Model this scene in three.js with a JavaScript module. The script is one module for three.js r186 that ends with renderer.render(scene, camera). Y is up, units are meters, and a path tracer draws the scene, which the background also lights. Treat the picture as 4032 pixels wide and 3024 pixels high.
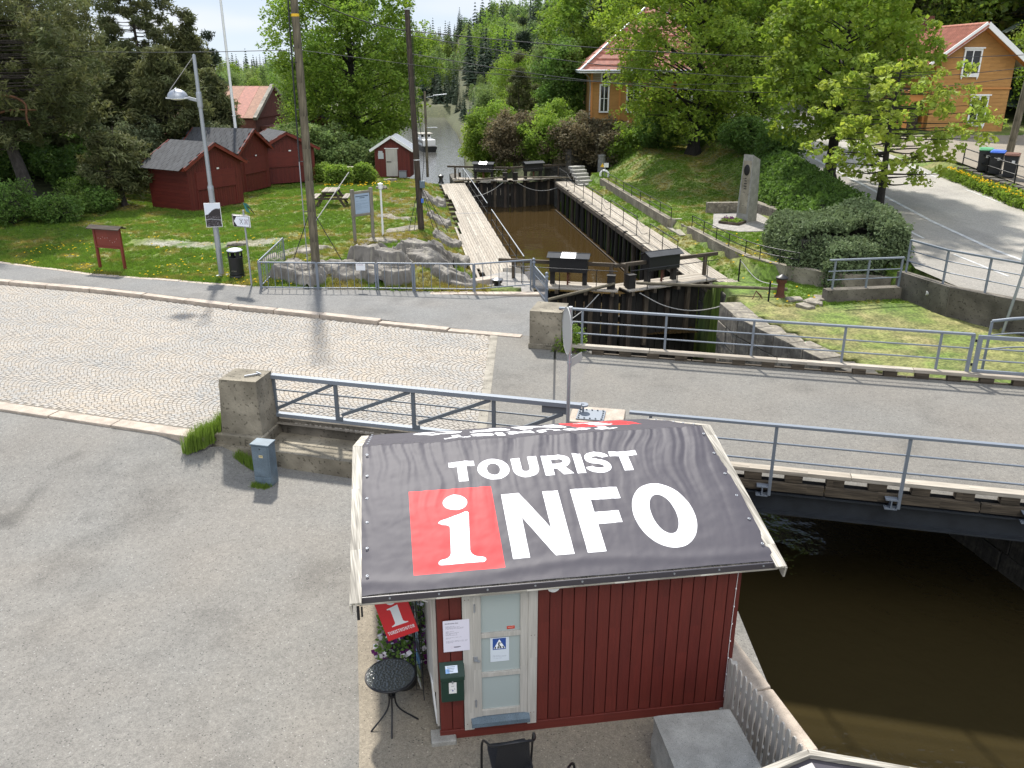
import * as THREE from 'three';
import { mergeGeometries } from 'three/addons/utils/BufferGeometryUtils.js';
import { RoundedBoxGeometry } from 'three/addons/geometries/RoundedBoxGeometry.js';

// ---------------------------------------------------------------- camera, sky, sun, exposure
const scene = new THREE.Scene();
const camera = new THREE.PerspectiveCamera(49.2, 1024 / 768, 0.1, 1500);
camera.position.set(0, 7, 0);
camera.rotation.set(THREE.MathUtils.degToRad(-21), 0, 0);
const renderer = new THREE.WebGLRenderer({ antialias: true });
renderer.setSize(1024, 768);
renderer.toneMapping = THREE.LinearToneMapping;
renderer.toneMappingExposure = 1.5;
renderer.shadowMap.enabled = true;
const SUN = new THREE.Vector3(-0.18, 1, -0.8).normalize();
const sun = new THREE.DirectionalLight(new THREE.Color(1, 0.955, 0.88), 4.7);
sun.position.copy(SUN).multiplyScalar(120).add(new THREE.Vector3(0, 0, -30));
sun.target.position.set(0, 0, -30);
sun.castShadow = true;
sun.shadow.radius = 5;
Object.assign(sun.shadow.camera, { left: -80, right: 80, top: 80, bottom: -80, near: 1, far: 400 });
sun.shadow.mapSize.set(4096, 4096);
scene.add(sun, sun.target);

// ---------------------------------------------------------------- random numbers and noise
function rngOf(seed) { let a = seed >>> 0; return () => { a = (a + 0x6D2B79F5) | 0; let t = Math.imul(a ^ (a >>> 15), 1 | a); t = (t + Math.imul(t ^ (t >>> 7), 61 | t)) ^ t; return ((t ^ (t >>> 14)) >>> 0) / 4294967296; }; }
const R = rngOf(7);
const rr = (a, b) => a + (b - a) * R();
const clamp = (x, a = 0, b = 1) => Math.min(b, Math.max(a, x));
const smooth = (a, b, x) => { const t = clamp((x - a) / (b - a)); return t * t * (3 - 2 * t); };
const lerp = (a, b, t) => a + (b - a) * t;
function hash2(i, j, s = 0) { let h = Math.imul(i | 0, 374761393) + Math.imul(j | 0, 668265263) + Math.imul(s | 0, 1442695041); h = Math.imul(h ^ (h >>> 13), 1274126177); return ((h ^ (h >>> 16)) >>> 0) / 4294967296; }
function vnoise(x, y, s = 0, per = 0) {
  const i = Math.floor(x), j = Math.floor(y), u = x - i, v = y - j, w = (a) => per ? ((a % per) + per) % per : a;
  const a = hash2(w(i), w(j), s), b = hash2(w(i + 1), w(j), s), c = hash2(w(i), w(j + 1), s), d = hash2(w(i + 1), w(j + 1), s);
  const p = u * u * (3 - 2 * u), q = v * v * (3 - 2 * v);
  return lerp(lerp(a, b, p), lerp(c, d, p), q);
}
function fbm(x, y, oct = 4, s = 0, per = 0) { let r = 0, a = 0.5, t = 0; for (let k = 0; k < oct; k++) { r += a * vnoise(x, y, s + k * 17, per); t += a; a *= 0.55; x *= 2; y *= 2; per *= 2; } return r / t; }

// sky: thin white cloud over pale blue, computed for all directions alike
{
  const W = 1024, H = 512, d = new Float32Array(W * H * 4);
  for (let j = 0; j < H; j++) for (let i = 0; i < W; i++) {
    const el = (j + 0.5) / H * Math.PI - Math.PI / 2, az = (i + 0.5) / W * 2 * Math.PI;
    const up = Math.max(0, Math.sin(el)), x = Math.cos(el) * Math.cos(az), z = Math.cos(el) * Math.sin(az);
    const hz = Math.pow(1 - up, 3);
    let c = [lerp(0.30, 0.80, hz), lerp(0.48, 0.90, hz), lerp(0.83, 1.0, hz)];
    const q = 1 / (up + 0.16), cx = x * q, cz = z * q;
    let cl = fbm(cx * 0.55 + 7, cz * 1.5 + 3, 5, 5);
    cl = smooth(0.34, 0.66, cl);
    cl = cl * 0.85;
    const w = [1.0, 1.0, 1.02];
    const sd = clamp(x * SUN.x + Math.sin(el) * SUN.y + z * SUN.z, 0, 1);
    const glow = Math.pow(sd, 10) * 0.9 + Math.pow(sd, 70) * 5;
    for (let k = 0; k < 3; k++) d[(j * W + i) * 4 + k] = (lerp(c[k], w[k], cl) * (0.7) + glow * [1, 0.97, 0.9][k]) ;
    d[(j * W + i) * 4 + 3] = 1;
  }
  const t = new THREE.DataTexture(d, W, H, THREE.RGBAFormat, THREE.FloatType);
  t.mapping = THREE.EquirectangularReflectionMapping; t.magFilter = t.minFilter = THREE.LinearFilter; t.needsUpdate = true;
  scene.background = t; scene.environment = t;
}

// ---------------------------------------------------------------- textures and materials
function dataTex(w, h, fn, srgb = true, rep = 1) {
  const d = new Uint8Array(w * h * 4);
  for (let j = 0; j < h; j++) for (let i = 0; i < w; i++) { const c = fn(i / w, j / h, i, j), o = (j * w + i) * 4; d[o] = clamp(c[0]) * 255; d[o + 1] = clamp(c[1]) * 255; d[o + 2] = clamp(c[2]) * 255; d[o + 3] = 255; }
  const t = new THREE.DataTexture(d, w, h); t.wrapS = t.wrapT = THREE.RepeatWrapping; t.magFilter = THREE.LinearFilter; t.minFilter = THREE.LinearMipmapLinearFilter; t.generateMipmaps = true;
  if (srgb) t.colorSpace = THREE.SRGBColorSpace; t.repeat.set(rep, rep); t.needsUpdate = true; return t;
}
const grey = (v) => [v, v, v];
const T = {};
// value maps multiply a base colour; they sit near white so the base colour stays what it says
T.speck = dataTex(512, 512, (u, v, i, j) => { const f = fbm(u * 8, v * 8, 5, 1, 8), s = hash2(i, j, 3), b = hash2(i >> 1, j >> 1, 4); return grey(0.80 + (f - 0.5) * 0.25 + (s - 0.5) * 0.16 + (b > 0.985 ? 0.16 : 0) - (b < 0.03 ? 0.28 : 0)); }, true, 1 / 1.3);
T.asphalt = dataTex(1024, 1024, (u, v, i, j) => { const f = fbm(u * 5, v * 5, 6, 11, 5), g = fbm(u * 90, v * 90, 2, 12, 90), s = hash2(i, j, 13), p = hash2(i >> 1, j >> 1, 14), b = hash2(i >> 2, j >> 2, 15); const w = (f - 0.5) * 0.08 + (g - 0.5) * 0.12 + (s - 0.5) * 0.1 + (p - 0.5) * 0.1 + (b - 0.5) * 0.1 + (b > 0.994 ? 0.28 : 0) - (b < 0.012 ? 0.2 : 0); return [0.81 + w, 0.805 + w, 0.79 + w * 0.95]; }, true, 1 / 4);
T.asphaltBump = dataTex(512, 512, (u, v, i, j) => grey(fbm(u * 60, v * 60, 2, 15, 60) * 0.7 + hash2(i, j, 16) * 0.3), false, 1 / 1.2);
T.concrete = dataTex(512, 512, (u, v, i, j) => { const f = fbm(u * 4, v * 4, 6, 21, 4), s = hash2(i, j, 22), st = fbm(u * 22, v * 2, 3, 23, 0) , p = fbm(u * 30, v * 30, 2, 24, 30); const w = (f - 0.5) * 0.5 + (s - 0.5) * 0.08 - (p > 0.76 ? 0.2 : 0); return [0.78 + w, 0.77 + w, 0.74 + w]; }, true, 1 / 1.6);
T.concreteBump = dataTex(256, 256, (u, v, i, j) => grey(fbm(u * 20, v * 20, 4, 25, 20)), false, 1 / 0.8);
// wood grain runs along v (the y direction of uv)
const woodFn = (seed, con, knots = true) => (u, v, i, j) => { const g = fbm(u * 40, v * 2, 4, seed, 0), b = fbm(u * 8, v * 1.2, 3, seed + 5), s = fbm(u * 120, v * 5, 2, seed + 9); let w = (g - 0.5) * con + (b - 0.5) * con * 0.9 + (s - 0.5) * con * 0.8; return [0.80 + w, 0.79 + w, 0.77 + w]; };
T.wood = dataTex(512, 512, woodFn(31, 0.24), true, 1);
T.paint = dataTex(256, 512, woodFn(36, 0.1), true, 1);
T.woodDark = dataTex(256, 512, woodFn(41, 0.5), true, 1);
T.woodBump = dataTex(256, 512, (u, v) => grey(fbm(u * 50, v * 2, 4, 33)), false, 1);
T.rock = dataTex(512, 512, (u, v, i, j) => { const a = fbm(u * 6, v * 6, 6, 51, 6), st = fbm(u * 3 + a, v * 26, 4, 52, 0), li = fbm(u * 14, v * 14, 4, 53, 14), s = hash2(i, j, 54); let w = (a - 0.5) * 0.45 + (st - 0.5) * 0.35 + (s - 0.5) * 0.1; const l = li > 0.62 ? 0.12 : 0; return [0.74 + w + l, 0.73 + w + l, 0.71 + w + l * 0.8]; }, true, 1 / 1.6);
T.rockBump = dataTex(512, 512, (u, v) => grey(fbm(u * 8 + fbm(u * 5, v * 5, 3, 55, 5), v * 24, 5, 56, 0) * 0.6 + fbm(u * 20, v * 20, 4, 57, 20) * 0.4), false, 1 / 1.6);
T.grass = dataTex(512, 512, (u, v, i, j) => { const a = fbm(u * 10, v * 10, 5, 61, 10), b = fbm(u * 60, v * 60, 3, 62, 60), s = hash2(i, j, 63); const w = (a - 0.5) * 0.5 + (b - 0.5) * 0.7 + (s - 0.5) * 0.25; return [0.74 + w * 0.9, 0.76 + w * 0.85, 0.70 + w * 1.1]; }, true, 1 / 3);
T.bark = dataTex(256, 512, (u, v, i, j) => { const a = fbm(u * 18 + fbm(u * 4, v * 6, 3, 71, 0), v * 5, 4, 72, 0); return grey(0.45 + a * 0.5); }, true, 1);
T.ripple = dataTex(512, 512, (u, v) => grey(fbm(u * 9 + fbm(u * 4, v * 4, 2, 81, 4) * 1.5, v * 9, 5, 82, 9)), false, 1 / 5);
T.rippleFine = dataTex(512, 512, (u, v) => grey(fbm(u * 30 + fbm(u * 10, v * 10, 2, 83, 10) * 1.5, v * 30, 4, 84, 30)), false, 1 / 8);
T.weave = dataTex(64, 64, (u, v, i, j) => { const a = (i >> 3) & 1, b = (j >> 3) & 1; return grey((a ^ b) ? 0.25 + 0.75 * Math.sin(((i & 7) + 0.5) / 8 * Math.PI) : 0.25 + 0.75 * Math.sin(((j & 7) + 0.5) / 8 * Math.PI)); }, false, 22);
T.pebbleGlass = dataTex(256, 256, (u, v) => { let m = 9; for (let a = -1; a < 2; a++) for (let b = -1; b < 2; b++) { const x = Math.floor(u * 20) + a, y = Math.floor(v * 20) + b; const dx = u * 20 - x - hash2(((x % 20) + 20) % 20, ((y % 20) + 20) % 20, 91), dy = v * 20 - y - hash2(((x % 20) + 20) % 20, ((y % 20) + 20) % 20, 92); m = Math.min(m, Math.hypot(dx, dy)); } return grey(m); }, false, 1.6);
T.print = null;

const lin = (r, g, b) => new THREE.Color().setRGB(r, g, b);
function mat(r, g, b, rough = 0.8, o = {}) { const phys = o.transmission || o.clearcoat || o.sheen || o.ior; const m = new (phys ? THREE.MeshPhysicalMaterial : THREE.MeshStandardMaterial)({ color: lin(r, g, b), roughness: rough, ...o }); return m; }
const M = {
  asphalt: mat(0.295, 0.284, 0.27, 0.92, { map: T.asphalt, bumpMap: T.asphaltBump, bumpScale: 0.006, vertexColors: true }),
  pavement: mat(0.27, 0.268, 0.268, 0.92, { map: T.asphalt, bumpMap: T.asphaltBump, bumpScale: 0.005, vertexColors: true }),
  bridgeAsphalt: mat(0.26, 0.248, 0.232, 0.92, { map: T.asphalt, bumpMap: T.asphaltBump, bumpScale: 0.005, vertexColors: true }),
  roadAsphalt: mat(0.50, 0.475, 0.44, 0.9, { map: T.asphalt, vertexColors: true }),
  cobble: mat(0.575, 0.525, 0.455, 0.75, { map: T.speck }),
  joint: mat(0.33, 0.29, 0.235, 0.95, { map: T.speck }),
  kerb: mat(0.62, 0.52, 0.42, 0.8, { map: T.speck, bumpMap: T.concreteBump, bumpScale: 0.006 }),
  concrete: mat(0.37, 0.335, 0.275, 0.9, { map: T.concrete, bumpMap: T.concreteBump, bumpScale: 0.008 }),
  concreteDark: mat(0.21, 0.19, 0.165, 0.92, { map: T.concrete, bumpMap: T.concreteBump, bumpScale: 0.01 }),
  concreteLight: mat(0.50, 0.47, 0.42, 0.85, { map: T.concrete }),
  granite: mat(0.46, 0.445, 0.40, 0.75, { map: T.speck, bumpMap: T.concreteBump, bumpScale: 0.006 }),
  graniteSmooth: mat(0.44, 0.40, 0.33, 0.6, { map: T.concrete }),
  stone: mat(0.36, 0.33, 0.28, 0.85, { map: T.rock, bumpMap: T.rockBump, bumpScale: 0.02 }),
  rock: mat(0.34, 0.32, 0.295, 0.88, { map: T.rock, bumpMap: T.rockBump, bumpScale: 0.05 }),
  darkStone: mat(0.15, 0.14, 0.122, 0.85, { map: T.rock, bumpMap: T.rockBump, bumpScale: 0.03 }),
  gravel: mat(0.50, 0.47, 0.43, 0.9, { map: T.speck, bumpMap: T.asphaltBump, bumpScale: 0.02 }),
  redBoard: mat(0.19, 0.026, 0.017, 0.62, { map: T.paint, bumpMap: T.woodBump, bumpScale: 0.002 }),
  redBoardB: mat(0.17, 0.022, 0.015, 0.62, { map: T.paint, bumpMap: T.woodBump, bumpScale: 0.002 }),
  redTrim: mat(0.28, 0.045, 0.026, 0.55, { map: T.paint }),
  redShed: mat(0.20, 0.027, 0.018, 0.7, { map: T.paint }),
  white: mat(0.78, 0.78, 0.77, 0.5),
  whiteWood: mat(0.72, 0.70, 0.67, 0.55, { map: T.paint }),
  whiteWorn: mat(0.60, 0.57, 0.51, 0.75, { map: T.woodDark }),
  greyWood: mat(0.36, 0.33, 0.285, 0.85, { map: T.wood, bumpMap: T.woodBump, bumpScale: 0.004 }),
  deckWood: mat(0.53, 0.475, 0.405, 0.85, { map: T.wood, bumpMap: T.woodBump, bumpScale: 0.004 }),
  deckWoodB: mat(0.46, 0.415, 0.355, 0.85, { map: T.wood, bumpMap: T.woodBump, bumpScale: 0.004 }),
  deckWoodC: mat(0.59, 0.54, 0.47, 0.85, { map: T.wood, bumpMap: T.woodBump, bumpScale: 0.004 }),
  poleWood: mat(0.20, 0.175, 0.125, 0.9, { map: T.woodDark, bumpMap: T.woodBump, bumpScale: 0.008 }),
  poleDark: mat(0.085, 0.065, 0.05, 0.9, { map: T.woodDark, bumpMap: T.woodBump, bumpScale: 0.008 }),
  tarWood: mat(0.022, 0.019, 0.016, 0.75, { map: T.woodDark, bumpMap: T.woodBump, bumpScale: 0.006 }),
  oldTimber: mat(0.12, 0.095, 0.068, 0.9, { map: T.woodDark, bumpMap: T.woodBump, bumpScale: 0.008 }),
  blackPaint: mat(0.012, 0.012, 0.013, 0.45),
  blackMetal: mat(0.014, 0.014, 0.016, 0.4, { metalness: 0.3 }),
  roofing: mat(0.055, 0.06, 0.068, 0.85, { map: T.speck }),
  feltShine: mat(0.20, 0.205, 0.22, 0.35, { metalness: 0.5 }),
  slate: mat(0.085, 0.09, 0.10, 0.85, { map: T.speck }),
  slateB: mat(0.07, 0.074, 0.083, 0.85, { map: T.speck }),
  blueSteel: mat(0.19, 0.215, 0.25, 0.45, { metalness: 0.15 }),
  blueSteelDark: mat(0.115, 0.135, 0.158, 0.5, { metalness: 0.15 }),
  cabinet: mat(0.19, 0.26, 0.32, 0.45, { map: T.speck }),
  galv: mat(0.36, 0.38, 0.41, 0.42, { metalness: 0.55 }),
  galvLight: mat(0.50, 0.52, 0.55, 0.45, { metalness: 0.3 }),
  signBack: mat(0.36, 0.36, 0.345, 0.7),
  plantPot: mat(0.045, 0.043, 0.04, 0.8),
  tarp: mat(0.062, 0.056, 0.066, 0.40),
  glass: new THREE.MeshPhysicalMaterial({ color: lin(0.9, 0.95, 0.95), roughness: 0.03, transmission: 1, thickness: 0, ior: 1.5 }),
  darkGlass: mat(0.012, 0.014, 0.016, 0.06, { ior: 1.5 }),
  frost: mat(0.36, 0.41, 0.40, 0.3, { ior: 1.5 }),
  tableGlass: mat(0.05, 0.055, 0.052, 0.12, { ior: 1.5, bumpMap: T.pebbleGlass, bumpScale: 0.006 }),
  rattan: mat(0.014, 0.014, 0.018, 0.55, { bumpMap: T.weave, bumpScale: 0.004 }),
  green: mat(0.010, 0.035, 0.024, 0.45),
  orange: mat(0.66, 0.345, 0.105, 0.75, { map: T.paint }),
  orangeTrim: mat(0.52, 0.22, 0.06, 0.7),
  tile: mat(0.62, 0.20, 0.115, 0.75, { map: T.speck }),
  tileB: mat(0.52, 0.16, 0.09, 0.75, { map: T.speck }),
  tilePink: mat(0.55, 0.20, 0.135, 0.7, { map: T.speck }),
  tileOld: mat(0.55, 0.30, 0.20, 0.8, { map: T.speck }),
  brick: mat(0.19, 0.065, 0.045, 0.85, { map: T.speck }),
  rust: mat(0.16, 0.055, 0.03, 0.85, { map: T.speck }),
  steelDark: mat(0.03, 0.036, 0.045, 0.5, { map: T.speck }),
  cable: mat(0.02, 0.02, 0.022, 0.6),
  rope: mat(0.33, 0.32, 0.30, 0.7),
  yellow: mat(0.75, 0.45, 0.02, 0.6),
  blueLid: mat(0.05, 0.14, 0.55, 0.45),
  greenLid: mat(0.10, 0.33, 0.16, 0.45),
  brownLid: mat(0.16, 0.07, 0.045, 0.45),
  binBody: mat(0.025, 0.026, 0.03, 0.5),
  soil: mat(0.06, 0.045, 0.03, 0.95, { map: T.speck }),
  marking: mat(0.72, 0.72, 0.70, 0.7, { map: T.speck }),
};
const leafMat = (r, g, b, tr = 0.42) => new THREE.MeshPhysicalMaterial({ color: lin(r, g, b), roughness: 0.9, transmission: tr, thickness: 0, side: THREE.DoubleSide, specularIntensity: 0.35, vertexColors: true });
M.leafMaple = leafMat(0.265, 0.365, 0.038, 0.58);
M.leafGreen = leafMat(0.22, 0.33, 0.038, 0.55);
M.leafDeep = leafMat(0.135, 0.235, 0.04, 0.5);
M.leafBirch = leafMat(0.21, 0.29, 0.085, 0.5);
M.leafYoung = leafMat(0.34, 0.42, 0.055, 0.58);
M.leafPale = leafMat(0.16, 0.19, 0.09, 0.4);
M.leafHedge = leafMat(0.15, 0.20, 0.09, 0.35);
M.leafPurple = leafMat(0.20, 0.165, 0.09, 0.45);
M.needle = leafMat(0.14, 0.155, 0.058, 0.4);
M.needleDark = leafMat(0.045, 0.068, 0.036, 0.25);
M.blade = leafMat(0.18, 0.275, 0.035, 0.45);
M.bark = mat(0.10, 0.085, 0.068, 0.95, { map: T.bark });
M.barkDark = mat(0.055, 0.047, 0.04, 0.95, { map: T.bark });
M.barkPine = mat(0.14, 0.115, 0.10, 0.95, { map: T.bark });
M.barkRed = mat(0.30, 0.13, 0.065, 0.9, { map: T.bark });
M.petalYellow = leafMat(0.80, 0.52, 0.01, 0.2);
M.petalWhite = leafMat(0.75, 0.70, 0.72, 0.2);
M.petalPurple = leafMat(0.10, 0.015, 0.09, 0.2);

// ---------------------------------------------------------------- geometry helpers
const V = (x, y, z) => new THREE.Vector3(x, y, z);
const fin = (g) => { const n = g.index ? g.toNonIndexed() : g; for (const k of Object.keys(n.attributes)) if (!['position', 'normal', 'uv'].includes(k)) n.deleteAttribute(k); if (!n.attributes.uv) n.setAttribute('uv', new THREE.Float32BufferAttribute(new Float32Array(n.attributes.position.count * 2), 2)); if (!n.attributes.normal) n.computeVertexNormals(); return n; };
const place = (g, x = 0, y = 0, z = 0, rx = 0, ry = 0, rz = 0) => { if (rx || ry || rz) g.applyMatrix4(new THREE.Matrix4().makeRotationFromEuler(new THREE.Euler(rx, ry, rz, 'YXZ'))); return g.translate(x, y, z); };
// box by centre
const box = (w, h, d, x = 0, y = 0, z = 0, rx = 0, ry = 0, rz = 0) => place(fin(new THREE.BoxGeometry(w, h, d)), x, y, z, rx, ry, rz);
// chamfered box: 44 triangles
function cbox(w, h, d, c = 0.01, x = 0, y = 0, z = 0, rx = 0, ry = 0, rz = 0) { return place(fin(new RoundedBoxGeometry(w, h, d, 1, c)), x, y, z, rx, ry, rz); }
const cyl = (r0, r1, h, x = 0, y = 0, z = 0, seg = 16, rx = 0, ry = 0, rz = 0) => place(fin(new THREE.CylinderGeometry(r1, r0, h, seg)), x, y, z, rx, ry, rz);
const Q = (a, b) => new THREE.Quaternion().setFromUnitVectors(V(0, 1, 0), b.clone().sub(a).normalize());
function tube(a, b, r0, r1 = r0, seg = 8) { const g = fin(new THREE.CylinderGeometry(r1, r0, a.distanceTo(b), seg, 1, false)); g.applyQuaternion(Q(a, b)); const m = a.clone().add(b).multiplyScalar(0.5); return g.translate(m.x, m.y, m.z); }
// bar of rectangular section from a to b, `h` measured towards the up vector
function bar(a, b, w, h, up = V(0, 1, 0)) { const z = b.clone().sub(a), L = z.length(); z.normalize(); const x = V(0, 0, 0).crossVectors(up, z).normalize(), y = V(0, 0, 0).crossVectors(z, x); const g = fin(new THREE.BoxGeometry(w, h, L)); g.applyMatrix4(new THREE.Matrix4().makeBasis(x, y, z)); const m = a.clone().add(b).multiplyScalar(0.5); return g.translate(m.x, m.y, m.z); }
function path(points, r, seg = 6, n = 0) { return fin(new THREE.TubeGeometry(new THREE.CatmullRomCurve3(points, false, 'centripetal'), n || points.length * 4, r, seg, false)); }
function lathe(pts, seg = 24) { return fin(new THREE.LatheGeometry(pts.map(([x, y]) => new THREE.Vector2(x, y)), seg)); }
function prism(pts, depth, bevel = 0) { const s = new THREE.Shape(pts.map(([x, y]) => new THREE.Vector2(x, y))); return fin(new THREE.ExtrudeGeometry(s, { depth, bevelEnabled: bevel > 0, bevelSize: bevel, bevelThickness: bevel, bevelSegments: 1, steps: 1 })); }
// slab over a polygon in plan: pts [x, z], from y0 up to y1
function slab(pts, y0, y1) { const s = new THREE.Shape(pts.map(([x, z]) => new THREE.Vector2(x, -z))); const g = fin(new THREE.ExtrudeGeometry(s, { depth: y1 - y0, bevelEnabled: false })); g.rotateX(-Math.PI / 2); return g.translate(0, y0, 0); }
function quad(a, b, c, d) { const g = new THREE.BufferGeometry(); const p = [a, b, c, a, c, d].flatMap((v) => [v.x, v.y, v.z]); g.setAttribute('position', new THREE.Float32BufferAttribute(p, 3)); g.setAttribute('uv', new THREE.Float32BufferAttribute([0, 0, 1, 0, 1, 1, 0, 0, 1, 1, 0, 1], 2)); g.computeVertexNormals(); return g; }
// uv in metres from the dominant axis of each face's normal; long = axis the grain follows
function metreUV(g, long = null) {
  const p = g.attributes.position, u = g.attributes.uv, a = V(0, 0, 0), b = V(0, 0, 0), c = V(0, 0, 0), n = V(0, 0, 0);
  g.computeBoundingBox(); const s = g.boundingBox.getSize(V(0, 0, 0)), ax = long ?? (s.x >= s.y && s.x >= s.z ? 0 : s.y >= s.z ? 1 : 2);
  for (let i = 0; i < p.count; i += 3) {
    a.fromBufferAttribute(p, i); b.fromBufferAttribute(p, i + 1); c.fromBufferAttribute(p, i + 2);
    n.crossVectors(b.clone().sub(a), c.clone().sub(a)); const k = [Math.abs(n.x), Math.abs(n.y), Math.abs(n.z)], m = k.indexOf(Math.max(...k));
    const ot = [0, 1, 2].filter((q) => q !== m); const vA = ot.includes(ax) ? ax : ot[1], uA = ot.find((q) => q !== vA);
    [a, b, c].forEach((w, j) => u.setXY(i + j, w.getComponent(uA) + w.getComponent(m) * 0.37, w.getComponent(vA)));
  }
  return g;
}
const used = {};
function numbered(name) { const k = used[name] ?? -1; used[name] = k + 1; return k < 0 ? name : `${name}_${String(k + 1).padStart(3, '0')}`; }
function join(gs) { gs = Array.isArray(gs) ? gs.filter(Boolean) : [gs]; return gs.length > 1 ? mergeGeometries(gs) : gs[0]; }
function obj(name, gs, m, parent = scene, o = {}) {
  const g = join(gs); if (o.uv !== false) metreUV(g, o.long ?? null);
  if (o.shift && g.attributes.uv) { const u = g.attributes.uv, du = R() * 7, dv = R() * 7; for (let i = 0; i < u.count; i++) u.setXY(i, u.getX(i) + du, u.getY(i) + dv); }
  const me = new THREE.Mesh(g, m); me.name = parent === scene ? numbered(name) : name; me.castShadow = me.receiveShadow = true; parent.add(me); return me;
}
function tag(o, label, category, group, kind) { o.userData = { label, category }; if (group) o.userData.group = group; if (kind) o.userData.kind = kind; return o; }
function thing(name, label, category, pos = [0, 0, 0], turn = 0, group) { const g = new THREE.Group(); g.name = numbered(name); g.position.set(...pos); g.rotation.y = turn; scene.add(g); return tag(g, label, category, group); }
function structure(o, label) { o.userData.kind = 'structure'; if (label) o.userData.label = label; return o; }
function copyOf(root, pos, turn, label, group, scale = 1) { const c = root.clone(); c.userData = { ...root.userData }; c.name = numbered(root.name.replace(/_\d{3}$/, '')); c.position.set(...pos); c.rotation.y = turn; if (scale.length) c.scale.set(...scale); else c.scale.setScalar(scale); if (label) c.userData.label = label; if (group) c.userData.group = group; scene.add(c); return c; }
function instanced(name, geo, m, list, parent, colors) {
  const im = new THREE.InstancedMesh(geo, m, list.length); list.forEach((x, i) => im.setMatrixAt(i, x)); if (colors) colors.forEach((c, i) => im.setColorAt(i, c));
  im.name = parent === scene ? numbered(name) : name; im.userData.kind = 'stuff'; im.castShadow = im.receiveShadow = true; parent.add(im); return im;
}
const MX = (x, y, z, rx, ry, rz, sx, sy = sx, sz = sx) => new THREE.Matrix4().compose(V(x, y, z), new THREE.Quaternion().setFromEuler(new THREE.Euler(rx, ry, rz)), V(sx, sy, sz));
// ---------------------------------------------------------------- frames and outlines in plan
const LOCK = { o: [0.63, -28], r: [0.9909, -0.1348], b: [0.1348, 0.9909], turn: 0.1352 };
const fromLock = (lx, lz, y = 0) => V(LOCK.o[0] + LOCK.r[0] * lx + LOCK.b[0] * lz, y, LOCK.o[1] + LOCK.r[1] * lx + LOCK.b[1] * lz);
const toLock = (x, z) => [(x - LOCK.o[0]) * LOCK.r[0] + (z - LOCK.o[1]) * LOCK.r[1], (x - LOCK.o[0]) * LOCK.b[0] + (z - LOCK.o[1]) * LOCK.b[1]];
const along = (pts) => (x) => { if (x <= pts[0][0]) return pts[0][1]; for (let i = 1; i < pts.length; i++) if (x <= pts[i][0]) { const t = (x - pts[i - 1][0]) / (pts[i][0] - pts[i - 1][0]); return lerp(pts[i - 1][1], pts[i][1], t); } return pts[pts.length - 1][1]; };
const kerbPts = [[-40, -35.2], [-17.28, -27.61], [-12.84, -26.29], [-8.61, -24.59], [-5.83, -23.67], [-2.81, -22.58], [-0.81, -22.0], [1, -21.5]];
const grassPts = [[-40, -38], [-19, -30.62], [-14.47, -28.65], [-12.01, -28], [-8.66, -27], [-5.93, -26.61], [-2.6, -26.45], [1.2, -26.4]];
const nearPts = [[-40, -26.2], [-11.32, -17.1], [-7.7, -15.95], [-6.23, -15.5], [-4.9, -15.95], [-1.57, -15.05], [1.2, -14.3]];
const kerbZ = along(kerbPts), grassZ = along(grassPts), nearZ = along(nearPts);
const bridgeNear = (x) => -13.69 + 0.26 * (x - 4.02), bridgeFar = (x) => -20.44 + 0.225 * (x - 1.5);
const canalLeft = [[0.35, -30.5], [0.75, -27], [1.15, -20.5], [2.0, -14.4], [3.0, -9.6], [3.5, -7.5], [4.5, -3.5], [5.5, 3]];
const canalRight = [[6.3, -30.5], [6.7, -26.2], [6.85, -24.4], [8.1, -20.7], [9.5, -17.6], [10.0, -15.6], [10.45, -13.4], [12, -7], [14, 3]];
const canalPoly = [...canalLeft, ...[...canalRight].reverse()];
const lockPoly = [[0, 1.5], [6, 1.5], [6, -34], [0, -34]].map(([a, b]) => { const p = fromLock(a, b); return [p.x, p.z]; });
const riverPoly = [[-3.6, -60], [-7, -78], [-13, -96], [-22, -120], [-45, -165], [-130, -178], [-130, -205], [-45, -199], [-15, -195], [-9.5, -150], [-6.6, -118], [-5.5, -100], [-2, -84], [2, -74], [2.8, -60]];
function inside(poly, x, z) { let c = false; for (let i = 0, j = poly.length - 1; i < poly.length; j = i++) { const [a, b] = poly[i], [p, q] = poly[j]; if ((b > z) !== (q > z) && x < (p - a) * (z - b) / (q - b) + a) c = !c; } return c; }
function distTo(poly, x, z) { let m = 1e9; for (let i = 0, j = poly.length - 1; i < poly.length; j = i++) { const [a, b] = poly[i], [p, q] = poly[j]; const dx = p - a, dz = q - b, t = clamp(((x - a) * dx + (z - b) * dz) / (dx * dx + dz * dz)); m = Math.min(m, Math.hypot(x - a - dx * t, z - b - dz * t)); } return m; }
const roadY = (z) => 0.5 + 0.065 * Math.max(0, -z - 23);
const retainX = along([[-66, 14.2], [-45, 14.2], [-31, 14.3], [-27, 12.9], [-24.6, 13.45], [-22.8, 14.6], [-19, 16.6], [-15, 19]].map((p) => p));
const lift = (x) => 0.11 * clamp((0.2 - x) / 5);                     // pavement above the cobbles, running out to nothing by the bridge
function plazaY(x, z) { const s = z - nearZ(Math.min(x, -6.23)) + Math.max(0, x + 7.2) * 1.5; return -0.03 - 0.57 * smooth(0, 4.6, s); }
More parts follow.
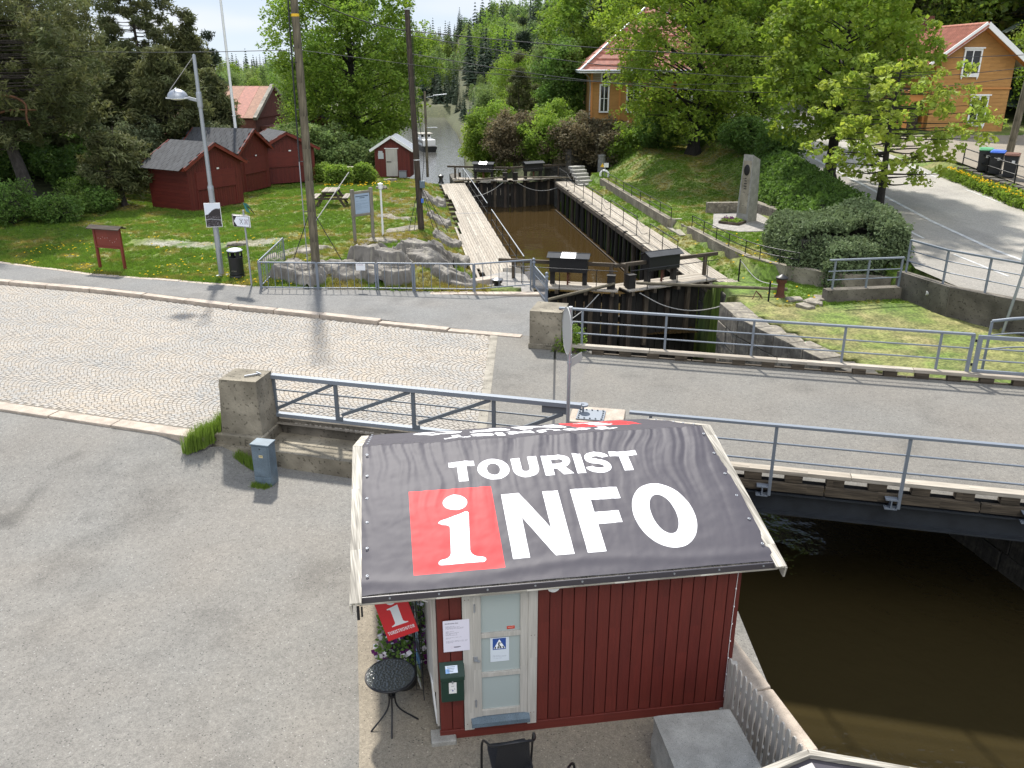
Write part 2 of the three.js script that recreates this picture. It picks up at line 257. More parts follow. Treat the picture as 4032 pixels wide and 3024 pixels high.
function landLeft(x, z) {
  const s = grassZ(x) - z;                                             // metres behind the pavement
  let h = 0.07 + lerp(0.2, 0.42, smooth(-12, -9, x)) * smooth(0, 7, s);
  h += 0.38 * smooth(-9.2, -7, x) * (1 - smooth(-3.2, -0.6, x)) * smooth(0.1, 1.1, s) * (1 - smooth(3, 9, s));
  h = lerp(h, 0.0, smooth(16, 30, s)); h = lerp(h, -0.9, smooth(32, 48, s)); h += 0.9 * smooth(-17, -30, x) * smooth(2, 14, s);
  h += (fbm(x * 0.5, z * 0.5, 3, 201) - 0.5) * lerp(0.12, 0.28, smooth(-12, -9, x)) * smooth(0.3, 3, s);
  const [lx, lz] = toLock(x, z); if (lz > -32) { h = lerp(h, -0.36, smooth(-3.4, -1.75, lx) * smooth(0.2, 2.6, s)); if (lx > -1.68 && s > 1.2) h = -0.62; }
  return h;
}
function landRight(x, z) {
  const [lx, lz] = toLock(x, z); let h;
  if (lx < 8.25 && lz < 0.2) h = lx < 7.32 ? -0.65 : lerp(-0.36, -0.12, smooth(7.3, 8.0, lx));
  else h = lerp(0.24, roadY(z) - 0.06, smooth(11.5, 14.0, x)) + 1.5 * smooth(-40, -58, z) * smooth(9, 12, lx) * (1 - smooth(12, 14, x));
  const front = smooth(0.6, -0.4, lz - smooth(9, 12.5, x) * 0.0);      // in front of the curved wall the lawn lies low
  if (z > -27.2 && x < retainX(z) + 0.15) h = -0.24 + (fbm(x, z, 3, 205) - 0.5) * 0.1;
  else if (lz > -0.1 && x < 12.6) h = lerp(h, -0.24, clamp(front ? 1 : 1));
  if (x >= retainX(z) + 0.15) h = roadY(z) - 0.07;
  if (z < -20 && x > 21.3) h = lerp(roadY(z) - 0.05, roadY(z) + 0.62, smooth(21.4, 22.0, x) * smooth(-47, -43, z)) ;
  return h;
}
function farLand(x, z) {
  const d = distTo(riverPoly, x, z), right = x > -6 + (z + 100) * 0.06;
  let h = right ? 0.2 + Math.min(4, d * 0.09) + 2.2 * smooth(12, 30, x) : -2.6 + Math.min(1.6, d * 0.012);
  h += smooth(-205, -330, z) * 11 * smooth(-95, -35, x) + smooth(25, 130, x) * 14;
  return h + (fbm(x * 0.02, z * 0.02, 3, 207) - 0.5) * 3 * smooth(-90, -160, z);
}
function land(x, z) {
  const [lx, lz] = toLock(x, z);
  if (inside(canalPoly, x, z) || inside(lockPoly, x, z) || (x > -6 && x < 16 && z > -66 && (distTo(canalPoly, x, z) < 0.42 || distTo(lockPoly, x, z) < 0.42))) return -6;
  let h;
  if (lx < 3) {
    if (z > nearZ(x) - 0.02) h = z > -16.6 && x > -6.23 ? Math.min(plazaY(x, z) - 0.09, -0.5) : plazaY(x, z) - 0.08;
    else if (z > grassZ(x) + 0.05) h = -0.28;
    else h = landLeft(x, z);
    if (x > -8 && z > -16.2 && z < -13) h = Math.min(h, -0.85);
  } else h = z > bridgeFar(x) - 0.1 && z < -10 ? -0.5 : z >= -10 ? -0.5 : landRight(x, z);
  if (z < -58) h = lerp(h, farLand(x, z), smooth(-58, -82, z));
  if (z < -55) { const ins = inside(riverPoly, x, z), d = distTo(riverPoly, x, z); if (ins) return -6; h = Math.min(h, -4.9 + d * (x > 0 ? 1.1 : 0.55)); }
  return h;
}
function axis(segs) { const a = [segs[0][0]]; for (const [from, to, st] of segs) { const n = Math.max(1, Math.round((to - from) / st)); for (let i = 1; i <= n; i++) a.push(from + (to - from) * i / n); } return a; }
{
  const xs = axis([[-700, -200, 50], [-200, -80, 12], [-80, -36, 3], [-36, -20, 0.8], [-20, 18, 0.26], [18, 30, 0.6], [30, 70, 3], [70, 200, 12], [200, 700, 50]]);
  const zs = axis([[-900, -420, 40], [-420, -220, 12], [-220, -100, 4], [-100, -64, 1.2], [-64, -58, 0.6], [-58, -19, 0.26], [-19, 6, 0.6], [6, 60, 9]]);
  const nx = xs.length, nz = zs.length, P = new Float32Array(nx * nz * 3), C = new Float32Array(nx * nz * 3), U = new Float32Array(nx * nz * 2), I = [];
  const mix = (a, b, t) => [lerp(a[0], b[0], t), lerp(a[1], b[1], t), lerp(a[2], b[2], t)];
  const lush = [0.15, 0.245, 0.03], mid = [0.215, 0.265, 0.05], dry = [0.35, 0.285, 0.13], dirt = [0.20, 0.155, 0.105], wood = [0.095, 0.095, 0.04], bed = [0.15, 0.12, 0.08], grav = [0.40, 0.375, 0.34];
  for (let j = 0; j < nz; j++) for (let i = 0; i < nx; i++) {
    const x = xs[i], z = zs[j], k = j * nx + i, h = land(x, z); P.set([x, h, z], k * 3); U.set([x, z], k * 2);
    const n1 = fbm(x * 0.35, z * 0.35, 4, 301), n2 = fbm(x * 1.3, z * 1.3, 3, 302), n3 = fbm(x * 0.9 + 9, z * 0.9, 4, 303);
    let c = mix(lush, mid, smooth(0.3, 0.7, n1)); c = mix(c, dry, 0.75 * smooth(0.5, 0.72, n2 * 0.6 + n1 * 0.4));
    const [lx, lz] = toLock(x, z), s = grassZ(x) - z;
    if (lx < 0) {
      c = mix(c, dry, 0.85 * smooth(-8.5, -6, x) * smooth(0.38, 0.6, n3) * (1 - smooth(8, 15, s)));
      c = mix(c, dirt, 0.9 * smooth(-9, -7, x) * smooth(0.56, 0.68, n3));
      c = mix(c, grav, smooth(0.75, 0.45, Math.abs(s - 4.4 - (x + 13) * 0.18 - n1) ) * smooth(-15.5, -14, x) * (1 - smooth(-9.6, -8.6, x)) * smooth(0.3, 0.5, n2));
      c = mix(c, dry, 0.6 * smooth(-13.5, -12, x) * (1 - smooth(-11, -9, x)) * smooth(0.5, 0.6, n2));
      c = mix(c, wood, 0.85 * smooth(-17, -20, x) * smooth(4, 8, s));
    } else if (z > -27 && x < 14.5) c = mix(c, dry, 0.55 * smooth(0.45, 0.62, n3));
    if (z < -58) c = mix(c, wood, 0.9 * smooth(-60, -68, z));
    if (inside(canalPoly, x, z) || inside(lockPoly, x, z) || inside(riverPoly, x, z)) c = bed;
    C.set(c, k * 3);
    if (i < nx - 1 && j < nz - 1) I.push(k, k + nx, k + 1, k + 1, k + nx, k + nx + 1);
  }
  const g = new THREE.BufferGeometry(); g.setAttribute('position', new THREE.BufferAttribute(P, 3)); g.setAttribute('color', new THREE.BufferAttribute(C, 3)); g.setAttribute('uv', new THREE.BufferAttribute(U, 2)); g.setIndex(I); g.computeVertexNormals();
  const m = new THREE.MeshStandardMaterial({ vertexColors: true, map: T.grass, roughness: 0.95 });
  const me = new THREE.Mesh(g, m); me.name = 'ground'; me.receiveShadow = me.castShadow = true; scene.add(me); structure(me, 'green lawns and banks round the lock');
}
// ---------------------------------------------------------------- water
function waterSheet(name, poly, y, color, rough, bump, scale, label) {
  const g = fin(new THREE.ShapeGeometry(new THREE.Shape(poly.map(([x, z]) => new THREE.Vector2(x, -z))))); g.rotateX(-Math.PI / 2); g.translate(0, y, 0);
  const m = new THREE.MeshPhysicalMaterial({ color: lin(...color), roughness: rough, ior: 1.33, bumpMap: bump, bumpScale: scale });
  return structure(obj(name, g, m), label);
}
waterSheet('river', riverPoly.map(([x, z]) => z > -61 ? [x, z + 3] : [x, z]), -4.5, [0.09, 0.088, 0.08], 0.05, T.rippleFine, 0.022, 'glittering river below the lock');
waterSheet('lock_water', [[0, 0.4], [6, 0.4], [6, -28.5], [0, -28.5]].map(([a, b]) => { const p = fromLock(a, b); return [p.x, p.z]; }), -1.95, [0.045, 0.029, 0.011], 0.03, T.ripple, 0.008, 'still brown water filling the lock chamber');
waterSheet('canal_water', [...canalLeft.slice(1).map(([x, z]) => [x - 0.25, z]), ...[...canalRight.slice(1)].reverse().map(([x, z]) => [x + 0.25, z])], -2.9, [0.034, 0.026, 0.011], 0.04, T.ripple, 0.03, 'dark brown canal water passing under the bridge');

// ---------------------------------------------------------------- paved sheets
function sheet(name, m, x0, x1, zA, zB, y, nx, nz, tint, parent = scene) {
  const P = [], C = [], U = [], I = [];
  for (let j = 0; j <= nz; j++) for (let i = 0; i <= nx; i++) { const x = lerp(x0, x1, i / nx), a = zA(x), b = zB(x), z = lerp(a, b, j / nz); P.push(x, y(x, z), z); U.push(x, z); C.push(...(tint ? tint(x, z) : [1, 1, 1])); if (i < nx && j < nz) { const k = j * (nx + 1) + i; I.push(k, k + nx + 1, k + 1, k + 1, k + nx + 1, k + nx + 2); } }
  const g = new THREE.BufferGeometry(); g.setAttribute('position', new THREE.Float32BufferAttribute(P, 3)); g.setAttribute('uv', new THREE.Float32BufferAttribute(U, 2)); g.setAttribute('color', new THREE.Float32BufferAttribute(C, 3)); g.setIndex(I); g.computeVertexNormals();
  const me = new THREE.Mesh(g, m); me.name = parent === scene ? numbered(name) : name; me.receiveShadow = true; me.castShadow = true; parent.add(me); return me;
}
const plazaEdge = along([[-6.23, -15.25], [-5.7, -15.5], [-4.62, -15.25], [-3.05, -14.75], [-1, -14.1], [1.2, -13.4], [2.2, -13.0], [2.5, -11.5], [2.9, -10.4]]);
const patchy = (x, z) => { // worn, oily and patched asphalt, with outlines of its own
  const a = fbm(x * 0.45, z * 0.45, 4, 401), b = fbm(x * 3.1, z * 3.1, 4, 402), c = fbm(x * 1.1 + 5, z * 0.7, 5, 403); let v = 1 + (a - 0.5) * 0.10 + (b - 0.5) * 0.10;
  v *= 1 - 0.16 * smooth(0.55, 0.64, c) * smooth(0.42, 0.55, b);
  const tr = Math.abs(x + 8.6 - (z + 14) * -0.28 - (fbm(z * 0.8, 3, 2, 404) - 0.5) * 0.6); v *= 1 - 0.3 * (tr < 0.16 ? 1 : 0) * smooth(0.46, 0.56, b);
  const w = 1 + (fbm(x * 0.8, z * 0.8, 3, 405) - 0.5) * 0.06; return [v * w, v, v * (2 - w) * 0.985];
};
structure(sheet('plaza', M.asphalt, -34, 3.35, (x) => x < -6.23 ? nearZ(x) + 0.28 : plazaEdge(x), () => 5, (x, z) => plazaY(x, z), 170, 110, patchy), 'worn grey asphalt yard beside the booth');
structure(sheet('pavement', M.pavement, -34, 1.05, (x) => grassZ(x), (x) => kerbZ(x) - 0.26, (x) => lift(x), 120, 14, (x, z) => patchy(x + 40, z)), 'grey asphalt pavement along the grass bank');
structure(sheet('bridge_approach', M.bridgeAsphalt, -0.52, 1.12, (x) => kerbZ(x) - 0.26, (x) => -14.62 + 0.27 * (x - 0), () => 0.004, 10, 40, (x, z) => patchy(x + 20, z)), 'asphalt strip between the cobbles and the bridge');
structure(obj('bridge_approach', slab([[0.95, -15.2], [2.2, -20.62], [1.05, -20.75]], -0.15, 0.0), M.bridgeAsphalt), 'asphalt wedge beside the bridge joint');
// kerbs: single granite stones
function kerbRow(name, pts, w, h, yTop, len, label, from, to) {
  const g = new THREE.Group(); g.name = name; scene.add(g); structure(g, label); const c = along(pts); let x = from;
  while (x < to) { const L = len * rr(0.75, 1.3), x1 = Math.min(to, x + L), a = V(x + 0.012, 0, c(x)), b = V(x1 - 0.012, 0, c(x1)); const y = yTop((x + x1) / 2, (a.z + b.z) / 2); a.y = b.y = y - h / 2 + rr(-0.008, 0.008); const d = a.distanceTo(b), m = a.clone().add(b).multiplyScalar(0.5); obj('kerbstone', cbox(d, h, w * rr(0.93, 1.05), 0.02, m.x, m.y, m.z, 0, -Math.atan2(b.z - a.z, b.x - a.x), 0), M.kerb, g, { shift: 1 }); x = x1; }
}
kerbRow('kerb', kerbPts.map(([x, z]) => [x, z - 0.13]), 0.27, 0.34, (x) => lift(x) + 0.006, 1.6, 'pale granite kerbstones edging the pavement', -24, 0.3);
kerbRow('kerb_flush', nearPts.slice(0, 4).map(([x, z]) => [x, z + 0.14]), 0.33, 0.3, (x, z) => 0.015, 1.5, 'flat pale granite edging between cobbles and asphalt', -20, -6.1);
// cobbles: arched courses
{
  const root = new THREE.Group(); root.name = 'cobbled_road'; scene.add(root); structure(root, 'street of small pale granite setts laid in arches');
  sheet('joint_bed', M.joint, -30, -0.5, (x) => kerbZ(x) - 0.1, (x) => nearZ(x) - 0.02, () => -0.008, 60, 20, null, root).material = M.joint;
  const a = -0.2915, ca = Math.cos(a), sa = Math.sin(a), band = 1.26, step = 0.115, sagM = 0.40, n = 13, list = [], cols = [];
  const arc = [0]; for (let k = 1; k <= 200; k++) { const w = (k - 0.5) / 100 - 1; arc.push(arc[k - 1] + Math.hypot(band / 200, sagM * 2 * w / 100)); }
  const atArc = (f) => { const L = f * arc[200]; let k = 1; while (k < 200 && arc[k] < L) k++; return (k - 1 + (L - arc[k - 1]) / (arc[k] - arc[k - 1])) / 200; };
  for (let b = -26; b < 2; b++) for (let i = -330; i < 90; i++) for (let k = 0; k < n; k++) {
    const t = clamp(atArc(clamp((k + 0.5 + (i & 1) * 0.25 - 0.12) / n)), 0.01, 0.99), w = t * 2 - 1, sag = sagM * (1 - w * w), slope = Math.atan(sagM * 2 * w * 2 / band);
    const u = i * step - sag + rr(-0.004, 0.004) + (b & 1) * 0.05, v = (b + t) * band;
    const x = u * ca + v * sa, z = -u * sa + v * ca - 9.2;
    if (x < -19 || x > -0.62 || z < kerbZ(x) + 0.07 || z > nearZ(x) - 0.12) continue;
    if (x > -5.8 && x < -4.7 && z > -16.6) continue;
    const fade = fbm(x * 0.6, z * 0.6, 3, 501), tone = 0.90 + 0.14 * R() + (fade - 0.5) * 0.22 - (R() < 0.03 ? 0.2 : 0), warm = rr(-0.04, 0.05) + (fade - 0.5) * 0.1;
    list.push(MX(x, -0.025 + rr(-0.003, 0.003), z, rr(-0.015, 0.015), a + slope + rr(-0.03, 0.03), rr(-0.015, 0.015), 1.06 * Math.cos(slope) * rr(0.95, 1.0), 1, arc[200] / n / 0.108 * rr(0.90, 0.955))); cols.push(new THREE.Color().setRGB(tone * (1 + warm), tone, tone * (1 - warm * 1.3)));
    list[list.length - 1].userData = z;
  }
  const g = cbox(0.101, 0.06, 0.108, 0.012); g.computeVertexNormals();
  const idx = list.map((_, i) => i).sort((p, q) => list[q].userData - list[p].userData), near = new Set(idx.slice(0, 300));
  const tones = [0.9, 0.96, 1.0, 1.05].map((k) => { const m = M.cobble.clone(); m.color.multiplyScalar(k); return m; });
  metreUV(g);
  for (const i of near) { const me = new THREE.Mesh(g, tones[i % 4]); me.name = 'cobblestone'; me.applyMatrix4(list[i]); me.castShadow = me.receiveShadow = true; root.add(me); }
  const rest = list.map((_, i) => i).filter((i) => !near.has(i));
  instanced('cobblestones', g, M.cobble, rest.map((i) => list[i]), root, rest.map((i) => cols[i]));
  // the band of long setts and the steel strip where the cobbles end
  const st = obj('edge_strip', box(0.2, 0.05, 6.7, -0.56, -0.012, -18.6, 0, -0.02, 0), M.concreteLight, root);
}
// pavement's inner concrete edging beside the grass and the slabs along the fence
kerbRow('edging', grassPts.map(([x, z]) => [x, z + 0.12]), 0.2, 0.2, (x) => lift(x) + 0.012, 1.1, 'narrow pale concrete edging between pavement and grass', -24, -8.7);
// ---------------------------------------------------------------- the road climbing past the houses
{
  const road = sheet('road', M.roadAsphalt, 0, 1, () => 0, () => 1, () => 0, 1, 1);
  const P = [], C = [], U = [], I = [], nx = 26, zs = []; for (let z = -10; z >= -80; z -= 0.8) zs.push(z);
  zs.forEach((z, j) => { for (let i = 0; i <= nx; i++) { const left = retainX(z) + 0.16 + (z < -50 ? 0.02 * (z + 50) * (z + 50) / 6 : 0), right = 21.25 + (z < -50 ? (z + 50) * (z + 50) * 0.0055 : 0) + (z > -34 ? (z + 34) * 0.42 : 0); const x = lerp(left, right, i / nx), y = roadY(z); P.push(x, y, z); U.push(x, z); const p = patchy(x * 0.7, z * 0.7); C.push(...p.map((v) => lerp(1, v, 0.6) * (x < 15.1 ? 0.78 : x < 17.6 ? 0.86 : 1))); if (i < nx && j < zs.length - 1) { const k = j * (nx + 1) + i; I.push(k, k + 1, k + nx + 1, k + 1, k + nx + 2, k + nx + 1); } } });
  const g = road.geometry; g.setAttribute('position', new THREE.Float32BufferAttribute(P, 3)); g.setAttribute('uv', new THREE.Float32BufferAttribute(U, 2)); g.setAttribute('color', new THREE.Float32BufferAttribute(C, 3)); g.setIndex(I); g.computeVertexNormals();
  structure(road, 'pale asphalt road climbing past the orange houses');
  const mark = (x0, z0, x1, z1, w) => { const a = V(x0, roadY(z0) + 0.006, z0), b = V(x1, roadY(z1) + 0.006, z1); obj('marking', bar(a, b, w, 0.006), M.marking, road); };
  mark(14.96, -31.56, 15.02, -30.48, 0.11); mark(15.12, -28.4, 15.65, -25.9, 0.11); mark(14.9, -35.4, 14.93, -34.2, 0.11); mark(15.9, -24.9, 16.4, -22.6, 0.11);
  for (let z = -25; z > -66; z -= 4) { const X = (q) => 16.5 + (q > -33 ? (q + 33) * (q + 33) * 0.018 : 0) + (q < -46 ? (q + 46) * (q + 46) * 0.010 : 0); mark(X(z), z, X(z - 4.0), z - 4.0, 0.17); }
  mark(20.78, -39.2, 20.92, -36.2, 0.11); mark(20.75, -45, 20.75, -42, 0.11); mark(20.75, -51, 20.75, -48, 0.11); mark(21.4, -33.2, 22.6, -30.2, 0.11);
}
// ---------------------------------------------------------------- tourist booth
const canvas = (w, h) => { const c = document.createElement('canvas'); c.width = w; c.height = h; return c; };
function canvasTex(c) { const t = new THREE.CanvasTexture(c); t.colorSpace = THREE.SRGBColorSpace; t.magFilter = THREE.LinearFilter; t.anisotropy = 8; return t; }
function fitText(x, s, l, t, r, b, font) { // draws s so that its capitals fill the box
  x.save(); x.font = font; x.textBaseline = 'alphabetic'; x.textAlign = 'left'; const w = x.measureText(s).width, cap = parseFloat(font.match(/(\d+)px/)[1]) * 0.716; x.translate(l, b); x.scale((r - l) / w, (b - t) / cap); x.fillText(s, 0, 0); x.restore();
}
function infoI(x, k, ox, oy) { // the tall serif i: dot and stem
  x.beginPath(); x.ellipse(ox + 1.18 * k, oy + 1.235 * k, 0.148 * k, 0.135 * k, 0, 0, 7); x.fill();
  const P = (a, b) => [ox + a * k, oy + b * k]; x.beginPath(); x.moveTo(...P(0.955, 1.575)); x.bezierCurveTo(...P(0.955, 1.50), ...P(1.12, 1.51), ...P(1.28, 1.405)); x.quadraticCurveTo(...P(1.335, 1.39), ...P(1.325, 1.46)); x.lineTo(...P(1.285, 2.02)); x.quadraticCurveTo(...P(1.285, 2.12), ...P(1.41, 2.135)); x.quadraticCurveTo(...P(1.46, 2.15), ...P(1.45, 2.19)); x.quadraticCurveTo(...P(1.43, 2.225), ...P(1.39, 2.215)); x.lineTo(...P(0.955, 2.215)); x.quadraticCurveTo(...P(0.905, 2.215), ...P(0.915, 2.175)); x.quadraticCurveTo(...P(0.93, 2.14), ...P(0.975, 2.135)); x.quadraticCurveTo(...P(1.065, 2.12), ...P(1.065, 2.02)); x.lineTo(...P(1.085, 1.66)); x.quadraticCurveTo(...P(1.085, 1.60), ...P(1.0, 1.60)); x.closePath(); x.fill();
}
const roofPrint = (() => {
  const k = 2040 / 4.82, c = canvas(2040, 1076), x = c.getContext('2d');
  x.fillStyle = '#48454b'; x.fillRect(0, 0, 2040, 1076);
  x.fillStyle = '#e33033'; x.fillRect(0.63 * k, 0.98 * k, 1.02 * k, 1.35 * k);
  x.fillStyle = '#f4f4f4'; infoI(x, k, 0, 0);
  const L = [['T', 1.16, 1.49], ['O', 1.52, 1.93], ['U', 1.97, 2.31], ['R', 2.37, 2.74], ['I', 2.785, 2.90], ['S', 2.935, 3.25], ['T', 3.28, 3.65]];
  const poly = (...p) => { x.beginPath(); p.forEach(([a, b], i) => (i ? x.lineTo(a * k, b * k) : x.moveTo(a * k, b * k))); x.closePath(); x.fill(); };
  for (const [s, a, b] of L) {
    if (s === 'T') { poly([a, 0.45], [b, 0.45], [b, 0.55], [a, 0.55]); const m = (a + b) / 2; poly([m - 0.06, 0.5], [m + 0.06, 0.5], [m + 0.06, 0.85], [m - 0.06, 0.85]); }
    else if (s === 'I') poly([a, 0.45], [b, 0.45], [b, 0.85], [a, 0.85]);
    else if (s === 'O') { x.beginPath(); x.ellipse((a + b) / 2 * k, 0.65 * k, (b - a) / 2 * k, 0.208 * k, 0, 0, 7); x.ellipse((a + b) / 2 * k, 0.65 * k, 0.085 * k, 0.115 * k, 0, 0, 7); x.fill('evenodd'); }
    else if (s === 'U') { x.lineWidth = 0.118 * k; x.strokeStyle = '#f4f4f4'; x.beginPath(); x.moveTo((a + 0.06) * k, 0.45 * k); x.lineTo((a + 0.06) * k, 0.68 * k); x.bezierCurveTo((a + 0.06) * k, 0.835 * k, (b - 0.06) * k, 0.835 * k, (b - 0.06) * k, 0.68 * k); x.lineTo((b - 0.06) * k, 0.45 * k); x.stroke(); }
    else if (s === 'R') { poly([a, 0.45], [a + 0.12, 0.45], [a + 0.12, 0.85], [a, 0.85]); x.lineWidth = 0.092 * k; x.strokeStyle = '#f4f4f4'; x.beginPath(); x.moveTo((a + 0.05) * k, 0.496 * k); x.lineTo((b - 0.16) * k, 0.496 * k); x.bezierCurveTo((b - 0.015) * k, 0.496 * k, (b - 0.015) * k, 0.672 * k, (b - 0.16) * k, 0.672 * k); x.lineTo((a + 0.05) * k, 0.672 * k); x.stroke(); poly([a + 0.15, 0.68], [a + 0.25, 0.66], [b, 0.85], [b - 0.135, 0.85]); }
    else { x.lineWidth = 0.095 * k; x.strokeStyle = '#f4f4f4'; x.beginPath(); x.moveTo((b - 0.035) * k, 0.555 * k); x.bezierCurveTo((b - 0.06) * k, 0.47 * k, (a + 0.04) * k, 0.45 * k, (a + 0.05) * k, 0.56 * k); x.bezierCurveTo((a + 0.06) * k, 0.66 * k, (b - 0.05) * k, 0.62 * k, (b - 0.045) * k, 0.735 * k); x.bezierCurveTo((b - 0.04) * k, 0.85 * k, (a + 0.05) * k, 0.83 * k, (a + 0.03) * k, 0.725 * k); x.stroke(); }
  }
  poly([1.755, 1.15], [1.975, 1.15], [2.27, 1.78], [2.27, 1.15], [2.465, 1.15], [2.465, 2.21], [2.25, 2.21], [1.95, 1.57], [1.95, 2.21], [1.755, 2.21]);
  poly([2.62, 1.15], [3.22, 1.15], [3.22, 1.36], [2.84, 1.36], [2.84, 1.57], [3.14, 1.57], [3.14, 1.77], [2.84, 1.77], [2.84, 2.21], [2.62, 2.21]);
  x.beginPath(); x.ellipse(3.68 * k, 1.69 * k, 0.375 * k, 0.55 * k, 0, 0, 7); x.ellipse(3.68 * k, 1.68 * k, 0.155 * k, 0.335 * k, 0, 0, 7); x.fill('evenodd');
  return canvasTex(c);
})();
M.print = new THREE.MeshPhysicalMaterial({ map: roofPrint, roughness: 0.56, specularIntensity: 0.5, bumpMap: dataTex(256, 256, (u, v, i, j) => grey(0.5 + 0.4 * Math.sin(i * Math.PI / 4) * 0.5 + hash2(i, j, 5) * 0.2), false, 1), bumpScale: 0.0006 });
M.print.bumpMap.repeat.set(24, 14);
const booth = thing('tourist_booth', 'red board tourist booth with grey printed tarpaulin roof', 'booth', [-0.85, -0.6, -7.87], 0.1463);
{
  const b = booth;
  obj('core', [box(3.5, 1.86, 4.3, 1.79, 1.02, -2.2), box(3.5, 0.3, 2.2, 1.79, 2.09, -1.16)], M.redBoardB, b);
  const plank = (x0, x1, y0, y1, m) => obj('plank', cbox(x1 - x0 - 0.009, y1 - y0, 0.024, 0.004, (x0 + x1) / 2, (y0 + y1) / 2, -0.014), m, b, { shift: 1, long: 1 });
  for (let i = 0; i < 17; i++) { const p = 2.42 / 17; plank(1.155 + i * p, 1.155 + (i + 1) * p, 0.145, 2.23, i % 3 === 1 ? M.redBoardB : M.redBoard); }
  plank(0.0, 0.145, 0.145, 2.23, M.redBoard); plank(0.145, 0.285, 0.145, 2.23, M.redBoardB);
  for (let i = 0; i < 5; i++) plank(0.42 + i * 0.125, 0.42 + (i + 1) * 0.125, 0.145, 0.25, i % 2 ? M.redBoard : M.redBoardB);
  const sideH = (z) => Math.min(2.2, z < -2.3 ? 2.72 - 0.95 * (-2.3 - z) / 2.47 : 2.2);
  obj('base_board', cbox(3.6, 0.14, 0.03, 0.005, 1.79, 0.07, -0.003), M.redBoard, b, { long: 0 });
  for (let i = 0; i < 31; i++) { const z = -0.07 - i * 0.141; if (z < -0.5 && z > -2.0 && i) continue; obj('plank', cbox(0.024, sideH(z) - 0.145, 0.132, 0.004, 0.014, 0.145 + (sideH(z) - 0.145) / 2, z), i % 3 ? M.redBoard : M.redBoardB, b, { shift: 1, long: 1 }); }
  for (let i = 0; i < 31; i++) obj('plank', box(0.024, sideH(-0.07 - i * 0.141), 0.132, 3.576, sideH(-0.07 - i * 0.141) / 2, -0.07 - i * 0.141), i % 3 ? M.redBoard : M.redBoardB, b, { shift: 1, long: 1 });
  obj('corner_board', cbox(0.03, 2.05, 0.1, 0.004, -0.018, 1.17, -0.12), M.whiteWood, b);
  // glazed door
  const door = new THREE.Group(); door.name = 'door'; b.add(door);
  obj('trim', cbox(0.115, 1.92, 0.028, 0.004, 0.345, 1.09, 0.012), M.whiteWood, door, { shift: 1 }); obj('trim', cbox(0.11, 1.92, 0.028, 0.004, 1.098, 1.09, 0.012), M.whiteWood, door, { shift: 1 });
  obj('jamb', [box(0.03, 1.75, 0.04, 0.418, 1.17, 0.0), box(0.03, 1.75, 0.04, 1.026, 1.17, 0.0), box(0.64, 0.05, 0.04, 0.722, 2.07, 0)], M.whiteWood, door);
  const fr = [cbox(0.075, 1.74, 0.042, 0.005, 0.463, 1.18, 0.002), cbox(0.065, 1.74, 0.042, 0.005, 0.985, 1.18, 0.002)];
  for (const [y, h] of [[2.03, 0.05], [1.465, 0.066], [0.91, 0.062], [0.355, 0.085]]) fr.push(cbox(0.455, h, 0.038, 0.004, 0.7275, y, 0.001));
  obj('sash', fr, M.whiteWood, door);
  for (const [y0, y1] of [[1.498, 2.005], [0.94, 1.432], [0.397, 0.88]]) obj('pane', box(0.47, y1 - y0, 0.006, 0.725, (y0 + y1) / 2, -0.008), M.frost, door);
  obj('sill', [cbox(0.70, 0.016, 0.1, 0.003, 0.715, 0.285, 0.05, 0.32), box(0.70, 0.05, 0.004, 0.715, 0.245, 0.098)], M.cabinet, door);
  for (const y of [1.86, 0.52]) obj('hinge', [box(0.018, 0.1, 0.012, 0.426, y, 0.026), cyl(0.007, 0.007, 0.1, 0.43, y, 0.032, 8)], M.galv, door);
  obj('latch', [box(0.045, 0.06, 0.02, 0.43, 1.16, 0.03), box(0.06, 0.014, 0.02, 0.45, 1.14, 0.04, 0, 0, -0.3)], M.galv, door);
  const sc = []; for (const [x, y] of [[0.32, 1.98], [0.36, 1.98], [0.32, 0.22], [0.37, 0.24], [1.08, 1.42], [1.12, 1.42], [1.08, 0.3], [1.12, 0.3]]) sc.push(cyl(0.005, 0.005, 0.004, x, y, 0.027, 8, Math.PI / 2)); obj('screws', sc, M.rust, door).userData.kind = 'stuff';
  // white framed ticket window on the narrow side
  const win = new THREE.Group(); win.name = 'side_window'; b.add(win);
  obj('frame', [cbox(0.05, 1.35, 0.08, 0.004, -0.02, 1.3, -0.54), cbox(0.05, 1.35, 0.08, 0.004, -0.02, 1.3, -1.98), cbox(0.05, 0.08, 1.5, 0.004, -0.02, 2.0, -1.26), cbox(0.09, 0.06, 1.56, 0.004, -0.04, 0.62, -1.26)], M.whiteWood, win);
  obj('pane', box(0.01, 1.3, 1.4, 0.005, 1.3, -1.26), M.darkGlass, win);
  obj('shutter', cbox(0.03, 1.3, 0.45, 0.005, -0.07, 1.28, -0.33, 0, 0.12), M.whiteWood, win);
  obj('apron', cbox(0.02, 0.62, 0.42, 0.003, -0.06, 0.42, -0.36, 0, 0.05, 0.06), M.white, win);
  // roof: boards, tarpaulin with folds, eaves
  const rl = Math.hypot(2.47, 0.6), tilt = Math.atan2(0.6, 2.47);
  obj('roof_deck', [place(box(4.72, 0.05, rl), 1.55, 2.49, -1.065, tilt), place(box(4.72, 0.05, Math.hypot(2.47, 0.95)), 1.55, 2.315, -3.535, -Math.atan2(0.95, 2.47))], M.whiteWorn, b);
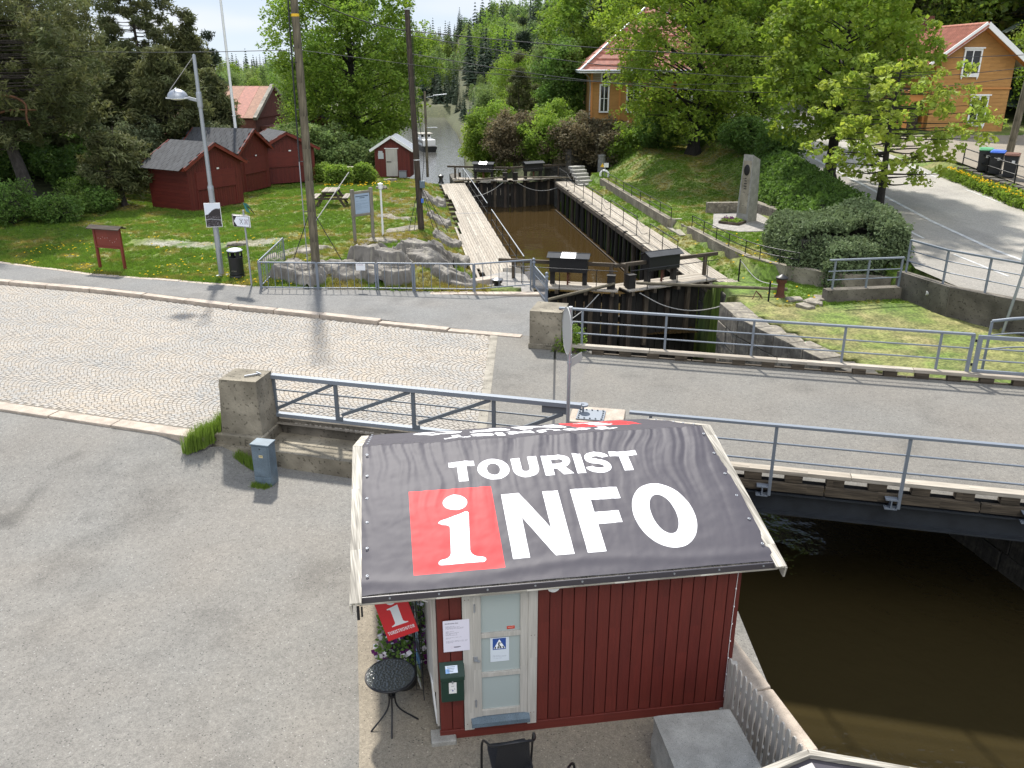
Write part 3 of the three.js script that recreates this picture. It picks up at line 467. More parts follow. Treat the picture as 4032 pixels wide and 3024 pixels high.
  for (const sgn of [1, -1]) {
    const drop = sgn > 0 ? 0.6 : 0.95, nx = 230, nv = 90, P = [], U = [], I = [], N = [];
    for (let j = 0; j <= nv; j++) for (let i = 0; i <= nx; i++) {
      const u = i / nx, v = j / nv, X = u * 4.7 - 0.8;
      const drift = u * 4.7 + v * 0.55 * (u - 0.25) + (fbm(u * 5, v * 3, 2, 601) - 0.5) * 0.35;
      let f = Math.pow(Math.abs(fbm(drift * 2.6, v * 0.7, 3, 602) - 0.5) * 2, 1.3) * 0.03 * Math.pow(1 - v, 0.8) + (fbm(drift * 7.5, v * 1.1, 3, 603) - 0.5) * 0.034 * Math.pow(1 - v, 1.2) + (fbm(drift * 17, v * 1.6, 3, 608) - 0.5) * 0.02 * Math.pow(1 - v, 1.6);
      f += (fbm(u * 9, v * 9, 3, 604) - 0.5) * 0.014 + (fbm(u * 34, v * 20, 3, 609) - 0.5) * 0.007; f += 0.028 * Math.sin(v * Math.PI) * (0.6 + 0.6 * fbm(u * 2.2, v * 2.2, 2, 605));
      f += 0.014 * Math.exp(-Math.pow((v - 0.93 - 0.025 * Math.sin(u * 9)) / 0.03, 2)) * (0.4 + fbm(u * 6, 1, 2, 607)); f -= 0.02 * Math.exp(-u * 40) + 0.02 * Math.exp(-(1 - u) * 40);
      const y = 2.82 - drop * v + 0.042 + f * 1.05, z = -2.3 + sgn * 2.47 * v; P.push(X, y, z + sgn * f * 0.2); U.push(sgn > 0 ? (X + 0.86) / 4.82 : 1 - (X + 0.86) / 4.82, 1 - v);
      if (i < nx && j < nv) { const k = j * (nx + 1) + i; sgn > 0 ? I.push(k, k + nx + 1, k + 1, k + 1, k + nx + 1, k + nx + 2) : I.push(k, k + 1, k + nx + 1, k + 1, k + nx + 2, k + nx + 1); }
    }
    const g = new THREE.BufferGeometry(); g.setAttribute('position', new THREE.Float32BufferAttribute(P, 3)); g.setAttribute('uv', new THREE.Float32BufferAttribute(U, 2)); g.setIndex(I); g.computeVertexNormals();
    const me = new THREE.Mesh(g, M.print); me.name = 'tarpaulin'; me.castShadow = me.receiveShadow = true; b.add(me);
    me.userData.label = sgn > 0 ? 'printed tarpaulin on the door side reading TOURIST iNFO' : 'printed tarpaulin on the street side reading TOURIST iNFO';
    // tucked edge over the eave with its fixings
    obj('tarpaulin_hem', cbox(4.7, 0.085, 0.02, 0.008, 1.55, 2.805 - drop, -2.3 + sgn * 2.485, sgn * 0.15), M.tarp, me, { uv: true });
    for (let i = 0; i < 9; i++) obj('eyelet', cyl(0.012, 0.012, 0.012, -0.5 + i * 0.53, 2.815 - drop, -2.3 + sgn * 2.5, 10, Math.PI / 2), M.galv, me);
    for (const X of [-0.735, 3.83]) for (let i = 0; i < 6; i++) { const v = 0.08 + i * 0.165; obj('eyelet', place(fin(new THREE.TorusGeometry(0.013, 0.005, 6, 12)), X, 2.82 - drop * v + 0.065, -2.3 + sgn * 2.47 * v, Math.PI / 2 + sgn * tilt), M.galv, me); }
    for (const X of [-0.86, 3.93]) { const t = obj('bargeboard', [bar(V(X, 2.86, -2.3), V(X, 2.835 - drop * 1.03, -2.3 + sgn * 2.56), 0.125, 0.03), bar(V(X + (X < 0 ? -0.052 : 0.052), 2.79, -2.3), V(X + (X < 0 ? -0.052 : 0.052), 2.765 - drop * 1.03, -2.3 + sgn * 2.56), 0.024, 0.15)], M.whiteWorn, b, { shift: 1, long: 2 }); }
    obj('eave_board', cbox(4.75, 0.022, 0.06, 0.003, 1.55, 2.752 - drop, -2.3 + sgn * 2.46), M.whiteWorn, b, { long: 0 });
  }
  obj('eave_hook', [bar(V(-0.84, 2.17, 0.24), V(-0.84, 2.02, 0.26), 0.03, 0.03), bar(V(-0.8, 2.17, 0.25), V(-0.8, 2.06, 0.27), 0.02, 0.02)], M.blackMetal, b);
  // light string down the far corner
  const ls = []; for (let i = 0; i < 8; i++) ls.push(cbox(0.014, 0.02, 0.014, 0.004, 3.53, 0.3 + i * 0.25, 0.012)); obj('string_light', [...ls, path([V(3.53, 0.2, 0.008), V(3.525, 1.2, 0.008), V(3.54, 2.15, 0.008)], 0.003, 5)], M.white, b);
}
function boothPoint(x, y, z) { return booth.localToWorld(V(x, y, z)); } booth.updateMatrixWorld(true);
const inBooth = (x, y, z) => boothPoint(x, y, z).toArray();
function paper(name, label, category, w, h, draw, at, turn, tilt = 0, extra = 0, res = 700, thick = 0.002) {
  const k = res / Math.max(w, h), c = canvas(Math.round(w * k), Math.round(h * k)), x = c.getContext('2d'); draw(x, c.width, c.height); const m = new THREE.MeshStandardMaterial({ map: canvasTex(c), roughness: 0.6 });
  const t = thing(name, label, category, at, turn); const g = fin(new THREE.PlaneGeometry(w, h)); place(g, 0, 0, thick / 2 + 0.0012, tilt, 0, extra);
  obj('print', g, m, t, { uv: false }); obj('backing', place(box(w, h, thick), 0, 0, 0, tilt, 0, extra), M.white, t); return t;
}
const lines = (x, w, h, rows, x0 = 0.1, col = '#6a6678') => { x.fillStyle = col; const q = rngOf(5); for (const [y, e] of rows) for (let a = x0; a < e; a += 0.055) { const L = 0.02 + q() * 0.03; x.fillRect(a * w, y * h, L * w, 0.009 * h); } };
paper('notice_sheet', 'large white printed notice taped beside the booth door', 'notice', 0.3, 0.425, (x, w, h) => { x.fillStyle = '#d9d5e2'; x.fillRect(0, 0, w, h); x.fillStyle = '#55505e'; for (let i = 0; i < 19; i++) if (i !== 14) x.fillRect((0.08 + i * 0.0262) * w, (i % 5 === 0 ? 0.076 : 0.083) * h, 0.018 * w, (i % 5 === 0 ? 0.028 : 0.021) * h); x.fillRect(0.08 * w, 0.113 * h, 0.5 * w, 2); lines(x, w, h, [[0.18, 0.42], [0.205, 0.6], [0.235, 0.78], [0.26, 0.74], [0.34, 0.38], [0.365, 0.26], [0.39, 0.55], [0.415, 0.52], [0.44, 0.28], [0.465, 0.54], [0.54, 0.7], [0.57, 0.3], [0.65, 0.9], [0.68, 0.88], [0.705, 0.34]]); x.strokeStyle = '#b05560'; x.strokeRect(0.28 * w, 0.83 * h, 0.1 * w, 0.06 * h); x.fillStyle = '#55505e'; x.fillRect(0.4 * w, 0.845 * h, 0.25 * w, 0.022 * h); x.fillRect(0.4 * w, 0.875 * h, 0.18 * w, 0.01 * h); }, inBooth(0.216, 1.515, 0.03), 0.1463);
paper('door_poster', 'white sheet with blue crossing sign taped inside door glazing', 'poster', 0.22, 0.335, (x, w, h) => { x.fillStyle = '#cfd6de'; x.fillRect(0, 0, w, h); x.fillStyle = '#2a4c94'; x.fillRect(0.13 * w, 0.03 * h, 0.7 * w, 0.47 * h); x.fillStyle = '#eef0f2'; x.beginPath(); x.moveTo(0.48 * w, 0.07 * h); x.lineTo(0.8 * w, 0.46 * h); x.lineTo(0.17 * w, 0.46 * h); x.fill(); x.fillStyle = '#10141c'; for (const [a, s] of [[0.22, 0.05], [0.37, 0.03], [0.52, 0.0], [0.67, -0.05]]) { x.beginPath(); x.moveTo((a + s * 0.6) * w, 0.37 * h); x.lineTo((a + 0.06 + s * 0.6) * w, 0.37 * h); x.lineTo((a + 0.08) * w, 0.45 * h); x.lineTo(a * w, 0.45 * h); x.fill(); } x.lineCap = 'round'; x.strokeStyle = '#10141c'; const st = (lw, ...p) => { x.lineWidth = lw * w; x.beginPath(); p.forEach(([a, b], i) => i ? x.lineTo(a * w, b * h) : x.moveTo(a * w, b * h)); x.stroke(); }; x.beginPath(); x.arc(0.47 * w, 0.2 * h, 0.035 * w, 0, 7); x.fill(); st(0.07, [0.45, 0.25], [0.46, 0.31]); st(0.035, [0.46, 0.25], [0.6, 0.22]); st(0.04, [0.45, 0.32], [0.53, 0.36], [0.47, 0.42]); st(0.04, [0.46, 0.33], [0.42, 0.4]); lines(x, w, h, [[0.74, 0.5], [0.77, 0.85], [0.8, 0.8], [0.86, 0.6]], 0.13, '#7d8794'); }, inBooth(0.715, 1.245, 0.0), 0.1463);
paper('door_sticker', 'small red sticker on the top door pane', 'sticker', 0.092, 0.043, (x, w, h) => { x.fillStyle = '#b8321e'; x.fillRect(0, 0, w, h); x.fillStyle = '#e8a898'; for (let i = 0; i < 8; i++) x.fillRect((0.15 + i * 0.09) * w, 0.34 * h, 0.06 * w, (i === 0 || i === 4 ? 0.36 : 0.28) * h); }, inBooth(0.845, 1.54, -0.001), 0.1463, 0, 0, 300);
{ const t = thing('wall_roundel', 'round white enamel plate with red mark under the eave', 'plate', inBooth(1.335, 2.05, 0.012), 0.1463); obj('disc', cyl(0.075, 0.075, 0.008, 0, 0, 0, 28, Math.PI / 2), M.white, t); obj('red_mark', box(0.075, 0.035, 0.003, 0.01, 0.01, 0.0062, 0, 0, 0.2), mat(0.45, 0.03, 0.02, 0.4), t); }
{ // letter box
  const t = thing('letter_box', 'dark green letter box with white tag beside the door', 'letter box', inBooth(0.15, 0.68, 0.0), 0.1463);
  obj('body', cbox(0.265, 0.36, 0.13, 0.008, 0, 0.18, 0.075), M.green, t); obj('lid', [cbox(0.285, 0.02, 0.2, 0.006, 0, 0.405, 0.08, 0.5), cbox(0.275, 0.055, 0.02, 0.005, 0, 0.345, 0.16)], M.green, t); obj('key', [box(0.014, 0.05, 0.01, 0.0, 0.29, 0.15), cyl(0.012, 0.012, 0.012, 0, 0.315, 0.15, 12, Math.PI / 2)], M.galv, t);
  const c = canvas(120, 200), x = c.getContext('2d'); x.fillStyle = '#dcdad8'; x.fillRect(0, 0, 120, 200); x.fillStyle = '#777'; x.fillRect(35, 62, 50, 6); x.fillRect(40, 75, 40, 3); x.strokeStyle = '#222'; x.lineWidth = 3; x.beginPath(); x.moveTo(8, 132); x.lineTo(60, 128); x.moveTo(78, 128); x.lineTo(90, 100); x.moveTo(76, 128); x.lineTo(108, 126); x.stroke(); x.fillStyle = '#4a4788'; x.beginPath(); x.arc(58, 150, 12, 0, 7); x.fill();
  obj('tag', place(fin(new THREE.PlaneGeometry(0.088, 0.155)), 0.0, 0.2, 0.1425), new THREE.MeshStandardMaterial({ map: canvasTex(c), roughness: 0.6 }), t, { uv: false });
  const c2 = canvas(150, 70), y = c2.getContext('2d'); y.fillStyle = '#d5dfec'; y.fillRect(0, 0, 150, 70); y.fillStyle = '#8fb6e4'; y.fillRect(0, 30, 50, 40); y.fillStyle = '#5a6676'; for (let i = 0; i < 4; i++) y.fillRect(22, 10 + i * 14, 100 - i * 9, 4);
  obj('leaflet', place(fin(new THREE.PlaneGeometry(0.14, 0.09)), -0.005, 0.418, 0.086, -Math.PI / 2 + 0.5), new THREE.MeshStandardMaterial({ map: canvasTex(c2), roughness: 0.6 }), t, { uv: false });
}
{ // hanging sign
  const t = thing('hanging_sign', 'red hanging sign with white i reading TURISTKONTOR', 'sign', inBooth(-0.455, 1.6, -0.34), 0.1463);
  const c = canvas(400, 620), x = c.getContext('2d'); x.fillStyle = '#b91a24'; x.fillRect(0, 0, 400, 620); x.fillStyle = '#cfd2d4'; x.beginPath(); x.ellipse(200, 95, 62, 58, 0, 0, 7); x.fill(); x.beginPath(); x.moveTo(118, 190); x.quadraticCurveTo(215, 180, 262, 172); x.lineTo(262, 395); x.quadraticCurveTo(264, 430, 318, 436); x.lineTo(318, 450); x.lineTo(104, 450); x.lineTo(104, 436); x.quadraticCurveTo(158, 430, 158, 395); x.lineTo(158, 232); x.quadraticCurveTo(158, 206, 118, 206); x.fill(); fitText(x, 'TURISTKONTOR', 26, 500, 376, 548, 'bold 60px sans-serif');
  const a = 0.27; const g = fin(new THREE.PlaneGeometry(0.37, 0.575)); obj('face', place(g, 0, 0, 0.0085, -0.12, 0, a), new THREE.MeshStandardMaterial({ map: canvasTex(c), roughness: 0.4 }), t, { uv: false });
  obj('board', place(cbox(0.375, 0.58, 0.012, 0.003), 0, 0, 0, -0.12, 0, a), mat(0.42, 0.012, 0.02, 0.4), t);
  obj('bracket', [tube(V(0.44, 0.13, 0.02), V(0.02, 0.31, 0.0), 0.012), tube(V(-0.2, 0.33, 0), V(0.45, 0.42, 0.0), 0.008)], M.white, t);
}
{ // bistro table
  const t = thing('bistro_table', 'round bistro table with pebbled glass top beside the booth', 'table', inBooth(-0.565, 0, -0.4), 0.1463);
  obj('glass_top', cyl(0.288, 0.288, 0.008, 0, 0.7, 0, 48), M.tableGlass, t); obj('rim', place(fin(new THREE.TorusGeometry(0.293, 0.014, 8, 48)), 0, 0.695, 0, Math.PI / 2), M.blackMetal, t);
  for (const an of [2.62, 1.72 - Math.PI * 0.02 - 0.02, 0.1]) { const c = Math.cos(an), s = Math.sin(an); obj('leg', path([V(c * 0.16, 0.68, s * 0.16), V(c * 0.07, 0.6, s * 0.07), V(c * 0.035, 0.42, s * 0.035), V(c * 0.07, 0.22, s * 0.07), V(c * 0.31, 0.012, s * 0.31)], 0.011, 8, 24), M.blackMetal, t); }
  obj('collar', cyl(0.05, 0.05, 0.03, 0, 0.4, 0, 16), M.blackMetal, t);
}
function makeChair(label, at, turn, group) { // wicker armchair seen from behind and above
  const t = thing('wicker_chair', label, 'chair', at, turn, group);
  obj('frame', [path([V(-0.285, 0.0, 0.24), V(-0.29, 0.35, 0.2), V(-0.285, 0.62, 0.12), V(-0.22, 0.8, -0.16), V(-0.1, 0.86, -0.22), V(0.1, 0.86, -0.22), V(0.22, 0.8, -0.16), V(0.285, 0.62, 0.12), V(0.29, 0.35, 0.2), V(0.285, 0, 0.24)].map((p) => V(p.x, p.y, -p.z)), 0.014, 8, 60)], M.blackMetal, t);
  for (const s of [-1, 1]) obj('leg', path([V(s * 0.2, 0.42, 0.1), V(s * 0.22, 0.25, 0.16), V(s * 0.25, 0, 0.26)], 0.012, 8, 12), M.blackMetal, t);
  const curved = (w0, w1, fn) => { const P = [], U = [], I = [], n = 10, k = 14; for (let j = 0; j <= k; j++) for (let i = 0; i <= n; i++) { const u = i / n * 2 - 1, v = j / k, w = lerp(w0, w1, v) / 2, p = fn(u, v); P.push(u * w, p[0], p[1]); U.push(i / n, v); if (i < n && j < k) { const q = j * (n + 1) + i; I.push(q, q + 1, q + n + 1, q + 1, q + n + 2, q + n + 1); } } const g = new THREE.BufferGeometry(); g.setAttribute('position', new THREE.Float32BufferAttribute(P, 3)); g.setAttribute('uv', new THREE.Float32BufferAttribute(U, 2)); g.setIndex(I); g.computeVertexNormals(); const bk = g.clone(); return fin(g); };
  obj('backrest', curved(0.40, 0.34, (u, v) => [0.42 + v * 0.43, 0.16 + v * 0.07 - u * u * 0.05]), M.rattan, t, { uv: false });
  obj('seat', [curved(0.44, 0.44, (u, v) => [0.42 + Math.abs(u) * 0.012, 0.18 - v * 0.44]), cbox(0.44, 0.03, 0.42, 0.012, 0, 0.395, -0.03)], M.rattan, t, { uv: false });
  return t;
}
makeChair('black wicker armchair standing by the booth door', inBooth(0.72, 0, 0.83), 0.2, 'wicker chairs by the booth');
makeChair('black wicker armchair standing beside the granite block', inBooth(1.5, 0, 1.45), -0.5, 'wicker chairs by the booth');
{ // planter
  const t = thing('flower_pot', 'tall dark planter of white and purple pansies behind the table', 'planter', inBooth(-0.42, 0, -1.05), 0);
  obj('pot', lathe([[0, 0], [0.16, 0], [0.21, 0.48], [0.23, 0.5], [0.23, 0.54], [0.2, 0.54], [0.19, 0.5], [0, 0.5]], 20), M.plantPot, t);
  const leaf = quad(V(-0.5, 0, 0), V(0, -0.08, 0.5), V(0.5, 0, 0.05), V(0, 0.1, -0.5)); const L = [], F1 = [], F2 = [], q = rngOf(77);
  for (let i = 0; i < 420; i++) { const a = q() * 7, r = Math.sqrt(q()) * 0.34, y = 0.5 + q() * 0.24 - r * 0.55 * q(); L.push(MX(Math.cos(a) * r, y, Math.sin(a) * r, q() * 6, q() * 6, q() * 6, 0.035 + q() * 0.03)); if (i % 5 === 0) (i % 10 ? F1 : F2).push(MX(Math.cos(a) * r * 1.1, y + 0.04, Math.sin(a) * r * 1.1, q() * 1.2 - 0.3, q() * 6, q() * 1, 0.06 + q() * 0.025)); }
  instanced('foliage', leaf, M.leafDeep, L, t); instanced('white_pansies', leaf, M.petalWhite, F1, t); instanced('purple_pansies', leaf, M.petalPurple, F2, t);
  const t2 = copyOf(t, inBooth(-0.36, 0.0, -1.62), 2, 'tall dark planter of pansies under the hanging sign', null, 1.15);
}
{ // postcard rack against the side wall
  const t = thing('postcard_rack', 'black wire postcard rack against the booth side wall', 'rack', inBooth(-0.17, 0.25, -0.62), 0.1463); const w = [];
  for (const z of [-0.2, 0.2]) w.push(tube(V(0, 0.0, z), V(-0.06, 1.6, z), 0.006)); for (let i = 0; i < 8; i++) { const y = 0.15 + i * 0.19; w.push(tube(V(-0.0, y, -0.2), V(-0.0, y, 0.2), 0.004), tube(V(-0.09, y + 0.03, -0.2), V(-0.09, y + 0.03, 0.2), 0.004), tube(V(0, y, -0.2), V(-0.09, y + 0.03, -0.2), 0.004), tube(V(0, y, 0.2), V(-0.09, y + 0.03, 0.2), 0.004)); }
  obj('wire_frame', w, M.blackMetal, t);
  const cm = [mat(0.12, 0.28, 0.5, 0.3), mat(0.5, 0.52, 0.5, 0.3), mat(0.06, 0.07, 0.08, 0.3), mat(0.2, 0.25, 0.12, 0.3), mat(0.35, 0.5, 0.62, 0.3)];
  for (let i = 0; i < 8; i++) for (let j = 0; j < 3; j++) obj('postcard', box(0.004, 0.15, 0.11, -0.05, 0.24 + i * 0.19, -0.13 + j * 0.13, 0, 0, 0.25), cm[(i * 2 + j * 3) % 5], t);
}
{ // granite block, picket fence, coping
  const t = thing('granite_block', 'rough grey granite block by the picket fence', 'stone block', inBooth(2.86, 0, 1.2), 0.14);
  const g = fin(new THREE.BoxGeometry(0.92, 0.6, 1.15, 14, 8, 16)), p = g.attributes.position; for (let i = 0; i < p.count; i++) { const x = p.getX(i), y = p.getY(i), z = p.getZ(i), n = (fbm(x * 3 + y * 2.1, z * 3 - y * 1.7, 3, 701) - 0.5) * 0.07; const top = y > 0.29 ? 0.25 : 1; p.setXYZ(i, x + n * top * Math.sign(x), y + n * 0.4, z + n * top * Math.sign(z) + (y < 0 ? 0.02 : 0)); } g.computeVertexNormals(); g.translate(0, 0.3, 0); obj('block', g, M.granite, t);
  const f = thing('picket_fence', 'white picket fence along the canal coping by the booth', 'fence', [0, 0, 0], 0, null); const A = boothPoint(3.5, -0.02, 0.06), B = boothPoint(3.98, -0.02, 3.3), n = 30;
  const dir = B.clone().sub(A).normalize(), ang = Math.atan2(dir.x, dir.z);
  for (let i = 0; i < n; i++) { const p = A.clone().lerp(B, (i + 0.5) / n); obj('picket', place(prism([[-0.034, 0], [0.034, 0], [0.034, 0.8], [0.02, 0.84], [0, 0.852], [-0.02, 0.84], [-0.034, 0.8]], 0.018), p.x, p.y + 0.04, p.z, 0, ang + Math.PI / 2), M.whiteWood, f, { shift: 1, long: 1 }); }
  for (const y of [0.22, 0.64]) { const o = V(Math.cos(ang) * 0.03, 0, -Math.sin(ang) * 0.03); obj('rail', bar(A.clone().add(V(0, y, 0)).add(o), B.clone().add(V(0, y, 0)).add(o), 0.03, 0.07), M.whiteWood, f, { long: 2 }); }
  for (const s of [0.02, 0.5, 0.98]) { const p = A.clone().lerp(B, s); obj('post', cbox(0.07, 0.85, 0.07, 0.006, p.x + 0.05, p.y + 0.42, p.z), M.whiteWood, f); }
  const s = thing('step_stone', 'short grey concrete block under the booth corner', 'stone block', inBooth(0.03, 0, 0.0), 0.1463); obj('block', cbox(0.3, 0.09, 0.22, 0.015, 0, 0.03, 0), M.granite, s);
  const k = thing('kiosk_roof', 'white edged gable of a dark tarpaulin kiosk roof', 'kiosk', inBooth(3.3, 0, 2.35), 0.1463);
  obj('tarpaulin', [quad(V(0, 1.57, 0), V(-1.0, 1.33, 0.1), V(-1.0, 1.33, 2.2), V(0, 1.57, 2.2)), quad(V(0, 1.57, 0), V(0, 1.57, 2.2), V(1.9, 1.1, 2.3), V(1.9, 1.1, 0.2))], M.tarp, k);
  obj('bargeboard', bar(V(0, 1.6, -0.02), V(-1.0, 1.36, 0.1), 0.07, 0.045), M.whiteWorn, k, { long: 0 }); obj('bargeboard', bar(V(0, 1.6, -0.02), V(1.9, 1.13, 0.2), 0.07, 0.045), M.whiteWorn, k, { long: 0 });
  for (const [x, z] of [[-0.9, 0.3], [-0.9, 2.0], [1.7, 0.4], [1.7, 2.0]]) obj('post', cbox(0.09, 1.35, 0.09, 0.006, x, 0.6, z), M.whiteWood, k);
}

{ const a = thing('concrete_apron', 'apron', 'ground'); a.userData = { kind: 'structure', label: 'beige concrete apron under the booth' }; const P = [[-0.95, 3.6], [-0.97, -0.2], [-1.06, -2.7], [-1.1, -4.6], [3.4, -4.6], [3.55, 3.6]].map(([x, z]) => { const p = boothPoint(x, 0, z); return [p.x, p.z]; }); obj('slab', slab(P, -0.8, -0.588), mat(0.36, 0.315, 0.25, 0.92, { map: T.asphalt, bumpMap: T.asphaltBump, bumpScale: 0.006 }), a); }
// ---------------------------------------------------------------- canal walls: stone blocks in courses
function stoneWall(name, pts, y0, y1, label, m, side, course = 0.45, thick = 0.7) {
  const g = new THREE.Group(); g.name = numbered(name); scene.add(g); tag(g, label, 'wall');
  for (let i = 1; i < pts.length; i++) {
    const a = V(pts[i - 1][0], 0, pts[i - 1][1]), b = V(pts[i][0], 0, pts[i][1]), L = a.distanceTo(b), d = b.clone().sub(a).normalize(), n = V(-d.z * side, 0, d.x * side), ang = -Math.atan2(d.z, d.x);
    obj('core', place(box(L, y1 - y0 - 0.06, thick * 0.7), (a.x + b.x) / 2 + n.x * thick * 0.6, (y0 + y1) / 2 - 0.03, (a.z + b.z) / 2 + n.z * thick * 0.6, 0, ang), m, g);
    for (let y = y1, k = 0; y > y0 + 0.05; y -= course, k++) { let s = -(k % 2) * 0.4; while (s < L) { const l = rr(0.6, 1.3), s0 = Math.max(0, s), s1 = Math.min(L, s + l); if (s1 - s0 > 0.12) { const c = a.clone().addScaledVector(d, (s0 + s1) / 2), out = thick / 2 - rr(0, 0.035); obj('stone', place(cbox(s1 - s0 - 0.02, course - 0.02, thick, 0.025), c.x + n.x * out, y - course / 2, c.z + n.z * out, rr(-0.012, 0.012), ang + rr(-0.012, 0.012), 0), m, g, { shift: 1 }); } s += l; } }
  }
  return g;
}
stoneWall('canal_wall', canalLeft.slice(2), -4, -0.55, 'grey stone canal wall below the booth', M.granite, 1, 0.55);
stoneWall('abutment_wall', canalLeft.slice(0, 3), -4, -0.08, 'dark stone abutment wall beside the upper lock gate', M.darkStone, 1, 0.5);
stoneWall('canal_wall', canalRight.slice(3), -4, -0.25, 'mossy stone canal wall on the far side of the water', M.darkStone, -1, 0.55);
stoneWall('abutment_wall', canalRight.slice(1, 4), -4, -0.22, 'rough pale stone wall by the lawn beside the bridge', M.stone, -1, 0.6);
{ // coping by the booth: single slabs
  const g = thing('coping', 'pale granite coping slabs along the canal by the booth', 'coping'); let pts = canalLeft.slice(3);
  for (let i = 1; i < pts.length; i++) { const a = V(pts[i - 1][0] - 0.18, -0.53, pts[i - 1][1]), b = V(pts[i][0] - 0.18, -0.53, pts[i][1]), n = Math.max(1, Math.round(a.distanceTo(b) / 1.25)); for (let k = 0; k < n; k++) { const p = a.clone().lerp(b, (k + 0.008) / n), q = a.clone().lerp(b, (k + 0.992) / n), m = p.clone().add(q).multiplyScalar(0.5); obj('slab', cbox(0.52, 0.16, p.distanceTo(q), 0.03, m.x, m.y + rr(-0.006, 0.006), m.z, 0, Math.atan2(q.x - p.x, q.z - p.z)), M.kerb, g, { shift: 1 }); } }
}
// ---------------------------------------------------------------- bridge
const BR = { at: [4.02, 0, -13.69], turn: -0.2309 };
const bridge = thing('road_bridge', 'low asphalt road bridge with timber kerbs over the canal', 'bridge', BR.at, BR.turn);
{
  const b = bridge; const deck = sheet('deck', M.bridgeAsphalt, -3.42, 12, () => -6.05, () => 0.0, () => 0.004, 60, 26, (x, z) => patchy(x * 0.8 + 60, z * 0.8), b); deck.userData.label = 'grey asphalt deck';
  obj('deck_slab', box(15.4, 0.14, 6.0, 4.29, -0.075, -3.03), M.steelDark, b);
  for (const [z, s] of [[0.06, 1], [-6.1, -1]]) {
    for (let i = 0, x = s < 0 ? -4.2 : -3.3; x < 11.6; i++) { const L = i ? 3.1 : 2.2; obj('kerb_plank', cbox(L - 0.012, 0.075, 0.2, 0.008, x + L / 2, 0.185, z), i % 2 ? M.deckWood : M.deckWoodC, b, { shift: 1, long: 0 }); x += L; }
    for (let i = 0; i < 22; i++) obj('kerb_block', cbox(0.3, 0.145, 0.17, 0.008, (s < 0 ? -4.0 : -3.15) + i * 0.7, 0.076, z), M.oldTimber, b, { shift: 1, long: 0 });
    for (let i = 0; i < 6; i++) obj('edge_plank', cbox(2.5, 0.17, 0.08, 0.006, -2.2 + i * 2.52, -0.09, z + s * 0.09), M.oldTimber, b, { shift: 1, long: 0 });
    obj('girder', [box(15.6, 0.36, 0.04, 4.3, -0.42, z + s * 0.02), box(15.6, 0.03, 0.26, 4.3, -0.615, z + s * 0.02), box(15.6, 0.03, 0.24, 4.3, -0.225, z + s * 0.02)], M.steelDark, b);
  }
  for (let i = 0; i < 4; i++) obj('girder', [box(15.4, 0.4, 0.04, 4.3, -0.4, -1.2 - i * 1.2), box(15.4, 0.03, 0.24, 4.3, -0.61, -1.2 - i * 1.2)], M.steelDark, b);
  obj('expansion_joint', bar(V(-3.40, 0.006, -0.4), V(-4.42, 0.006, -6.1), 0.05, 0.012), M.blackMetal, b);
}
const inBridge = (x, y, z) => V(BR.at[0] + Math.cos(BR.turn) * x + Math.sin(BR.turn) * z, y, BR.at[2] - Math.sin(BR.turn) * x + Math.cos(BR.turn) * z);
function railing(name, label, at, turn, posts, y0, yTop, railY, o = {}) {
  const t = thing(name, label, 'railing', at, turn, o.group); const m = o.m ?? M.blueSteel; const x0 = o.from ?? posts[0], x1 = o.to ?? posts[posts.length - 1];
  for (const x of posts) obj('post', cbox(0.055, yTop - y0 - 0.02, 0.055, 0.006, x, (yTop + y0) / 2 - 0.02, 0), m, t);
  obj('handrail', cbox(x1 - x0, 0.05, 0.095, 0.008, (x0 + x1) / 2, yTop, 0), m, t); for (const y of railY) obj('rail', tube(V(x0, y, 0), V(x1, y, 0), 0.019), m, t);
  return t;
}
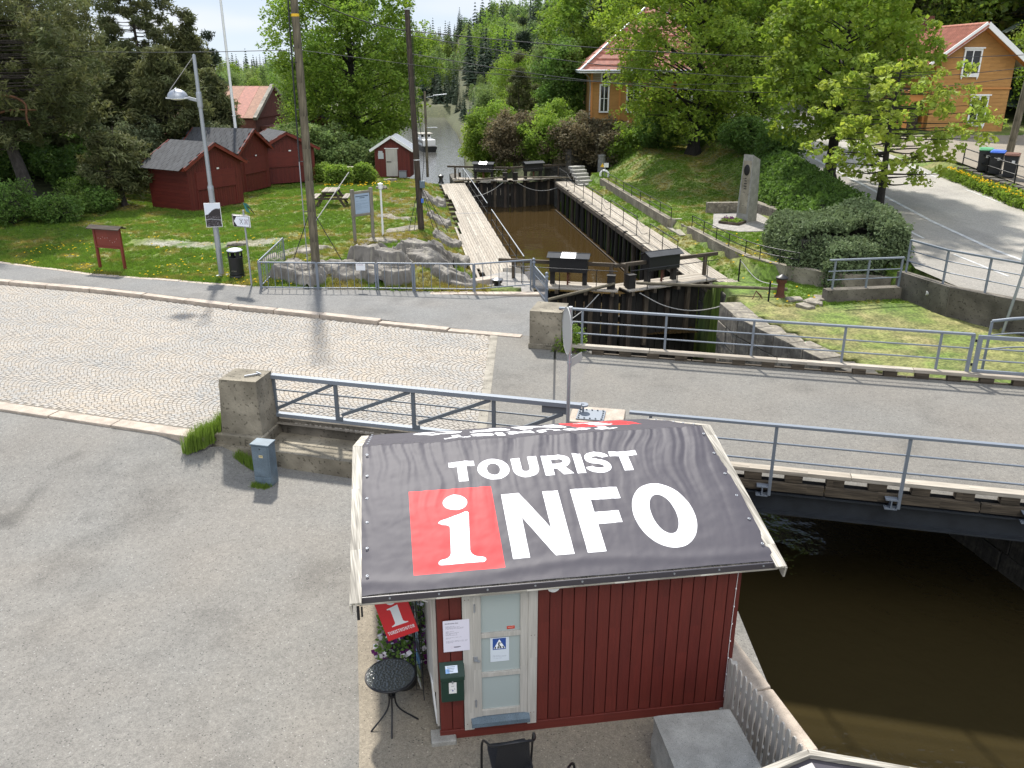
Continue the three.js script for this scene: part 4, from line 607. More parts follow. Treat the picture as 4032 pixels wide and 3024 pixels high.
{
  const t = railing('bridge_railing', 'blue grey steel railing on the booth side of the bridge', inBridge(0, 0, 0.3).toArray(), BR.turn, [-1.52, 0.64, 2.79, 4.94, 7.09, 9.2], -0.2, 1.15, [0.81, 0.48], { from: -1.9, to: 9.5 });
  for (const x of [0.64, 2.79, 4.94, 7.09]) obj('bracket', [box(0.2, 0.02, 0.16, x - 0.12, -0.05, -0.05), box(0.2, 0.02, 0.16, x - 0.12, -0.22, -0.05), box(0.02, 0.16, 0.16, x - 0.12, -0.135, -0.05)], M.blueSteel, t);
  const f = railing('bridge_railing', 'blue grey steel railing on the lock side of the bridge', inBridge(0, 0, -6.2).toArray(), BR.turn, [-3.74, -1.63, 0.48, 2.59, 4.7, 5.36], 0.22, 1.13, [0.79, 0.49], { from: -4.35, to: 5.4 });
  obj('end_post', cbox(0.07, 0.95, 0.06, 0.006, 5.38, 0.66, 0), M.blueSteel, f);
  const g = thing('barrier_gate', 'framed blue grey steel gate leaf at the far end of the bridge', 'gate', inBridge(5.48, 0.2, -6.2).toArray(), BR.turn);
  for (const [x0, x1, solid] of [[0, 1.42, 0], [1.5, 3.2, 1]]) { const w = x1 - x0; obj('frame', [cbox(0.1, 0.92, 0.06, 0.006, x0 + 0.05, 0.46, 0), cbox(0.1, 0.92, 0.06, 0.006, x1 - 0.05, 0.46, 0), cbox(w - 0.2, 0.09, 0.06, 0.006, x0 + w / 2, 0.875, 0), cbox(w - 0.2, 0.07, 0.06, 0.006, x0 + w / 2, 0.05, 0)], M.blueSteel, g); for (const y of [0.32, 0.6]) obj('rail', tube(V(x0, y, 0), V(x1, y, 0), 0.019), M.blueSteel, g); if (solid) obj('panel', box(w - 0.2, 0.48, 0.012, x0 + w / 2, 0.62, 0.0), M.blueSteelDark, g); }
  obj('hinge', [cyl(0.022, 0.022, 0.06, -0.03, 0.78, 0, 10), cyl(0.022, 0.022, 0.06, -0.03, 0.2, 0, 10)], M.blackMetal, g);
  const c = thing('curved_railing', 'blue grey steel railing curving off beside the bridge end', 'railing', inBridge(5.95, 0, -7.0).toArray(), BR.turn - 0.15);
  obj('handrail', path([V(0, 1.25, 0), V(0.6, 1.4, 0.05), V(1.6, 1.5, 0.2), V(3, 1.52, 0.5)], 0.04, 8, 20), M.blueSteel, c); for (const y of [0.55, 0.9]) obj('rail', path([V(0, y, 0), V(0.6, y + 0.14, 0.05), V(1.6, y + 0.25, 0.2), V(3, y + 0.28, 0.5)], 0.018, 6, 16), M.blueSteel, c); for (const [x, z, h] of [[0, 0, 1.25], [1.6, 0.2, 1.5], [2.9, 0.48, 1.5]]) obj('post', cbox(0.06, h + 0.3, 0.06, 0.006, x, h / 2 - 0.15, z), M.blueSteel, c);
}
// ---------------------------------------------------------------- concrete piers, ledge, pivot block, swing barrier
{
  const p = thing('concrete_pier', 'weathered concrete pier at the lock corner of the bridge', 'pier', [0.98, 0, -21.2], -0.25);
  const taper = (w, h, d, k) => { const g = fin(new THREE.BoxGeometry(w, h, d, 4, 6, 4)), q = g.attributes.position; for (let i = 0; i < q.count; i++) { const s = lerp(1, k, q.getY(i) / h + 0.5); q.setX(i, q.getX(i) * s); q.setZ(i, q.getZ(i) * s); } g.computeVertexNormals(); return g; };
  obj('body', place(taper(0.84, 1.0, 0.95, 1.0), 0, 0.52, 0), M.concrete, p); obj('plinth', cbox(0.9, 0.14, 1.0, 0.02, 0, 0.07, 0), M.concrete, p); obj('bolt', [tube(V(0.3, 1.03, 0.2), V(0.4, 1.03, 0.24), 0.008)], M.rust, p);
  const q = thing('concrete_pier', 'tall weathered concrete pier ending the swing barrier', 'pier', [-5.38, -0.25, -15.85], -0.2); obj('body', place(taper(0.92, 1.4, 0.78, 0.86), 0, 0.66, 0), M.concrete, q); obj('foot', cbox(1.15, 0.3, 0.9, 0.03, -0.08, 0.08, 0.04), M.concrete, q); obj('latch', [bar(V(0.05, 1.385, 0.12), V(0.28, 1.385, -0.08), 0.03, 0.025), bar(V(0.2, 1.4, -0.1), V(0.34, 1.4, -0.02), 0.02, 0.03)], M.galv, q);
  const l = thing('concrete_ledge', 'stained concrete ledge below the swing barrier', 'ledge'); obj('ledge', slab([[-6.35, -15.55], [-5.7, -15.36], [-4.62, -15.1], [-3.05, -14.62], [-1, -14.0], [1.2, -13.3], [2.3, -13.2], [2.3, -15], [-1.5, -16.0], [-5.1, -16.9], [-6.0, -16.3]], -1.4, -0.25), M.concrete, l); obj('upstand', slab([[-5.0, -16.35], [-1.5, -15.36], [0.95, -14.72], [0.98, -14.5], [-1.5, -15.14], [-5.0, -16.12]], -0.26, 0.06), M.concreteDark, l);
  const k = thing('pivot_block', 'pale concrete block carrying the bolted hinge plate', 'block', [1.68, -0.25, -15.2], -0.2); obj('block', cbox(1.06, 0.76, 0.82, 0.025, 0, 0.38, 0), M.kerb, k); const pl = new THREE.Group(); pl.name = 'hinge_plate'; k.add(pl); obj('plate', cbox(0.54, 0.02, 0.5, 0.004, -0.12, 0.775, 0.05), M.blueSteel, pl); for (let i = 0; i < 5; i++) for (const [x, z] of [[-0.34 + i * 0.11, 0.26], [-0.34 + i * 0.11, -0.16], [-0.35, -0.14 + i * 0.095], [0.11, -0.14 + i * 0.095]]) obj('bolt', cyl(0.017, 0.017, 0.022, x, 0.795, z, 6), M.blueSteelDark, pl); obj('pivot_disc', [cyl(0.1, 0.1, 0.035, -0.29, 0.93, -0.06, 24), cyl(0.02, 0.02, 0.2, -0.29, 0.86, -0.06, 10)], M.blueSteel, pl);
  const A = V(-4.95, 0, -16.1), B = V(1.3, 0, -14.48), L = A.distanceTo(B), ang = -Math.atan2(B.z - A.z, B.x - A.x), g = thing('swing_barrier', 'blue grey steel swing barrier with diagonal braces', 'barrier', A.toArray(), ang), m = M.blueSteelDark;
  obj('top_rail', cbox(L, 0.09, 0.13, 0.008, L / 2, 1.0, 0), M.blueSteel, g); obj('bottom_rail', cbox(L - 1.2, 0.08, 0.12, 0.008, L / 2 - 0.6, 0.16, 0), M.blueSteel, g);
  const px = [1.44, 3.1, 4.75]; for (const x of px) obj('post', cbox(0.07, 0.78, 0.07, 0.006, x, 0.57, 0), m, g); obj('post', cbox(0.06, 0.78, 0.06, 0.006, 0.06, 0.57, 0), m, g);
  for (const [a, b] of [[0.1, 1.38], [1.55, 3.03], [3.2, 4.68]]) obj('brace', bar(V(a, 0.3, 0.015), V(b, 0.94, 0.015), 0.05, 0.065), m, g); obj('brace', bar(V(4.85, 0.2, 0), V(6.1, 0.8, 0), 0.05, 0.07), m, g); for (const y of [0.44, 0.7]) obj('rail', tube(V(0, y, -0.02), V(5.9, y, -0.02), 0.018), m, g);
  obj('gusset', [box(0.16, 0.1, 0.02, 1.5, 0.22, 0.05), box(0.16, 0.1, 0.02, 3.16, 0.22, 0.05), box(0.5, 0.2, 0.03, 5.95, 0.9, 0)], m, g);
  const c = thing('electrical_cabinet', 'pale blue grey electrical cabinet against the ledge', 'cabinet', [-4.74, -0.62, -14.48], -0.22);
  obj('body', cbox(0.36, 0.86, 0.26, 0.01, 0, 0.43, 0), M.cabinet, c); obj('top', cbox(0.39, 0.03, 0.3, 0.01, 0, 0.875, 0.005), M.cabinet, c); obj('door', cbox(0.31, 0.62, 0.012, 0.004, -0.005, 0.53, 0.133), M.cabinet, c); obj('base_panel', cbox(0.34, 0.17, 0.014, 0.004, 0, 0.105, 0.134), M.cabinet, c); obj('lock', cyl(0.012, 0.012, 0.01, 0.0, 0.79, 0.142, 12, Math.PI / 2), M.blackMetal, c);
  const cv = canvas(120, 80), x = cv.getContext('2d'); x.fillStyle = '#c9b98e'; x.fillRect(0, 0, 120, 80); x.fillStyle = '#6a5a30'; x.fillRect(14, 22, 92, 10); x.fillRect(14, 42, 80, 8); obj('label_plate', place(fin(new THREE.PlaneGeometry(0.08, 0.055)), 0.01, 0.64, 0.1405), new THREE.MeshStandardMaterial({ map: canvasTex(cv), roughness: 0.6 }), c, { uv: false });
  const s = thing('road_sign', 'grey steel signpost showing the blank backs of round and flag signs', 'sign', [1.03, -0.2, -14.2], 0); obj('post', tube(V(0, 0, 0), V(0.0, 3.18, 0), 0.034, 0.034, 14), M.galv, s); obj('round_plate', place(cyl(0.42, 0.42, 0.012, 0, 0, 0, 40, Math.PI / 2, 0, 0), -0.05, 2.74, -0.05, 0, -1.45), M.signBack, s); obj('rim', place(fin(new THREE.TorusGeometry(0.42, 0.012, 6, 40)), -0.05, 2.74, -0.05, 0, -1.45), M.signBack, s); obj('flag_plate', cbox(0.42, 0.17, 0.008, 0.003, 0.12, 2.16, -0.14, 0, 0.9, 0.1), M.signBack, s); for (const y of [2.3, 2.16, 2.9]) obj('clamp', cyl(0.045, 0.045, 0.03, 0, y, 0, 14), M.galv, s); obj('cap', cyl(0.036, 0.036, 0.02, 0, 3.19, 0, 14), M.galvLight, s);
}
// ---------------------------------------------------------------- ornate blue grille by the lock
{
  const a = fromLock(-0.03, 0.84), b = fromLock(0.05, 2.85), L = a.distanceTo(b), t = thing('ornate_grille', 'ornate blue steel fence with ball finials at the lock corner', 'fence', a.toArray(), -Math.atan2(b.z - a.z, b.x - a.x));
  for (const x of [0, L]) { obj('post', cyl(0.05, 0.045, 0.86, x, 0.43, 0, 12), M.blueSteel, t); obj('finial', [place(fin(new THREE.SphereGeometry(0.055, 12, 8)), x, 0.95, 0), cyl(0.065, 0.04, 0.05, x, 0.88, 0, 12)], M.blueSteel, t); }
  for (const y of [0.1, 0.5, 0.76]) obj('rail', bar(V(0, y, 0), V(L + 0.2, y, 0), 0.035, 0.03), M.blueSteel, t); for (let i = 1; i < 14; i++) obj('baluster', cyl(0.011, 0.011, 0.66, L * i / 14, 0.43, 0, 6), M.blueSteel, t); for (let i = 0; i < 7; i++) obj('ring', place(fin(new THREE.TorusGeometry(0.06, 0.01, 5, 14)), L * (i + 0.5) / 7, 0.62, 0), M.blueSteel, t);
}
// ---------------------------------------------------------------- steel crowd fence along the pavement
function fencePanel(label, a, b, n, h, group) {
  const L = a.distanceTo(b), t = thing('bar_fence', label, 'fence', a.toArray(), -Math.atan2(b.z - a.z, b.x - a.x), group); const dy = b.y - a.y;
  for (const x of [0, L]) obj('post', tube(V(x, -0.12 + dy * x / L, 0), V(x, h + dy * x / L, 0), 0.03, 0.03, 10), M.blueSteel, t); obj('top_rail', tube(V(0, h, 0), V(L, h + dy, 0), 0.026, 0.026, 10), M.blueSteel, t); obj('bottom_rail', tube(V(0, 0.13, 0), V(L, 0.13 + dy, 0), 0.02, 0.02, 8), M.blueSteel, t); for (let i = 1; i < n; i++) { const x = L * i / n; obj('bar', tube(V(x, 0.13 + dy * x / L, 0), V(x, h + dy * x / L, 0), 0.011, 0.011, 6), M.blueSteel, t); } return t;
}
fencePanel('steel bar fence panel turning uphill from the litter bin', V(-8.2, 0.04, -26.7), V(-8.05, 0.28, -29.3), 13, 0.95, 'bar fence panels along the pavement');
const signPanel = fencePanel('steel bar fence panel in front of the leaning pole', V(-8.15, 0.03, -26.62), V(-6.3, 0.03, -26.52), 8, 0.95, 'bar fence panels along the pavement');
fencePanel('steel bar fence panel carrying a small white sign', V(-6.27, 0.03, -26.52), V(-4.4, 0.03, -26.5), 8, 0.95, 'bar fence panels along the pavement');
fencePanel('short steel bar fence panel between the sign panel and the long one', V(-4.33, 0.03, -26.5), V(-3.2, 0.03, -26.44), 5, 0.95, 'bar fence panels along the pavement');
fencePanel('steel bar fence panel in front of the black rock face', V(-3.14, 0.03, -26.44), V(-1.24, 0.03, -26.37), 7, 0.95, 'bar fence panels along the pavement');
fencePanel('steel bar fence panel ending at the ornate grille', V(-1.2, 0.03, -26.37), V(0.62, 0.0, -27.1), 7, 0.95, 'bar fence panels along the pavement');
paper('fence_notice', 'small white notice plate wired to the bar fence', 'notice', 0.3, 0.22, (x, w, h) => { x.fillStyle = '#dfe1e4'; x.fillRect(0, 0, w, h); x.fillStyle = '#8d6a70'; for (let i = 0; i < 13; i++) x.fillRect((0.17 + i * 0.05) * w, (i % 4 ? 0.15 : 0.1) * h, 0.034 * w, (i % 4 ? 0.09 : 0.14) * h); lines(x, w, h, [[0.38, 0.88], [0.48, 0.86], [0.58, 0.8], [0.78, 0.84], [0.86, 0.7]], 0.14, '#8a9098'); }, [-4.86, 0.86, -26.47], -0.02, 0, 0, 300, 0.006);
{ // slabs under the fence
  const g = new THREE.Group(); g.name = 'fence_slabs'; scene.add(g); structure(g, 'pale slabs under the bar fence'); for (let i = 0; i < 7; i++) obj('slab', cbox(1.0, 0.12, 0.34, 0.015, -5.3 + i * 0.98, 0.0 + rr(0, 0.015), -26.3 + i * 0.012), M.kerb, g, { shift: 1 });
}
// ---------------------------------------------------------------- lock: side decks
const atLock = (x, y, z) => fromLock(x, z, y).toArray();
function plankDeck(name, label, x0, x1, z0, z1, y, w, seg, ragged, joists = true) {
  const t = thing(name, label, 'boardwalk', atLock(0, y, 0), LOCK.turn); const n = Math.round((x1 - x0) / w), mats = [M.deckWood, M.deckWoodB, M.deckWoodC, M.deckWood];
  for (let i = 0; i < n; i++) { let z = z0 + (i % 3) * 0.0; let first = true; while (z < z1 - 0.05) { let L = first ? seg * (0.4 + 0.3 * (i % 3)) : seg * rr(0.9, 1.1); first = false; const e = Math.min(z1, z + L), lo = Math.max(z, z0), cx = x0 + (i + 0.5) * w, mid = (lo + e) / 2; if (!ragged || cx > ragged(mid)) obj('plank', box(w - 0.009, 0.045, e - lo - 0.012, cx + rr(-0.002, 0.002), -0.0225 + rr(-0.004, 0.003), mid), mats[(i * 3 + Math.floor(R() * 4)) % 4], t, { shift: 1, long: 2 }); z = e; } }
  if (joists) { for (let z = z0 + 0.3; z < z1; z += 1.5) obj('joist', box(x1 - x0 - 0.05, 0.16, 0.1, (x0 + x1) / 2, -0.13, z), M.oldTimber, t, { long: 0 }); }
  return t;
}
const leftDeck = plankDeck('boardwalk', 'wide weathered plank boardwalk below the grassy rocks', -1.74, 0.02, -27.4, -1.4, -0.3, 0.11, 4.6, (z) => z < -22 ? -1.5 : z < -15.9 ? -1.28 : z < -11 ? -1.45 : z < -3.4 ? -1.74 : -1.74 + (z + 3.4) * 0.55);
obj('edge_beam', box(0.16, 0.2, 26, -0.02, -0.15, -14.4), M.tarWood, leftDeck, { long: 2 }); obj('cross_strip', box(1.4, 0.012, 0.035, -0.65, 0.008, -15.9), M.galv, leftDeck);
const rightDeck = plankDeck('boardwalk', 'narrow weathered plank boardwalk carried on dark piles', 5.98, 7.36, -27.4, -0.7, -0.3, 0.115, 4.2);
plankDeck('boardwalk', 'short plank landing beside the iron bollard', 6.84, 7.92, -0.66, 3.05, -0.31, 0.108, 3.8);
{ // piles and waling under the narrow boardwalk
  const p = thing('pile_row', 'row of dark timber piles standing in the lock chamber', 'piles', atLock(0, 0, 0), LOCK.turn); p.userData.category = 'piles';
  for (let i = 0; i < 17; i++) { const z = -26.4 + i * 1.5; obj('pile', cyl(0.115, 0.1, 2.7, 6.0 + rr(-0.02, 0.02), -1.72 + (i % 3) * 0.05, z, 9, rr(-0.015, 0.015), 0, rr(-0.015, 0.015)), i % 3 ? M.tarWood : M.poleDark, p, { shift: 1, long: 1 }); }
  for (let i = 0; i < 16; i++) obj('pile', cyl(0.09, 0.08, 2.2, 6.42, -1.55, -25.7 + i * 1.5, 7), M.tarWood, p, { shift: 1, long: 1 });
  for (let i = 0; i < 6; i++) obj('waling', box(0.16, 0.2, 4.2, 5.98, -0.46, -25.3 + i * 4.21), M.oldTimber, p, { shift: 1, long: 2 });
  obj('water_boom', tube(V(5.72, -1.9, -26), V(5.78, -1.9, -1.5), 0.03), M.poleDark, p);
  stoneWall('lock_wall', [fromLock(6.62, -33.5), fromLock(6.62, 1.2)].map((q) => [q.x, q.z]), -3, -0.42, 'rough dark stone lock wall behind the piles', M.darkStone, -1, 0.42, 0.6);
  stoneWall('lock_wall', [fromLock(0.0, -33.5), fromLock(0.0, 0.6)].map((q) => [q.x, q.z]), -3, -0.4, 'dark stone lock wall below the wide boardwalk', M.darkStone, 1, 0.5, 0.6);
}
function ironRail(label, x, zs, y, h, m, group, lean = 0) {
  const t = thing('iron_railing', label, 'railing', atLock(0, y, 0), LOCK.turn, group); const top = m === 'bright' ? M.galv : M.blackMetal;
  for (const z of zs) { obj('post', cyl(0.017, 0.017, h, x, h / 2, z, 7), M.blackMetal, t); obj('foot', [box(0.42, 0.015, 0.03, x - 0.2 * Math.sign(x - 3), 0.008, z)], M.blackMetal, t); }
  obj('handrail', tube(V(x, h, zs[0]), V(x, h, zs[zs.length - 1]), 0.022), top, t); obj('rail', path(zs.map((z, i) => V(x, h * 0.48 - (i % 2) * 0.02, z)), 0.013, 6), M.blackMetal, t); return t;
}
const range = (a, b, n) => Array.from({ length: n }, (_, i) => a + (b - a) * i / (n - 1));
ironRail('iron railing on the wide boardwalk running to the lower gate', 0.0, range(-28.4, -13.65, 8), -0.3, 0.84, 'bright');
ironRail('iron railing on the wide boardwalk running to the upper gate', 0.0, [-11.8, -9.8, -7.6, -5.5, -3.5, -1.5], -0.3, 0.84, 'bright');
ironRail('black iron railing by the stone steps at the lower gate', 6.2, [-27.4, -24.9], -0.3, 0.84);
const g3 = 'black iron railings along the narrow boardwalk';
ironRail('black iron railing section on the narrow boardwalk below the life buoy', 6.2, [-22.5, -20, -17.7, -15.5], -0.3, 0.84, 0);
ironRail('black iron railing section in the middle of the narrow boardwalk', 6.24, [-13.8, -11.3, -8.95], -0.3, 0.84, 0);
ironRail('black iron railing section on the narrow boardwalk near the gear house', 6.3, [-7.15, -5.3, -3.4], -0.3, 0.84, 0);
{ const sag = (a, b, d) => path([a, a.clone().lerp(b, 0.5).add(V(0, -d, 0)), b], 0.012, 5, 14); const t = thing('railing_chains', 'thin chains closing the gaps between the iron railings', 'chain', atLock(0, -0.3, 0), LOCK.turn); for (const [a, b] of [[-24.9, -22.5], [-15.5, -13.8], [-8.95, -7.15]]) { obj('chain', sag(V(6.22, 0.8, a), V(6.22, 0.8, b), 0.2), M.cable, t); obj('chain', sag(V(6.22, 0.45, a), V(6.22, 0.45, b), 0.2), M.cable, t); } }
// ---------------------------------------------------------------- gates
function lockGate(lz, label, depth) {
  const roots = [];
  for (const s of [-1, 1]) {
    const ang = s < 0 ? -0.335 : 0.335, hx = s < 0 ? -0.12 : 6.12; // leaf frame: x from hinge towards the middle
    const base = fromLock(hx, lz, 0), t = thing('lock_gate', `${label} hinged by the ${s < 0 ? 'wide' : 'narrow'} boardwalk`, 'lock gate', base.toArray(), LOCK.turn + (s < 0 ? ang : ang));
    const X = (v) => (s < 0 ? v : -v), L = 3.3;
    for (let i = 0; i < 11; i++) obj('gate_plank', box(0.27, 3.6, 0.1, X(0.16 + i * 0.3), -2.2, 0.1 + (i % 2) * 0.015), M.tarWood, t, { shift: 1, long: 1 });
    for (const y of [-0.62, -1.3, -2.0]) obj('crossbeam', box(L, 0.2, 0.16, X(L / 2), y, -0.03), M.tarWood, t, { long: 0 });
    for (const x of [0.55, 1.45, 2.35, 3.05]) obj('fender', box(0.15, 1.75 + (x * 7 % 1) * 0.5, 0.11, X(x), -1.32, 0.22), x === 1.45 || x === 3.05 ? M.poleDark : M.oldTimber, t, { shift: 1, long: 1 });
    for (let i = 0; i < 6; i++) obj('walk_plank', box(3.75, 0.045, 0.165, X(1.4), -0.2 + rr(-0.004, 0.004), -0.42 + i * 0.172), [M.deckWood, M.deckWoodB, M.deckWoodC][i % 3], t, { shift: 1, long: 0 });
    for (const x of [0.2, 1.2, 2.2, 3.1]) obj('bearer', box(0.12, 0.14, 1.06, X(x), -0.3, 0.0), M.oldTimber, t, { long: 2 });
    // gear house
    const h = new THREE.Group(); h.name = 'gear_house'; t.add(h); const cx = X(1.52);
    for (const d of [-0.56, 0.56]) obj('leg', box(0.15, 0.5, 0.2, cx + d, 0.06, -0.14), M.tarWood, h, { long: 1 }); obj('housing', cbox(1.3, 0.5, 0.4, 0.01, cx, 0.52, -0.13), M.blackPaint, h);
    for (let k = 0; k < 3; k++) for (const q of [-1, 1]) obj('roof_sheet', place(box(0.5, 0.022, 0.36), cx - 0.48 + k * 0.48, 0.85 + (k % 2) * 0.004, -0.13 + q * 0.145, q * 0.38), k === 1 && s < 0 ? M.feltShine : M.roofing, h); obj('gable', place(prism([[-0.25, 0], [0.25, 0], [0, 0.1]], 1.28), cx - 0.64, 0.765, -0.13, 0, Math.PI / 2), M.blackPaint, h); obj('gear_rack', [box(0.06, 0.46, 0.05, cx - 0.02, 0.05, -0.05), ...range(0, 0.36, 7).map((y) => box(0.09, 0.025, 0.05, cx + 0.03, -0.1 + y, -0.05))], M.rust, h); obj('boss', cyl(0.05, 0.05, 0.05, cx + 0.12, 0.36, 0.06, 12, Math.PI / 2), M.blackMetal, h);
    // hand beam, mitre post, rail
    obj('hand_beam', box(4.4, 0.12, 0.1, X(1.25), 0.56, -0.14), M.oldTimber, t, { long: 0 }); obj('beam_post', box(0.11, 0.72, 0.11, X(-0.42), 0.16, -0.14), M.oldTimber, t, { long: 1 }); obj('mitre_post', [box(0.26, 0.46, 0.26, X(3.02), 0.04, 0.2), box(0.3, 0.03, 0.3, X(3.02), 0.285, 0.2)], M.tarWood, t, { long: 1 }); obj('king_post', cyl(0.07, 0.07, 0.8, X(2.98), 0.2, -0.14, 8), M.oldTimber, t);
    const rz = 0.53; for (const x of [0.0, 1.3, 2.55]) obj('rail_post', cyl(0.014, 0.014, 0.72, X(x), 0.16, rz, 6), M.blackMetal, t); obj('guard_rail', tube(V(X(-0.45), 0.52, rz), V(X(3.25), 0.5, rz), 0.014), M.blackMetal, t);
    roots.push(t);
  }
  return roots;
}
lockGate(-0.55, 'black timber lock gate leaf nearest the bridge', 1);
lockGate(-28.85, 'black timber lock gate leaf at the river end', 1);
{ const s = (label, a, b, r) => tag(obj('gate_spar', tube(a, b, r, r, 8), M.poleWood, scene, { long: 0 }), label, 'spar');
  s('tarred gate spar reaching from the bridge end gate to the blue grille', fromLock(2.75, 0.75, 0.02), fromLock(0.0, 2.15, -0.12), 0.055); s('tarred gate spar reaching from the bridge end gate to the iron bollard', fromLock(3.5, 0.75, 0.02), fromLock(8.2, 2.25, 0.02), 0.055);
  s('tarred gate spar lying off the river end gate', fromLock(2.75, -27.6, 0.02), fromLock(-0.7, -26.9, -0.1), 0.05); s('tarred gate spar crossing from the river end gate to the narrow boardwalk', fromLock(3.5, -27.6, 0.02), fromLock(7.2, -27.2, -0.05), 0.05);
  const c = (label, a, b, d) => tag(obj('rope', path([a, a.clone().lerp(b, 0.25).add(V(0, -d * 0.75, 0)), a.clone().lerp(b, 0.5).add(V(0, -d, 0)), a.clone().lerp(b, 0.75).add(V(0, -d * 0.75, 0)), b], 0.018, 6, 40), M.rope, scene), label, 'rope');
  c('slack grey rope hanging across the open lock end', fromLock(3.6, 0.9, -0.3), fromLock(7.0, 1.6, -0.35), 0.55); c('grey rope running down from the gate walkway', fromLock(2.2, 0.85, -0.3), fromLock(0.2, 2.6, -0.9), 0.2); c('slack grey rope at the river end gate towards the narrow boardwalk', fromLock(3.4, -27.4, -0.3), fromLock(6.0, -26.8, -0.6), 0.35); c('slack grey rope at the river end gate towards the wide boardwalk', fromLock(2.5, -27.4, -0.3), fromLock(0.2, -25.5, -0.9), 0.2);
}
function bollard(label, x, y, z, h, cap, rusty) { const t = thing('bollard', label, 'bollard', atLock(x, y, z), 0, 'iron bollards beside the lock gates'); obj('shaft', lathe([[0, 0], [0.2, 0], [0.19, 0.05], [0.13, 0.12], [0.115, h * 0.6], [0.17, h * 0.68], [0.17, h * 0.84]], 18), rusty ? M.rust : M.blackPaint, t); obj('cap', lathe([[0.17, h * 0.82], [0.2, h * 0.84], [0.2, h * 0.9], [0.04, h], [0, h * 1.02]], 18), cap, t); return t; }
bollard('rusty iron bollard with black cone cap by the plank landing', 7.97, -0.26, 2.25, 0.78, M.blackPaint, true); bollard('black iron bollard at the far end of the wide boardwalk', -1.5, -0.3, -27.6, 0.55, M.blackPaint); bollard('black iron bollard at the far end of the narrow boardwalk', 7.1, -0.3, -27.5, 0.6, M.blackPaint); bollard('squat iron bollard with shiny cap behind the bar fence', -1.15, -0.3, 0.1, 0.5, M.feltShine);
{ const t = thing('chain_post', 'black iron post with slack white chain on the landing', 'post', atLock(7.55, -0.3, -0.25), LOCK.turn); obj('post', cyl(0.03, 0.03, 0.8, 0, 0.4, 0, 8), M.blackMetal, t); obj('chain', path([V(0, 0.75, 0), V(0.25, 0.3, 1.0), V(0.5, 0.4, 2.3)], 0.016, 5, 20), M.rope, t); const u = thing('iron_post', 'slim black iron bar standing at the end of the landing', 'post', atLock(7.35, -0.3, 2.75), 0); obj('bar', [cyl(0.03, 0.03, 0.75, 0, 0.37, 0, 8), cyl(0.06, 0.06, 0.03, 0, 0.015, 0, 8)], M.blackMetal, u); const r = thing('rusty_winch', 'rusty iron windlass frame lying on the plank landing', 'winch', atLock(7.2, -0.28, 2.3), 0.3); obj('frame', [tube(V(-0.3, 0.02, 0.1), V(-0.1, 0.3, 0), 0.015), tube(V(0.1, 0.02, 0.15), V(-0.1, 0.3, 0), 0.015), tube(V(-0.1, 0.3, 0), V(0.25, 0.05, -0.2), 0.015), tube(V(-0.35, 0.02, 0.15), V(0.2, 0.02, 0.2), 0.015)], M.rust, r); }
{ const t = thing('gravel_apron', 'pale sandy ground', 'ground'); t.userData = { kind: 'structure', label: 'pale sandy apron between fence and boardwalk' }; obj('apron', slab([[-1.7, -28.3], [-0.3, -29.7], [0.5, -29.3], [0.75, -26.5], [-1.3, -26.45]], -0.6, -0.06), M.gravel, t); obj('stone', cbox(1.0, 0.25, 0.4, 0.04, -0.9, -0.02, -28.1, 0, 0.5), M.kerb, t); }
// ---------------------------------------------------------------- concrete garden wall with low rail, steps, buoy, pillar
function wallRun(name, label, pts, y0, y1, th, m, cat = 'wall', cap = null) { const t = thing(name, label, cat); for (let i = 1; i < pts.length; i++) { const a = V(pts[i - 1][0], (y0 + (pts[i - 1][2] ?? y1)) / 2, pts[i - 1][1]), b = V(pts[i][0], (y0 + (pts[i][2] ?? y1)) / 2, pts[i][1]); const ya = pts[i - 1][2] ?? y1, yb = pts[i][2] ?? y1, d = V(b.x - a.x, 0, b.z - a.z), L = d.length(); d.normalize(); const g = fin(new THREE.BoxGeometry(th, 1, L + th * 0.3, 1, 1, 1)), p = g.attributes.position; for (let k = 0; k < p.count; k++) { const s = p.getZ(k) / L + 0.5; p.setY(k, p.getY(k) > 0 ? lerp(ya, yb, s) : y0); } g.computeVertexNormals(); place(g, (a.x + b.x) / 2, 0, (a.z + b.z) / 2, 0, Math.atan2(d.x, d.z)); obj('segment', g, m, t, { shift: 1 }); } return t; }
const LP = (x, z) => { const p = fromLock(x, z); return [p.x, p.z]; };
wallRun('garden_wall', 'long low concrete wall with black rail below the lawn', [LP(8.25, -24), LP(8.1, -16), LP(8.0, -9.6)], -0.6, 0.3, 0.26, M.concrete); wallRun('garden_wall', 'curved low concrete wall with black rail under the hedge', [LP(8.25, -7.6), LP(8.3, -3.5), LP(8.45, -1.6), LP(8.8, -0.55), [9.75, -29.15], [10.7, -28.25], [12.6, -27.35]], -0.6, 0.3, 0.26, M.concrete);
{ const s = thing('concrete_steps', 'pale concrete steps through the garden wall', 'steps', atLock(8.3, -0.3, -8.6), LOCK.turn); obj('step', cbox(0.5, 0.25, 1.9, 0.01, -0.2, 0.1, 0), M.concreteLight, s); obj('step', cbox(0.5, 0.5, 1.9, 0.01, 0.3, 0.2, 0), M.concreteLight, s); obj('cheek', cbox(0.5, 0.62, 0.16, 0.01, 0.0, 0.28, -1.02), M.concreteLight, s); }
function lowRail(label, pts, y, h) { const t = thing('low_railing', label, 'railing', [0, 0, 0], 0, 'low black railings on the garden wall'); const P = pts.map(([x, z]) => V(x, y, z)); for (const p of P) obj('post', cyl(0.018, 0.018, h, p.x, y + h / 2, p.z, 7), M.blackMetal, t); for (const k of [1, 0.52]) obj('rail', path(P.map((p) => V(p.x, y + h * k, p.z)), 0.018, 6, P.length * 3), M.blackMetal, t); return t; }
